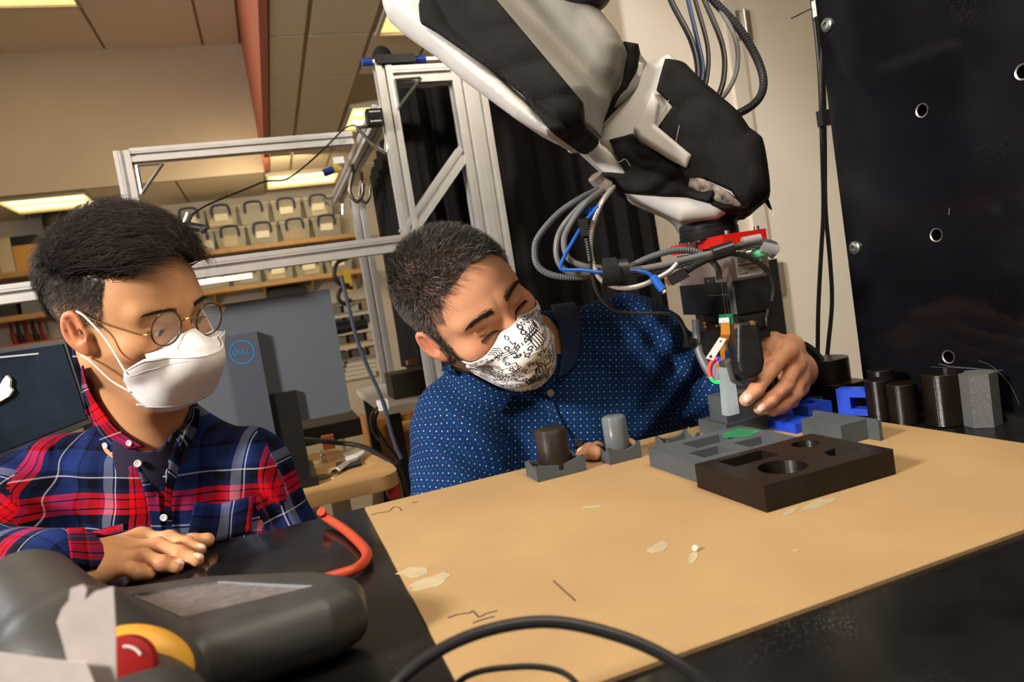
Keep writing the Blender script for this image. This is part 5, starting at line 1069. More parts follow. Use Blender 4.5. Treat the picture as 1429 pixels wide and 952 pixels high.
def solid_sheet(name, P, nu, nv, th, m, parent, hd=None, cols=None, uv=None, bulge=None):
    """give a grid of points real thickness (front and back skins joined at the rim)"""
    G_ = P.reshape(nv, nu, 3); du = np.gradient(G_, axis=1); dv = np.gradient(G_, axis=0); nrm = np.cross(du, dv); nrm /= np.linalg.norm(nrm, axis=2)[:, :, None]+1e-12
    B_ = (G_-nrm*th).reshape(-1, 3); V = np.vstack([P, B_]); F = grid_faces(nu, nv); n = len(P); F2 = F[:, ::-1]+n
    rim = [(j, j+1) for j in range(nu-1)]+[((nv-1)*nu+j+1, (nv-1)*nu+j) for j in range(nu-1)]+[((i+1)*nu, i*nu) for i in range(nv-1)]+[(i*nu+nu-1, (i+1)*nu+nu-1) for i in range(nv-1)]
    R_ = np.array([(a+n, b+n, b, a) for a, b in rim]); Fa = np.vstack([F, F2, R_])
    return mesh_from(name, V, Fa, m, parent, attrs={'Col': np.vstack([cols, cols])} if cols is not None else None, uv=np.vstack([uv, uv]) if uv is not None else None)
def skin_col(V, hd, base, red, extra=None):
    q = hd.loc(V); c = np.tile(np.array(base), (len(V), 1)); k = np.zeros(len(V))
    ear = np.clip((np.abs(q[:, 0])-.074*hd.wide)/.006, 0, 1)*(q[:, 1] < .03)*(q[:, 1] > -.045)*(np.abs(q[:, 2]) < .05); k = np.maximum(k, ear*.55)
    nose = np.exp(-((q[:, 0]/.016)**2+((q[:, 1]-.10)/.02)**2+((q[:, 2]+.01)/.03)**2)); k = np.maximum(k, nose*.35)
    chk = np.exp(-(((np.abs(q[:, 0])-.045)/.02)**2+((q[:, 1]-.07)/.03)**2+((q[:, 2]+.015)/.02)**2)); k = np.maximum(k, chk*.3)
    c = c*(1-k[:, None])+np.array(red)*k[:, None]
    lidd = np.exp(-(((np.abs(q[:, 0])-.031)/.016)**2+((q[:, 2]-.006)/.009)**2))*(q[:, 1] > .06); c *= (1-.18*lidd)[:, None]
    if extra is not None: c = extra(V, q, c)
    return c
eye_w = M('eye_white', (.62, .58, .55), .15); iris = M('eye_iris', (.02, .012, .008), .1)
def eyes(hd, person, gaze):
    for s in (1, -1):
        q = nb(); c = hd.w((.0310*s, .0765, .0058)); bmesh.ops.create_uvsphere(q, u_segments=20, v_segments=14, radius=.0112, matrix=Matrix.Translation(c)); ey = obj('eye', q, eye_w, person, smooth=True, sharp=False)
        g = hd.A@np.array(gaze); g /= np.linalg.norm(g); q = nb(); lathe(q, c+g*.0098, [(.0056, 0), (.0052, .0009), (.003, .0016), (0, .0018)], ax=g, n=20); obj('iris', q, iris, ey, smooth=True, sharp=False)
def lashes(hd, person, m, lens=.005, z=.0072, n=60):
    for s in (1, -1):
        t = np.linspace(-1, 1, n); pts = np.stack([s*(.0315+.0125*t), np.full(n, .088), z-.0016*t*t+0*t], 1); P = head_lines(hd, pts); f_ = hd.A[:, 1]; d = f_[None]*.8+hd.A[:, 2][None]*-.35+hd.A[:, 0][None]*(t[:, None]*s*.5)
        strands('eyelashes', np.vstack([P, P]), np.vstack([d, d+.1]), np.full(2*n, lens), .00022, m, person, segs=2, cols=np.tile([.015, .01, .008], (2*n, 1)))
        q = nb(); tube(q, P+f_*.0003, .00042, n=5, sm=2); obj('eyelid_line', q, M('lash_dark', (.03, .015, .01), .5), person, smooth=True)
def brows(hd, person, m, z0, x0, x1, arch, n, lens, th, col, seed=1):
    for s in (1, -1):
        rg = np.random.default_rng(seed); t = rg.random(n); x = x0+(x1-x0)*t; zz = z0+arch*np.sin(t*2.4)-.003*t+rg.normal(size=n)*th*(1-.5*t); P = head_lines(hd, np.stack([s*x, np.full(n, .09), zz], 1))
        e = 1e-3; d0 = hd.f(P); g = np.stack([hd.f(P+np.eye(3)[i]*e)-d0 for i in range(3)], 1); g /= np.linalg.norm(g, axis=1)[:, None]
        d = hd.A[:, 0][None]*s*(.9)+hd.A[:, 2][None]*(.55-.8*t[:, None])+g*.35; strands('eyebrow', P, d, lens*(.7+.6*rg.random(n)), .00028, m, person, segs=3, surf=hd.f, lift=.0012, seed=seed, cols=np.tile(col, (n, 1))*(.6+.8*rg.random((n, 1))))
# ------------------------------------------------------------------ cloth materials
def plaid_mat():
    m = M('plaid_flannel', (.02, .03, .1), .9, 0, spec=.08); nt = m.node_tree; b = nt.nodes['Principled BSDF']; uv = nt.nodes.new('ShaderNodeUVMap'); s = nt.nodes.new('ShaderNodeSeparateXYZ'); nt.links.new(uv.outputs[0], s.inputs[0])
    NV, BK, RD, GY, WH, BL = (.006, .011, .050), (.003, .0035, .008), (.58, .005, .012), (.15, .16, .23), (.42, .42, .48), (.010, .024, .115)
    seq = [(0, BL), (.09, BK), (.12, NV), (.20, BK), (.30, NV), (.345, GY), (.43, NV), (.45, WH), (.462, NV), (.50, BK), (.585, RD), (.625, BK), (.635, RD), (.70, BK), (.712, RD), (.755, NV), (.80, BK), (.88, WH), (.893, NV), (.93, BL)]
    def ramp(sock, per, ph):
        fr_ = math_node(nt, 'FRACT', math_node(nt, 'ADD', math_node(nt, 'DIVIDE', sock, per), ph)); cr = nt.nodes.new('ShaderNodeValToRGB'); cr.color_ramp.interpolation = 'CONSTANT'; el = cr.color_ramp.elements
        el[0].position = 0; el[0].color = (*seq[0][1], 1); el[1].position = seq[1][0]; el[1].color = (*seq[1][1], 1)
        for p_, c_ in seq[2:]: e_ = el.new(p_); e_.color = (*c_, 1)
        nt.links.new(fr_, cr.inputs['Fac']); return cr.outputs['Color']
    a = ramp(s.outputs['X'], .150, .38); c = ramp(s.outputs['Y'], .165, .12)
    tw = math_node(nt, 'SINE', math_node(nt, 'MULTIPLY', math_node(nt, 'ADD', s.outputs['X'], s.outputs['Y']), 4500)); f_ = math_node(nt, 'ADD', math_node(nt, 'MULTIPLY', tw, .22), .5)
    mx = nt.nodes.new('ShaderNodeMix'); mx.data_type = 'RGBA'; nt.links.new(f_, mx.inputs[0]); nt.links.new(a, mx.inputs[6]); nt.links.new(c, mx.inputs[7]); nt.links.new(mx.outputs[2], b.inputs['Base Color'])
    n2 = nt.nodes.new('ShaderNodeTexNoise'); n2.inputs['Scale'].default_value = 1400; bp = nt.nodes.new('ShaderNodeBump'); bp.inputs['Strength'].default_value = .3; bp.inputs['Distance'].default_value = .0006
    tc = nt.nodes.new('ShaderNodeTexCoord'); nt.links.new(tc.outputs['Object'], n2.inputs['Vector']); nt.links.new(n2.outputs['Fac'], bp.inputs['Height']); nt.links.new(bp.outputs['Normal'], b.inputs['Normal']); return m
def dots_mat():
    m = M('dotted_blue_cloth', (.01, .05, .17), .85, 0, spec=.10); nt = m.node_tree; b = nt.nodes['Principled BSDF']; uv = nt.nodes.new('ShaderNodeUVMap'); s = nt.nodes.new('ShaderNodeSeparateXYZ'); nt.links.new(uv.outputs[0], s.inputs[0]); P = .0098
    def lattice(ox, oy):
        fx = math_node(nt, 'SUBTRACT', math_node(nt, 'FRACT', math_node(nt, 'ADD', math_node(nt, 'DIVIDE', s.outputs['X'], P), ox)), .5); fy = math_node(nt, 'SUBTRACT', math_node(nt, 'FRACT', math_node(nt, 'ADD', math_node(nt, 'DIVIDE', s.outputs['Y'], P), oy)), .5)
        return math_node(nt, 'ADD', math_node(nt, 'ABSOLUTE', fx), math_node(nt, 'ABSOLUTE', fy))
    def ring(d, lo_, hi_): return math_node(nt, 'MULTIPLY', math_node(nt, 'GREATER_THAN', d, lo_), math_node(nt, 'LESS_THAN', d, hi_))
    r1 = ring(lattice(0, 0), .045, .112); r2 = ring(lattice(.5, .5), .04, .09)
    def mixc(f_, a, c):
        mx = nt.nodes.new('ShaderNodeMix'); mx.data_type = 'RGBA'; nt.links.new(f_, mx.inputs[0])
        if isinstance(a, tuple): mx.inputs[6].default_value = (*a, 1)
        else: nt.links.new(a, mx.inputs[6])
        mx.inputs[7].default_value = (*c, 1); return mx.outputs[2]
    c1 = mixc(r1, (.005, .027, .098), (.50, .56, .62)); c2 = mixc(r2, c1, (.07, .22, .50)); nt.links.new(c2, b.inputs['Base Color'])
    tc = nt.nodes.new('ShaderNodeTexCoord'); n2 = nt.nodes.new('ShaderNodeTexNoise'); n2.inputs['Scale'].default_value = 1600; bp = nt.nodes.new('ShaderNodeBump'); bp.inputs['Strength'].default_value = .25; bp.inputs['Distance'].default_value = .0005
    nt.links.new(tc.outputs['Object'], n2.inputs['Vector']); nt.links.new(n2.outputs['Fac'], bp.inputs['Height']); nt.links.new(bp.outputs['Normal'], b.inputs['Normal']); return m
def sleeve_uv(V, F, segs, torso_uv, dtorso, neck=None):
    """cloth coordinates: across the chest, or along and around the nearest sleeve segment"""
    uvs = [torso_uv(V)]; best = dtorso(V); gid = np.zeros(len(V), int); torso = best.copy()
    for a, b_, r1, r2, s0 in segs:
        d = s_rc(V, a, b_, r1, r2); k = d < best-.004; gid[k] = len(uvs); best = np.where(k, d, best)
        ax = (b_-a)/np.linalg.norm(b_-a); x, y = frame_for(ax); q = V-a; t = q@ax; an = np.arctan2(q@y, q@x)
        if neck is not None and s0 < .1:
            ow = a-neck; ow /= np.linalg.norm(ow); gid[k & (q@ow < -.012)] = 0; k2 = (q@ow >= -.012) & (torso < .02) & (q@ow < .25) & (d < .012) & ~k & (gid == 0); gid[k2] = len(uvs)
        uvs.append(np.stack([an*r1*1.0, t+s0], 1))
    fg = gid[F[:, 0]]; return np.stack(uvs)[fg[:, None], F]
def folds(p, specs):
    """wrinkles running along given lines: each spec = (point, direction across the fold, wavelength, amplitude, reach)"""
    v = 0
    for c, n_, wl, am, rc_ in specs:
        q = p-c; t = q@(n_/np.linalg.norm(n_)); v = v+am*np.sin(t/wl*6.283+2.5*np.sin((q@np.array([.6, .3, .74]))*14))*np.exp(-(q**2).sum(1)/rc_**2)
    return v
def button(c, n_, r, m, parent, name='button'):
    q = nb(); n_ = np.array(n_)/np.linalg.norm(n_); lathe(q, c, [(0, 0), (r, 0), (r, .0012), (r*.8, .0018), (r*.55, .0012), (0, .0012)], ax=n_, n=20); x, y = frame_for(n_)
    for sx in (-1, 1):
        for sy in (-1, 1): cyl(q, c+n_*.0011+x*r*.2*sx+y*r*.2*sy, c+n_*.0014+x*r*.2*sx+y*r*.2*sy, r*.09, n=6)
    return obj(name, q, m, parent, smooth=True)
def drape(f, px_d, off, it=25):
    """drop points along the sight line onto a cloth surface, then lift by off"""
    R_ = np.array([ray(x, y) for x, y in px_d]); R_ /= np.linalg.norm(R_, axis=1)[:, None]; t = np.full(len(R_), .55); bt = t.copy(); bd = np.full(len(R_), 9.)
    for _ in range(60):
        d = f(CAM+R_*t[:, None]); k = np.abs(d) < bd; bt[k] = t[k]; bd[k] = np.abs(d)[k]; t += np.where(np.abs(d) < .0004, 0, np.clip(d, -.01, .2))
    out = CAM+R_*bt[:, None]
    P = np.array(out); e = 1e-3; d0 = f(P); g = np.stack([f(P+np.eye(3)[i]*e)-d0 for i in range(3)], 1); g /= np.linalg.norm(g, axis=1)[:, None]+1e-9; return P+g*off, g
def leaf(name, rows, f, m, parent, uvs=.0, th=.0016, off=(.004, .002), nu=24):
    """cloth leaf (collar, pocket, placket) between two pixel lines laid on the shirt"""
    a = spline([(*p_, 0) for p_ in rows[0]], 10)[:, :2]; b_ = spline([(*p_, 0) for p_ in rows[1]], 10)[:, :2]
    rs = lambda c, n: np.stack([np.interp(np.linspace(0, 1, n), np.linspace(0, 1, len(c)), c[:, k]) for k in (0, 1)], 1); a = rs(a, nu); b_ = rs(b_, nu); nv = 8; pts = []
    for j in range(nv):
        t = j/(nv-1); pts += [tuple(q) for q in a*(1-t)+b_*t]
    P, g = drape(f, pts, 0); o_ = np.repeat(np.linspace(off[0], off[1], nv), nu); P = P+g*o_[:, None]
    G_ = P.reshape(nv, nu, 3); lu = np.concatenate([[0], np.cumsum(np.linalg.norm(np.diff(G_[0], axis=0), axis=1))]); lv = np.concatenate([[0], np.cumsum(np.linalg.norm(np.diff(G_[:, nu//2], axis=0), axis=1))])
    uv = np.stack([np.tile(lv[:, None], (1, nu)).ravel()+uvs, np.tile(lu[None], (nv, 1)).ravel()], 1)
    return solid_sheet(name, P, nu, nv, -th, m, parent, uv=uv)
# ------------------------------------------------------------------ THE MAN IN PLAID (left)
A_L = [[-.504, .852, .142], [-.832, -.434, -.345], [-.232, -.292, .928]]
def yawed(A, deg):
    A = np.array(A); c_, s_ = math.cos(math.radians(deg)), math.sin(math.radians(deg)); return A@np.array([[c_, -s_, 0], [s_, c_, 0], [0, 0, 1]])
HL = Head(np.array([-.182, 1.065, 1.187])+CR*.010+CU*.004, yawed(A_L, -13), wide=.98, ear=.86)
pl_ = thing('person', 'man in red and navy plaid shirt, white mask and round glasses', 'person', (-.2, 1.15, 0))
plaid = plaid_mat(); skinL = skin_mat('skin_light_tan', (.62, .34, .20))
neckL = W(222, 640, 1.04); chestL = W(215, 760, 1.09)
# right hand flat on the black table top (positions from the height over the table)
hz = TT
def hp_(x, y, h): return onz(x, y, hz+h)
mcpI, mcpM, mcpR, mcpP = hp_(196, 754, .026), hp_(170, 768, .030), hp_(150, 783, .029), hp_(140, 797, .024)
def chain(m_, a, b, c): return [m_, hp_(*a), hp_(*b), hp_(*c)]
handL = dict(fingers=[
    (chain(mcpI, (236, 752, .024), (262, 760, .016), (279, 768, .0085)), [.0098, .0088, .0078, .0070]),
    (chain(mcpM, (221, 762, .026), (251, 773, .017), (275, 782, .0080)), [.0100, .0088, .0080, .0072]),
    (chain(mcpR, (199, 777, .024), (227, 786, .015), (247, 791, .0078)), [.0098, .0084, .0075, .0068]),
    (chain(mcpP, (170, 792, .020), (192, 799, .013), (209, 801, .0072)), [.0092, .0076, .0068, .0062]),
    ([hp_(185, 762, .018), hp_(235, 760, .014), hp_(268, 757, .013), hp_(289, 754, .0105)], [.012, .0105, .0092, .0085])], nails=[])
wristL = hp_(92, 792, .036)
handL['palm'] = [(wristL, mcpM, .021, .014), (wristL, mcpI, .019, .013), (wristL, mcpR, .020, .0125), (hp_(108, 806, .026), mcpP, .019, .0125), (hp_(110, 808, .018), hp_(128, 812, .012), .014, .010), (mcpI, mcpP, .011, .0105)]
for ch, rr in handL['fingers'][:4]: handL['nails'].append(nail(ch[3], ch[2], (0, 0, 1), rr[3]))
shL, shR = W(345, 660, 1.09), W(62, 690, 1.02)          # his left (photo right) and right shoulders
elR = W(-80, 800, .88); elL = W(398, 765, 1.10)
def bodyL(p):
    d = HL.f(p)
    d = smin(d, s_rc(p, HL.w((0, -.022, -.055)), neckL, .0525, .056), .030)
    d = smin(d, s_rc(p, HL.w((0, .022, -.095)), neckL+np.array([.0, -.030, .01]), .016, .020), .05)
    d = smin(d, s_rc(p, neckL, chestL, .058, .085), .05); d = smin(d, s_rc(p, shL+CF*.03, shR+CF*.03, .036, .036), .05)
    d = smin(d, s_rc(p, shR, elR, .040, .034), .04); d = smin(d, s_rc(p, elR, wristL, .030, .0215), .02); d = smin(d, s_rc(p, shL, elL, .040, .036), .04)
    return off_table(p, smin(d, hand_f(p, handL), .010))
def extraL(V, q, c):
    # short stubble fade at the side and back of the head: real hair growing through the skin
    th_ = np.clip((.050-q[:, 1])/.012, 0, 1)*np.clip((q[:, 2]+.062)/.020, 0, 1)*np.clip((np.abs(q[:, 0])-.020*(q[:, 1] > .02))/.02, 0, 1); up_ = np.clip((q[:, 2]+.000+np.clip(-q[:, 1]-.02, 0, .04)*1.2)/.045, 0, 1)
    ear = (np.abs(q[:, 0]) > .0765)*(q[:, 2] < .036)*(q[:, 1] > -.04); d = np.clip(th_*(.25+.85*up_), 0, 1)*(1-ear)*(q[:, 2] > -.06); front = (q[:, 1] > .040); d = np.where(front, 0, d)
    d = np.where((q[:, 1] > .015) & (q[:, 2] < .012), 0, d); top = (q[:, 2] > .078-.25*np.clip(q[:, 1], 0, 1)*0) & (q[:, 1] < .055); d = np.where(top, 1, d)
    d = d*np.clip(.30+.9*(q[:, 2]-.012)/.045, .25, 1); c = c*(1-.90*d[:, None])+np.array([.03, .020, .015])*.90*d[:, None]
    c = hand_col(V, c, handL, [(0, 0, 1)]*4)
    return c
lo = np.array([-.75, .70, TT-.02]); hi = np.array([.22, 1.36, 1.40]); hi[2] = 1.36
V, F = sdf_mesh(bodyL, (-.80, .66, TT-.30), (.25, 1.42, 1.42), .0026, 5)
body = mesh_from('body', V, F, skinL, pl_, attrs={'Col': skin_col(V, HL, (.58, .30, .145), (.62, .17, .08), extraL)})
eyes(HL, pl_, (-.25, .93, -.28)); hm = hair_mat('hair_strands', (.02, .015, .012)); lashes(HL, pl_, hm)
brows(HL, pl_, hm, .0325, .013, .048, .003, 230, .0070, .0016, (.022, .014, .010))
# hair: long strands on top swept forward, stubble at the side
def inside_top(q, rg):
    front = .060+.010*(1-(q[:, 0]/.06)**2); hl = np.where(q[:, 1] > front, 9, np.where(q[:, 1] > -.01, .074, .062)-.55*np.clip(q[:, 1]-.03, 0, 1)*0-.35*np.clip(-q[:, 1]-.04, 0, 1)); side = np.abs(q[:, 0]) > .066
    return (q[:, 2] > hl+.004*rg.normal(size=len(q))) | ((q[:, 1] < -.075) & (q[:, 2] > .012))
P, N_ = scalp_points(HL, 9500, inside_top, 5); q = HL.loc(P); rg_ = np.random.default_rng(9)
dl = np.stack([-.35*np.ones(len(q))+q[:, 0]*-2.0, .95+0*q[:, 0], .55+q[:, 0]*0], 1); back = (q[:, 1] < -.055)[:, None]; dl = np.where(back, np.stack([q[:, 0]*3, -.25+0*q[:, 0], -.9+0*q[:, 0]], 1), dl); dl = dl+rg_.normal(size=dl.shape)*.22
dl /= np.linalg.norm(dl, axis=1)[:, None]; D = dl@HL.A.T*.8+N_*.55; D /= np.linalg.norm(D, axis=1)[:, None]
lenL = np.where(back[:, 0], .040, .062)*(.6+.55*rg_.random(len(q))); lft = np.clip(.006+.012*np.clip((q[:, 2]-.04)/.06, 0, 1)+.006*rg_.random(len(q))-.006*back[:, 0], .003, .05)
colL = np.array([.020, .0135, .011])*(.6+.9*rg_.random((len(q), 1)))+(rg_.random((len(q), 1)) < .08)*np.array([.05, .03, .02])
strands('hair', P, D, lenL, .00042, hm, pl_, surf=HL.f, lift=lft, segs=7, curl=.05, seed=4, cols=colL)
# under layer that gives the mass of hair its volume
def hair_mass(p):
    q = HL.loc(p); d = HL.f(p)-.006-.009*np.clip((q[:, 2]-.05)/.05, 0, 1)-noise3(q*np.array([1, .35, 1]), 26, 8)*.0022
    cut = np.maximum(.070+.010*np.clip(q[:, 1]/.03, 0, 1)+.40*np.clip(-q[:, 1]-.06, -.0, 1)*-1-q[:, 2], q[:, 1]-.066); back_ = np.maximum(q[:, 1]+.070, .000-q[:, 2]); return smax(d, np.minimum(cut, back_), .010)
V, F = sdf_mesh(hair_mass, *bounds([HL.o], .19), .003, 4); mesh_from('hair_base', V, F, M('hair_black_mass', (.008, .006, .005), .9, 0, 300, .3, .6, 900, spec=.05), pl_)
def inside_fade(q, rg): return (q[:, 2] > -.035+.015*(q[:, 1] > -.03)+.02*rg.random(len(q))) & (q[:, 2] < .075) & (q[:, 1] < .040-.25*np.clip(.03-q[:, 2], 0, 1)) & (np.abs(q[:, 0]) < .0775) & ~((q[:, 1] > .012) & (q[:, 2] < .012))
P, N_ = scalp_points(HL, 7000, inside_fade, 6); q = HL.loc(P); D = N_*.7+(np.array([[0, -.25, -.8]])@HL.A.T); D += np.random.default_rng(3).normal(size=D.shape)*.2; D /= np.linalg.norm(D, axis=1)[:, None]
strands('short_hair', P, D, .0035+.010*np.clip((q[:, 2]-.0)/.07, 0, 1), .00030, hm, pl_, segs=2, cols=np.tile([.018, .013, .011], (len(P), 1)))
# glasses
gl = M('dark_gold_wire', (.16, .11, .05), .25, .9); gold = M('gold_wire', (.55, .40, .16), .25, 1)
spec = obj('glasses_frame', (lambda q: (q.verts.new(HL.w((0, .115, .012))), q)[1])(nb()), gl, pl_) if 0 else None
def ringpts(s, R_=.0222, n=40):
    return [HL.w((s*.0345+R_*math.cos(t), .1035-.006*abs(math.cos(t)*.5+s*.5*1)*0-.10*abs(s*.0345+R_*math.cos(t))*.22, .0065+R_*.98*math.sin(t)+.005+.003*s)) for t in np.linspace(0, 2*math.pi, n)]
gf = nb()
for s in (1, -1): tube(gf, ringpts(s), .00115, n=8, sm=0, cap=False)
G0 = obj('glasses_frame', gf, gl, pl_, smooth=True); G0['label'] = 'round thin rimmed metal glasses'
q = nb(); tube(q, [HL.w((.0130, .1035, .019)), HL.w((.006, .1085, .0215)), HL.w((-.006, .1085, .0205)), HL.w((-.0130, .1035, .016))], .0011, n=8); obj('bridge', q, gold, G0, smooth=True)
for s in (1, -1):
    q = nb(); tube(q, [HL.w((s*.0568, .1020, .014)), HL.w((s*.067, .098, .015)), HL.w((s*.074, .060, .019)), HL.w((s*.0785, .028, .024)), HL.w((s*.0790, .010, .030)), HL.w((s*.0785, -.008, .022)), HL.w((s*.0765, -.018, .004))], .0010, n=8); obj('temple_arm', q, gold, G0, smooth=True)
    q = nb(); c = HL.w((s*.060, .1010, .0145)); cyl(q, c-HL.A[:, 2]*.0025, c+HL.A[:, 2]*.0025, .0022, n=8); obj('hinge', q, gold, G0, smooth=True)
    q = nb(); bmesh.ops.create_uvsphere(q, u_segments=10, v_segments=8, radius=.0035, matrix=Matrix.Translation(HL.w((s*.0105, .0985, .004)))); obj('nose_pad', q, M('clear_pad', (.6, .5, .4), .2, alpha=.5), G0, smooth=True)
    rp = ringpts(s, .0219, 33)[:-1]; q = nb(); n_ = HL.A[:, 1]; prism(q, rp, n_*.0008); obj('lens', q, M('spectacle_glass', (1, 1, 1), .02, alpha=.07, spec=.8), G0)
# folded white mask
mw = M('white_mask_fabric', (.80, .79, .78), .8, 0, 0, 0, .25, 1500); mx_, my_ = 64, 26
def panel(name, zf, off, phmax=.93, nu=72, nv=26, m=mw, th=.0009):
    P, PH, VV = mask_grid(HL, np.linspace(-phmax, phmax, nu), np.linspace(0, 1, nv), zf, off)
    return solid_sheet(name, HL.w(P), nu, nv, th, m, pl_), P
rim = lambda PH: np.clip((1-np.abs(PH/.93))/.30, 0, 1)**.5
zt_, zb_ = -.017, -.092
fr_off = lambda PH, VV: .0035+.0165*np.clip(1-(PH/1.25)**2, 0, 1)+.006*np.sin(VV*math.pi)*np.clip(1-(PH/1.2)**2, 0, 1)
p1_, P1 = panel('mask_front_panel', lambda PH, VV: (zt_+zb_)/2+(.5-VV)*(zt_-zb_)*rim(PH), lambda PH, VV: np.maximum(fr_off(PH, VV), .0035)+.004)
p1_['label'] = 'white folded face mask front panel'
panel('mask_top_panel', lambda PH, VV: (zt_-.002)+VV*(.022*np.exp(-(PH/.26)**2)+.002*(1-np.abs(PH/1.1))), lambda PH, VV: (fr_off(PH, 0*VV)+.001)*(1-VV)+.0022*VV, .62)
panel('mask_bottom_panel', lambda PH, VV: (zb_+.002)-VV*.022*np.clip(1-(PH/1.15)**2, 0, 1), lambda PH, VV: (fr_off(PH, 0*VV)+.001)*(1-VV)+.003*VV, .80)
seam = M('mask_stitch', (.55, .55, .55), .8)
def onmask(ph, v, e=.001):
    PH = np.array(ph, float); VV = np.array(v, float); z = (zt_+zb_)/2+(.5-VV)*(zt_-zb_)*rim(PH); of = np.maximum(fr_off(PH, VV), .0035)+.004+e; D = np.stack([np.sin(PH), np.cos(PH), 0*PH], 1); r = np.full(len(PH), .02); O = np.stack([0*PH, 0*PH+.01, z], 1)
    for _ in range(45): r = np.clip(r+np.clip(of-HL.f(HL.w(O+D*r[:, None])), -.01, .01)*.7, .01, .2)
    return HL.w(O+D*r[:, None])
t = np.linspace(-.88, .88, 50)
for vv in (.035+0*t, .965+0*t):
    q = nb(); tube(q, onmask(t, vv, .0002), .00045, n=5, sm=0); obj('mask_seam', q, seam, pl_)
for a, b_ in ((.30, .08), (.70, .92)):
    t2 = np.linspace(.25, .89, 20); vv = b_+(a-b_)*(t2-.25)/.64; q = nb(); tube(q, onmask(t2, vv, .0001), .0003, n=5, sm=0); obj('mask_seam', q, seam, pl_)
white_el = M('white_elastic', (.8, .78, .75), .7)
for s in (1, -1):
    e0, e1 = onmask([s*.85], [.10])[0], onmask([s*.85], [.90])[0]
    q = nb(); tube(q, [e0, HL.w((s*.076, .048, .000)), HL.w((s*.0795, .022, .024)), HL.w((s*.0800, .008, .029))], .0013, n=8); obj('mask_elastic', q, white_el, pl_, smooth=True)
    q = nb(); tube(q, [e1, HL.w((s*.070, .042, -.058)), HL.w((s*.0765, .018, -.036)), HL.w((s*.0780, .004, -.030))], .0013, n=8); obj('mask_elastic', q, white_el, pl_, smooth=True)
# shirt
def torsoL(p):
    c = chestL; d = s_rc(p, W(120, 745, 1.10), W(305, 730, 1.12), .118, .118); d = smin(d, s_rc(p, W(215, 700, 1.10), W(215, 950, 1.14), .13, .135), .06); d = smin(d, s_rc(p, neckL, chestL, .072, .105), .04)
    d = smin(d, s_rc(p, shL, neckL+np.array([0, .035, .005]), .062, .058), .05); d = smin(d, s_rc(p, shR, neckL+np.array([0, .035, .005]), .064, .058), .05); return d
wr2 = hp_(80, 792, .038)
segL = [(shR, elR, .072, .060, 0.), (elR, wr2, .058, .040, .33), (shL+CF*.01, elL, .058, .054, .05), (elL, W(360, 850, 1.0), .056, .045, .3)]
ch_n = camvec(.05, .1, 1)
def shirtL(p):
    d = torsoL(p)
    for a, b_, r1, r2, _ in segL: d = smin(d, s_rc(p, a, b_, r1, r2), .035)
    fo = folds(p, [(W(150, 620, .98), camvec(.8, -.5, 0), .075, .0035, .13), (W(20, 720, .93), camvec(.5, 1, 0), .055, .0060, .12), (W(60, 780, .88), camvec(.9, .6, 0), .05, .0030, .09), (W(395, 680, 1.04), camvec(.9, .3, 0), .060, .0055, .12), (W(330, 640, 1.0), camvec(.7, .7, 0), .08, .0035, .10), (W(200, 720, 1.0), camvec(1, .2, 0), .11, .003, .14)])
    d = d+fo+noise3(p, 9, 21)*.0016
    # open neck: the cloth follows the neck and ends in a tilted ring
    top_ = HL.w((0, -.022, -.055)); na = (top_-neckL)/np.linalg.norm(top_-neckL); n_ = na-CF*.42; n_ /= np.linalg.norm(n_)
    d = smin(d, s_rc(p, top_, neckL, .058, .072), .03); cp = neckL+na*.062; d = smax(d, -np.maximum(-((p-cp)@n_), np.linalg.norm(p-cp, axis=1)-.125), .004)
    v_ = Slab([(206, 606), (252, 600), (246, 640), (226, 688), (214, 655)], 1.0, (.05, .1, 1), .075, .01); d = smax(d, -v_(p), .008)
    return off_table(p, d)
V, F = sdf_mesh(shirtL, (-.95, .62, TT-.22), (.30, 1.50, 1.30), .0042, 4)
tuv = lambda V: np.stack([(V-chestL)@CR*1.0+.12*np.abs(0), (V-chestL)@CU], 1)
uvL = sleeve_uv(V, F, segL, tuv, torsoL, neckL); shirt = mesh_from('shirt', V, F, plaid, pl_, uv=uvL); shirt['label'] = 'red, navy and white plaid flannel shirt'
tsl = Slab([(180, 606), (194, 617), (206, 624), (216, 628), (226, 629), (236, 625), (246, 614), (256, 598), (275, 640), (250, 720), (190, 720), (175, 640)], 1.0, (.05, .1, 1), .12, .002)
sobj('undershirt', lambda p: np.maximum(np.maximum(bodyL(p)-.006, tsl(p)), -(bodyL(p)+.004)), neckL-.18, neckL+.14, .0032, M('navy_tee', (.018, .014, .035), .85, 0, 0, 0, .2, 900), pl_, lev=3)
# collar leaves, placket, pockets, buttons
fL = shirtL
leaf('collar', ([(122, 508), (131, 537), (147, 568), (170, 597), (204, 622)], [(117, 512), (119, 545), (128, 582), (141, 611), (158, 630)]), lambda p: np.minimum(shirtL(p), bodyL(p)), plaid, pl_, uvs=.03, th=.002, off=(.008, .004))
leaf('collar', ([(268, 573), (262, 588), (250, 600), (246, 612)], [(274, 575), (273, 592), (266, 612), (250, 632)]), lambda p: np.minimum(shirtL(p), bodyL(p)), plaid, pl_, uvs=.0, th=.002, off=(.006, .004))
leaf('placket', ([(203, 624), (213, 655), (222, 690), (226, 730), (228, 775)], [(180, 622), (192, 655), (203, 690), (210, 730), (212, 775)]), fL, plaid, pl_, uvs=.085, off=(.003, .002))
leaf('placket', ([(247, 612), (238, 640), (231, 680), (232, 730), (234, 775)], [(256, 622), (249, 650), (241, 685), (241, 730), (243, 775)]), fL, plaid, pl_, uvs=.02, off=(.0045, .0035))
leaf('pocket', ([(92, 742), (130, 740), (172, 731)], [(100, 790), (140, 795), (180, 790)]), fL, plaid, pl_, uvs=.05, off=(.004, .002))
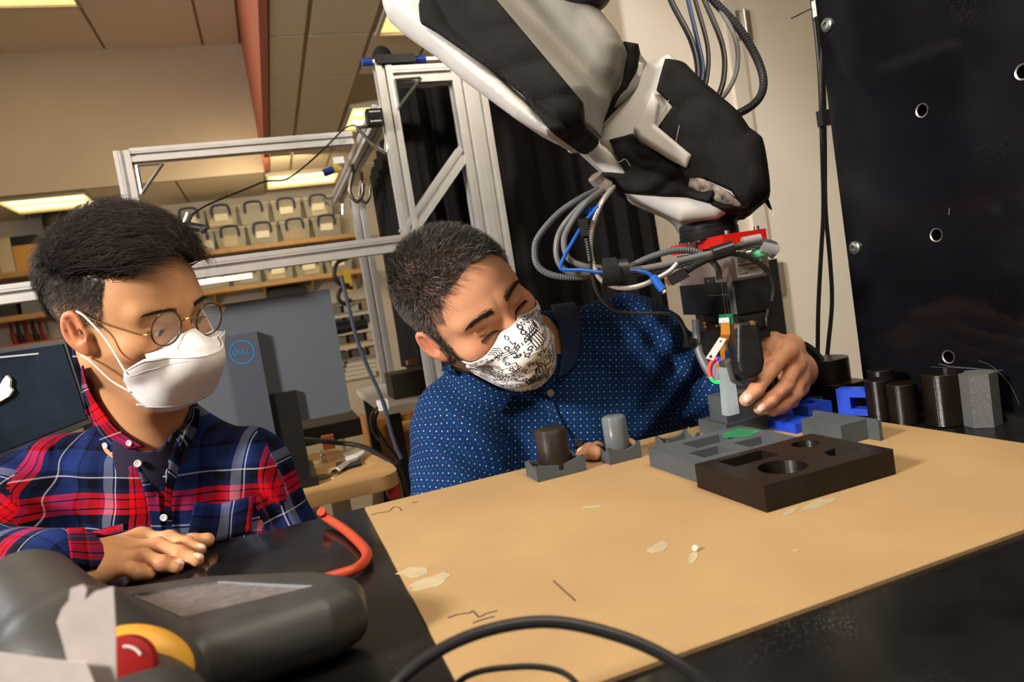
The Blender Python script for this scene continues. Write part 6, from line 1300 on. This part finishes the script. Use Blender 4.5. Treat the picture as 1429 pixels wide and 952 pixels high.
leaf('pocket', ([(270, 702), (310, 702), (352, 692)], [(262, 752), (300, 756), (350, 742)]), fL, plaid, pl_, uvs=.09, off=(.004, .002))
pearl = M('pearl_button', (.60, .56, .54), .2)
for x, y, r in ((191, 649, .0050), (230, 720, .0050), (184, 616, .0042), (154, 620, .0042)):
    Pb, g_ = drape(lambda p: np.minimum(shirtL(p), bodyL(p)), [(x, y)], .007); button(Pb[0], g_[0]*.4-CF*.6, r, pearl, pl_)
# stool under him
def stool(c, label):
    t = thing('stool', label, 'stool', (c[0], c[1], 0)); q = nb(); lathe(q, (c[0], c[1], .62), [(0, 0), (.17, 0), (.18, .02), (.17, .05), (0, .055)], n=28); obj('seat', q, black_pl, t, smooth=True)
    q = nb(); cyl(q, (c[0], c[1], .05), (c[0], c[1], .62), .03); obj('post', q, chrome, t)
    for k in range(5):
        a = k*1.2566; q = nb(); cyl(q, (c[0], c[1], .08), (c[0]+.25*math.cos(a), c[1]+.25*math.sin(a), .03), .018); obj('leg', q, black_pl, t)
# ------------------------------------------------------------------ THE MAN IN BLUE (leaning over the table)
A_R = [[-.849, .270, -.454], [-.112, -.932, -.345], [-.516, -.242, .822]]
HR = Head((.279, 1.012, 1.124), A_R, wide=1.0, opened=.0004)
pr_ = thing('person', 'man in blue dotted shirt and circuit patterned mask leaning over and touching the peg', 'person', (.5, 1.2, 0))
dots = dots_mat(); skinR = skin_mat('skin_warm', (.6, .33, .2))
neckR = W(760, 505, 1.16); chestR = W(755, 650, 1.20)
shA, shB = W(650, 590, 1.09), W(878, 480, 1.20)           # his right (photo left) and left shoulders
elA = W(628, 740, 1.03); elB = W(1005, 555, 1.22); wrB = W(1112, 518, 1.03)
def cR(*pts): return [W(x, y, d) for x, y, d in pts]
handR = dict(fingers=[
    (cR((1097, 490, .955), (1078, 514, .925), (1056, 543, .905), (1041, 558, .895)), [.0110, .0098, .0090, .0084]),
    (cR((1110, 508, .965), (1097, 537, .935), (1076, 557, .915), (1060, 570, .905)), [.0108, .0092, .0084, .0078]),
    (cR((1115, 526, .975), (1110, 550, .95), (1094, 565, .935), (1077, 573, .925)), [.0100, .0084, .0076, .0070]),
    (cR((1114, 540, .985), (1106, 560, .965), (1092, 570, .955), (1080, 575, .95)), [.0090, .0074, .0068, .0062]),
    (cR((1104, 484, 1.0), (1080, 477, .965), (1064, 497, .945), (1052, 522, .930)), [.0150, .0125, .0108, .0095])], nails=[])
handR['palm'] = [(wrB, handR['fingers'][i][0][0], .024-.001*i, .0125) for i in range(4)]+[(wrB, handR['fingers'][4][0][0], .022, .015), (handR['fingers'][0][0][0], handR['fingers'][3][0][0], .0105, .0095), (handR['fingers'][4][0][0], handR['fingers'][0][0][0], .0135, .011)]
nu_ = [camvec(-.1, .35, 1), camvec(-.05, .2, 1)]
for i in range(2): ch, rr = handR['fingers'][i]; handR['nails'].append(nail(ch[3], ch[2], nu_[i], rr[3]))
# other hand lies on the sheet behind the peg holders
def tp(x, y, h): return onz(x, y, SH+h)
handR2 = dict(fingers=[([W(842, 640, .99), tp(830, 632, .012), tp(818, 634, .008), tp(808, 637, .006)], [.010, .0082, .0075, .0065]), ([W(846, 636, .99), tp(834, 626, .014), tp(822, 627, .011), tp(812, 631, .007)], [.010, .0085, .0078, .007]),
    ([W(862, 634, .99), tp(872, 620, .012), tp(879, 621, .009), tp(884, 624, .007)], [.010, .0082, .0075, .0065])], palm=[(W(850, 655, 1.01), W(842, 640, .99), .018, .011), (W(850, 655, 1.01), W(862, 634, .99), .018, .011)])
wrA = W(850, 660, 1.02)
def bodyR(p):
    d = HR.f(p)
    d = smin(d, s_rc(p, HR.w((0, -.022, -.055)), neckR, .056, .062), .030)
    d = smin(d, s_rc(p, neckR, chestR, .060, .085), .05); d = smin(d, s_rc(p, shA+CF*.05, shB+CF*.05, .036, .036), .04)
    d = smin(d, s_rc(p, shA, elA, .042, .036), .04); d = smin(d, s_rc(p, shB, elB, .044, .038), .04); d = smin(d, s_rc(p, elB, wrB, .036, .0235), .02)
    d = smin(d, s_rc(p, elA, W(760, 720, 1.02), .034, .028), .03); d = smin(d, s_rc(p, W(760, 720, 1.02), wrA, .028, .018), .02)
    return off_table(p, smin(smin(d, hand_f(p, handR), .010), hand_f(p, handR2), .010))
def extraR(V, q, c):
    front = .066-.9*np.clip(q[:, 2]-.07, -.06, .0)*0; hl = np.where(q[:, 1] > .058, .078, np.where(q[:, 1] > .030, .040, -.012)); 
    k = np.clip((q[:, 2]-hl+.004)/.008, 0, 1)*(q[:, 1] < .072-.30*np.clip(np.abs(q[:, 0])-.02, 0, 1)); side = (q[:, 1] < .034)*np.clip((q[:, 2]+.055+.6*np.clip(q[:, 1]+.03, -.05, .1))/.02, 0, 1); ear = (np.abs(q[:, 0]) > .0765)*(q[:, 2] < .036)*(q[:, 1] > -.04)
    k = np.clip(np.maximum(k, side), 0, 1)*(1-ear); c = c*(1-.80*k[:, None])+np.array([.045, .038, .032])*.80*k[:, None]
    brd = np.clip((-.028-q[:, 2])/.02, 0, 1)*(q[:, 1] > -.005)*(q[:, 2] > -.14)*.25; c = c*(1-brd[:, None])+np.array([.07, .045, .035])*brd[:, None]
    c = hand_col(V, c, handR, nu_, nailc=(.84, .56, .50))
    return c
V, F = sdf_mesh(bodyR, (-.02, .70, TT-.30), (.85, 1.50, 1.40), .0026, 5)
mesh_from('body', V, F, skinR, pr_, attrs={'Col': skin_col(V, HR, (.66, .33, .19), (.70, .20, .12), extraR)})
lashes(HR, pr_, hm, .007, .0010)
brows(HR, pr_, hm, .0300, .011, .049, .004, 420, .0085, .0024, (.030, .020, .015), 2)
def inside_R(q, rg):
    hair_front = .070-.35*np.clip(np.abs(q[:, 0])-.025, 0, 1); top = (q[:, 2] > .066+.004*rg.normal(size=len(q))) & (q[:, 1] < hair_front)
    side = (q[:, 1] < .038+.002*rg.normal(size=len(q))) & (q[:, 2] > -.005) ; burn = (q[:, 1] < .030) & (q[:, 1] > .014) & (q[:, 2] > -.028); back = (q[:, 1] < -.030) & (q[:, 2] > -.065)
    return (top | side | burn | back) & ((np.abs(q[:, 0]) < .0775) | (q[:, 2] > .04) | (q[:, 1] < -.045))
P, N_ = scalp_points(HR, 17000, inside_R, 15); q = HR.loc(P); rg_ = np.random.default_rng(19)
top = np.clip((q[:, 2]-.03)/.07, 0, 1); dl = np.stack([-.25+0*top, .9*top-.2, .15-.9*(1-top)], 1)+rg_.normal(size=(len(q), 3))*.28; D = dl@HR.A.T*.75+N_*.75; D /= np.linalg.norm(D, axis=1)[:, None]
gr = rg_.random((len(q), 1)); grey = np.where(gr < .10+.42*(1-top[:, None]), .26, np.where(gr < .45, .07, .016)); colR = grey*np.array([1, .90, .80])*(.7+.6*rg_.random((len(q), 1)))
strands('hair', P, D, (.008+.016*top)*(.7+.5*rg_.random(len(q))), .00034, hm, pr_, surf=HR.f, lift=.002+.007*top, segs=4, curl=.08, seed=14, cols=colR)
# cloth mask with a printed circuit pattern, draped over nose and chin
def circuit(nu, nv, seed=5):
    rg = np.random.default_rng(seed); img = np.ones((nv, nu)); occ = np.zeros((nv, nu), bool)
    def dot(y, x, r):
        yy, xx = np.ogrid[:nv, :nu]; d = np.hypot(yy-y, xx-x); img[d < r] = 0; img[d < r*.42] = 1; occ[d < r+1.5] = True
    def seg(y0, x0, y1, x1, w_=.6):
        n = int(max(abs(y1-y0), abs(x1-x0))*2)+2
        for t in np.linspace(0, 1, n):
            y, x = y0+(y1-y0)*t, x0+(x1-x0)*t; a, b_ = int(round(y)), int(round(x))
            if 0 <= a < nv and 0 <= b_ < nu: img[a, b_] = 0; img[min(a+1, nv-1), b_] = 0; img[a, min(b_+1, nu-1)] = 0; img[min(a+1, nv-1), min(b_+1, nu-1)] = 0; occ[max(0, a-1):a+2, max(0, b_-1):b_+2] = True
    for _ in range(80):                         # buses of parallel bent traces
        y, x = rg.integers(0, nv), rg.integers(0, nu); k = rg.integers(2, 6); L1, L2 = rg.integers(8, 34), rg.integers(6, 24); sx, sy = rg.choice([-1, 1], 2); horiz = rg.random() < .5
        for i in range(k):
            o_ = i*5
            if horiz: seg(y+o_, x, y+o_, x+sx*(L1-o_*sx*0)); seg(y+o_, x+sx*L1, y+o_+sy*L2*.7, x+sx*(L1+L2*.7)); 
            else: seg(y, x+o_, y+sy*L1, x+o_); seg(y+sy*L1, x+o_, y+sy*(L1+L2*.7), x+o_+sx*L2*.7)
            if rg.random() < .6: dot(y+(o_ if horiz else 0), x+(0 if horiz else o_), 3.2)
    for _ in range(420):
        y, x = rg.integers(3, nv-3), rg.integers(3, nu-3)
        if occ[y, x]: continue
        dot(y, x, rg.choice([3.6, 4.8])); L = rg.integers(6, 22); s = rg.choice([-1, 1])
        if rg.random() < .5: seg(y, x+5*s, y, x+s*L); seg(y, x+s*L, y+rg.integers(-12, 12), x+s*L)
        else: seg(y+5*s, x, y+s*L, x); seg(y+s*L, x, y+s*L, x+rg.integers(-14, 14))
    for _ in range(14):
        y, x, n = rg.integers(4, nv-8), rg.integers(4, nu-30), rg.integers(4, 9)
        for i in range(n): img[y:y+7, x+i*5:x+i*5+2] = 0
    return img
nu, nv = 330, 230; PHM = 1.20
ztopR = lambda PH: .0150*np.exp(-(PH/.34)**2)-.015-.015*np.clip(np.abs(PH)/1.2, 0, 1)**1.2; zbotR = lambda PH: -.127+.068*np.clip(np.abs(PH)/1.2, 0, 1)**1.6
def offR(PH, VV): return .0028+.030*np.exp(-(PH/.62)**2)*np.sin(np.clip(VV, 0, 1)*math.pi)**.6+.0012*np.sin(PH*14+VV*5)*np.sin(VV*3.14)+.0010*np.sin(PH*5-VV*19)*np.sin(VV*3.14)
Pm, PH, VV = mask_grid(HR, np.linspace(-PHM, PHM, nu), np.linspace(0, 1, nv), lambda PH, VV: ztopR(PH)*(1-VV)+zbotR(PH)*VV, offR)
img = circuit(nu, nv).ravel(); c0, c1 = np.array([.80, .79, .78]), np.array([.02, .02, .022]); cm = c1+(c0-c1)*img[:, None]
mc = M('circuit_mask_fabric', (.8, .8, .8), .8); ntm = mc.node_tree; va = ntm.nodes.new('ShaderNodeVertexColor'); va.layer_name = 'Col'; ntm.links.new(va.outputs['Color'], ntm.nodes['Principled BSDF'].inputs['Base Color'])
mk = solid_sheet('face_mask', HR.w(Pm), nu, nv, .0012, mc, pr_, cols=cm); mk['label'] = 'white cloth mask printed with black circuit traces'
Pw = HR.w(Pm).reshape(nv, nu, 3); hem = M('mask_hem', (.74, .73, .72), .8)
q = nb(); tube(q, Pw[0, ::6], .0012, n=6, sm=0); obj('mask_hem', q, hem, mk, smooth=True); q = nb(); tube(q, Pw[-1, ::6], .0012, n=6, sm=0); obj('mask_hem', q, hem, mk, smooth=True)
for s in (1, -1):
    j = -1 if s > 0 else 0
    q = nb(); tube(q, [Pw[6, j], HR.w((s*.0755, .048, -.010)), HR.w((s*.0785, .024, .020)), HR.w((s*.0795, .008, .028))], .0012, n=8); obj('mask_loop', q, rub, pr_, smooth=True)
    q = nb(); tube(q, [Pw[-6, j], HR.w((s*.070, .030, -.055)), HR.w((s*.0770, .004, -.038)), HR.w((s*.0790, -.012, -.030))], .0012, n=8); obj('mask_loop', q, rub, pr_, smooth=True)
# shirt
def torsoR(p):
    d = s_rc(p, W(675, 660, 1.15), W(850, 560, 1.22), .115, .115); d = smin(d, s_rc(p, W(765, 620, 1.20), W(780, 900, 1.28), .13, .13), .07); d = smin(d, s_rc(p, neckR+np.array([0, .0, -.02]), chestR, .080, .112), .04)
    nk = neckR+np.array([.01, .03, .0]); d = smin(d, s_rc(p, shA, nk, .070, .062), .05); d = smin(d, s_rc(p, shB, nk, .076, .066), .05); return d
segR = [(shA, elA, .074, .062, 0.), (elA, W(720, 760, 1.02), .058, .05, .3), (shB, elB, .078, .062, .03), (elB, W(1094, 530, 1.085), .060, .045, .33)]
def shirtR(p):
    d = torsoR(p)
    for a, b_, r1, r2, _ in segR: d = smin(d, s_rc(p, a, b_, r1, r2), .04)
    fo = folds(p, [(W(640, 640, 1.03), camvec(.8, .7, 0), .07, .0055, .11), (W(690, 600, 1.05), camvec(.5, .9, 0), .09, .004, .12), (W(900, 480, 1.13), camvec(1, .5, 0), .06, .005, .10), (W(960, 530, 1.15), camvec(.7, -.8, 0), .05, .006, .10), (W(800, 450, 1.1), camvec(.6, .8, 0), .07, .0035, .09), (W(780, 620, 1.1), camvec(1, .35, 0), .10, .004, .13)])
    d = d+fo+noise3(p, 8, 31)*.0018
    return off_table(p, smax(d, -s_rc(p, HR.w((0, -.022, -.055)), W(722, 482, 1.09), .060, .054), .010))
V, F = sdf_mesh(shirtR, (-.05, .80, TT-.25), (.98, 1.62, 1.36), .0042, 4)
tuvR = lambda V: np.stack([(V-chestR)@CR, (V-chestR)@CU], 1)
sh = mesh_from('shirt', V, F, dots, pr_, uv=sleeve_uv(V, F, segR, tuvR, torsoR, neckR)); sh['label'] = 'blue shirt with tiny white diamond dots'
fR = lambda p: np.minimum(shirtR(p), bodyR(p))
leaf('collar', ([(632, 505), (655, 528), (690, 548), (715, 552)], [(618, 520), (640, 548), (668, 566), (700, 578)]), fR, dots, pr_, off=(.010, .004), th=.0025)
leaf('collar', ([(768, 436), (776, 465), (780, 495), (776, 530)], [(802, 426), (810, 452), (808, 485), (800, 512)]), fR, M('dark_blue_cloth', (.008, .025, .075), .8), pr_, off=(.010, .004), th=.0025)
leaf('placket', ([(768, 540), (780, 580), (800, 615), (822, 660)], [(756, 545), (768, 590), (788, 625), (810, 670)]), shirtR, dots, pr_, off=(.003, .002))
db = M('dark_button', (.03, .028, .03), .25); gbn = M('grey_button', (.30, .27, .25), .3)
for x, y, r, m_ in ((768, 549, .0056, gbn), (806, 617, .0060, db)):
    Pb, g_ = drape(shirtR, [(x, y)], .006); button(Pb[0], g_[0]*.4-CF*.6, r, m_, pr_)
# dark cuff around the wrist of the reaching hand
cf = W(1108, 524, 1.045); cax = (wrB-elB)/np.linalg.norm(wrB-elB)
q = nb(); lathe(q, cf, [(.040, -.06), (.0555, -.06), (.0545, .0), (.0515, .014), (.046, .012), (.040, -.02)], ax=cax, n=40); obj('cuff', q, M('dark_cuff', (.012, .016, .024), .7, 0, 60, .2), pr_, smooth=True)
# ================================================================== NEAR THE LENS: TEACH PENDANT, HOSE, CABLES
pen_m = M('pendant_rubber', (.040, .038, .036), .42, 0, 30, .1, .1, 600)
pen = thing('teach_pendant', 'dark grey robot teach pendant lying on the black table before the plaid shirt man', 'controller', (-.08, .56, TT))
def slabz(p, poly, z0, z1, rd):
    d2 = poly2(p[:, :2], np.array(poly))+rd; z = np.abs(p[:, 2]-(z0+z1)/2)-(z1-z0)/2+rd; return np.minimum(np.maximum(d2, z), 0)+np.sqrt(np.maximum(d2, 0)**2+np.maximum(z, 0)**2)-rd
PB = [(-.185, .682), (-.078, .640), (.008, .580), (.033, .545), (.030, .515), (.006, .500), (-.075, .492), (-.095, .440), (-.16, .47), (-.20, .60)]
SQ = [(-.137, .622), (-.072, .600), (-.003, .533), (-.091, .542)]
def pend_f(p):
    d = slabz(p, PB, TT+.003, TT+.053, .024); d = smin(d, s_rc(p, (-.232, .700, TT+.046), (-.155, .520, TT+.048), .043, .043), .02); d = smin(d, s_rc(p, (-.155, .520, TT+.048), (-.10, .43, TT+.036), .043, .034), .02)
    return smax(d, -slabz(p, SQ, TT+.0495, TT+.08, .001), .0015)
sobj('housing', pend_f, (-.32, .34, TT-.01), (.08, .78, TT+.12), .0022, pen_m, pen, lev=4)
q = nb(); prism(q, [(x*.985-.001, y, TT+.0500) for x, y in SQ], (0, 0, .0008)); obj('screen', q, M('dusty_screen', (.13, .115, .11), .35, 0, 120, .25, .2, 500), pen)
q = nb(); prism(q, [(-.0735, .6015, TT+.0502), (-.070, .5995, TT+.0502), (-.002, .5335, TT+.0502), (-.0045, .5330, TT+.0502)], (0, 0, .0022)); obj('screen_rim', q, M('rim_grey', (.20, .23, .25), .3), pen)
yel = M('estop_yellow', (.60, .30, .03), .45); rdm = M('estop_red', (.26, .003, .004), .5)
e0 = W(196, 925, .41); en = camvec(.25, .45, .85)
sobj('emergency_surround', lambda p: s_ell((p-e0)@np.stack([camvec(1, -.25, 0), np.cross(en, camvec(1, -.25, 0)), en], 1), (0, 0, 0), (.030, .020, .010)), e0-.04, e0+.04, .0016, yel, pen, lev=3)
e1 = W(180, 935, .40); q = nb(); lathe(q, e1, [(0, -.008), (.010, -.008), (.010, .006), (.0165, .008), (.0175, .014), (.0155, .0185), (.010, .020), (0, .0195)], ax=en, n=36); eb = obj('emergency_button', q, rdm, pen, smooth=True)
wh = M('arrow_white', (.7, .6, .6), .5)
for a0 in (20, 140, 260):
    fx, fy = frame_for(en); q = nb(); tube(q, [e1+en*.0200+(fx*math.cos(math.radians(a0+k*12))+fy*math.sin(math.radians(a0+k*12)))*.0105 for k in range(6)], .0009, n=6, sm=3); obj('arrow_mark', q, wh, eb)
pap = M('worn_label_paper', (.52, .46, .44), .75, 0, 40, .12)
def paper(px, d, label, th=.0006):
    q = nb(); n = len(px); P = [W(x, y, d) for x, y in px]; prism(q, P, CF*th); return tag(obj('paper_label', q, pap), label, 'label')
paper([(79, 868), (86, 850), (96, 838), (98, 822), (116, 816), (121, 822), (118, 838), (132, 826), (158, 819), (161, 870), (163, 975), (112, 975), (96, 930), (88, 900)], .34, 'torn upright paper label covering part of the red emergency button')
paper([(-40, 905), (20, 914), (80, 922), (120, 925), (140, 975), (-40, 975)], .335, 'creased paper label at the bottom left corner of the picture')
q = nb(); tube(q, [W(-40, 815, .62), W(10, 806, .60), W(22, 812, .60), W(10, 850, .6), W(-30, 870, .6)], .012); 
tag(obj('black_strap', q, rub, smooth=True), 'black rubber strap behind the teach pendant at the left edge', 'strap')
hm_ = M('orange_red_hose', (.40, .05, .02), .38)
q = nb(); tube(q, [onz(448, 714, TT+.020), onz(455, 722, TT+.010), onz(482, 740, TT+.007), onz(508, 765, TT+.007), onz(511, 780, TT+.007), onz(497, 794, TT+.007), onz(470, 803, TT+.007), onz(440, 812, TT+.007)], .0052, n=16); tag(obj('rubber_hose', q, hm_, smooth=True), 'orange red rubber hose bent on the black table beside the tan sheet', 'hose')
q = nb(); tube(q, [W(500, 1040, .36), W(560, 948, .37), (W(650, 890, .38)), W(760, 868, .385), W(870, 890, .38), W(960, 935, .37), W(1020, 990, .36), W(1060, 1050, .35)], .0034, n=16); tag(obj('cable', q, rub, smooth=True), 'thick black cable arching across the bottom of the picture over the sheet', 'cable')
q = nb(); tube(q, [W(600, 1000, .38), W(650, 945, .385), W(720, 931, .39), W(775, 935, .39), W(805, 955, .385), W(830, 1000, .38)], .0017, n=12); tag(obj('cable', q, rub, smooth=True), 'thin black cable arching under the thick one at the bottom edge', 'cable')
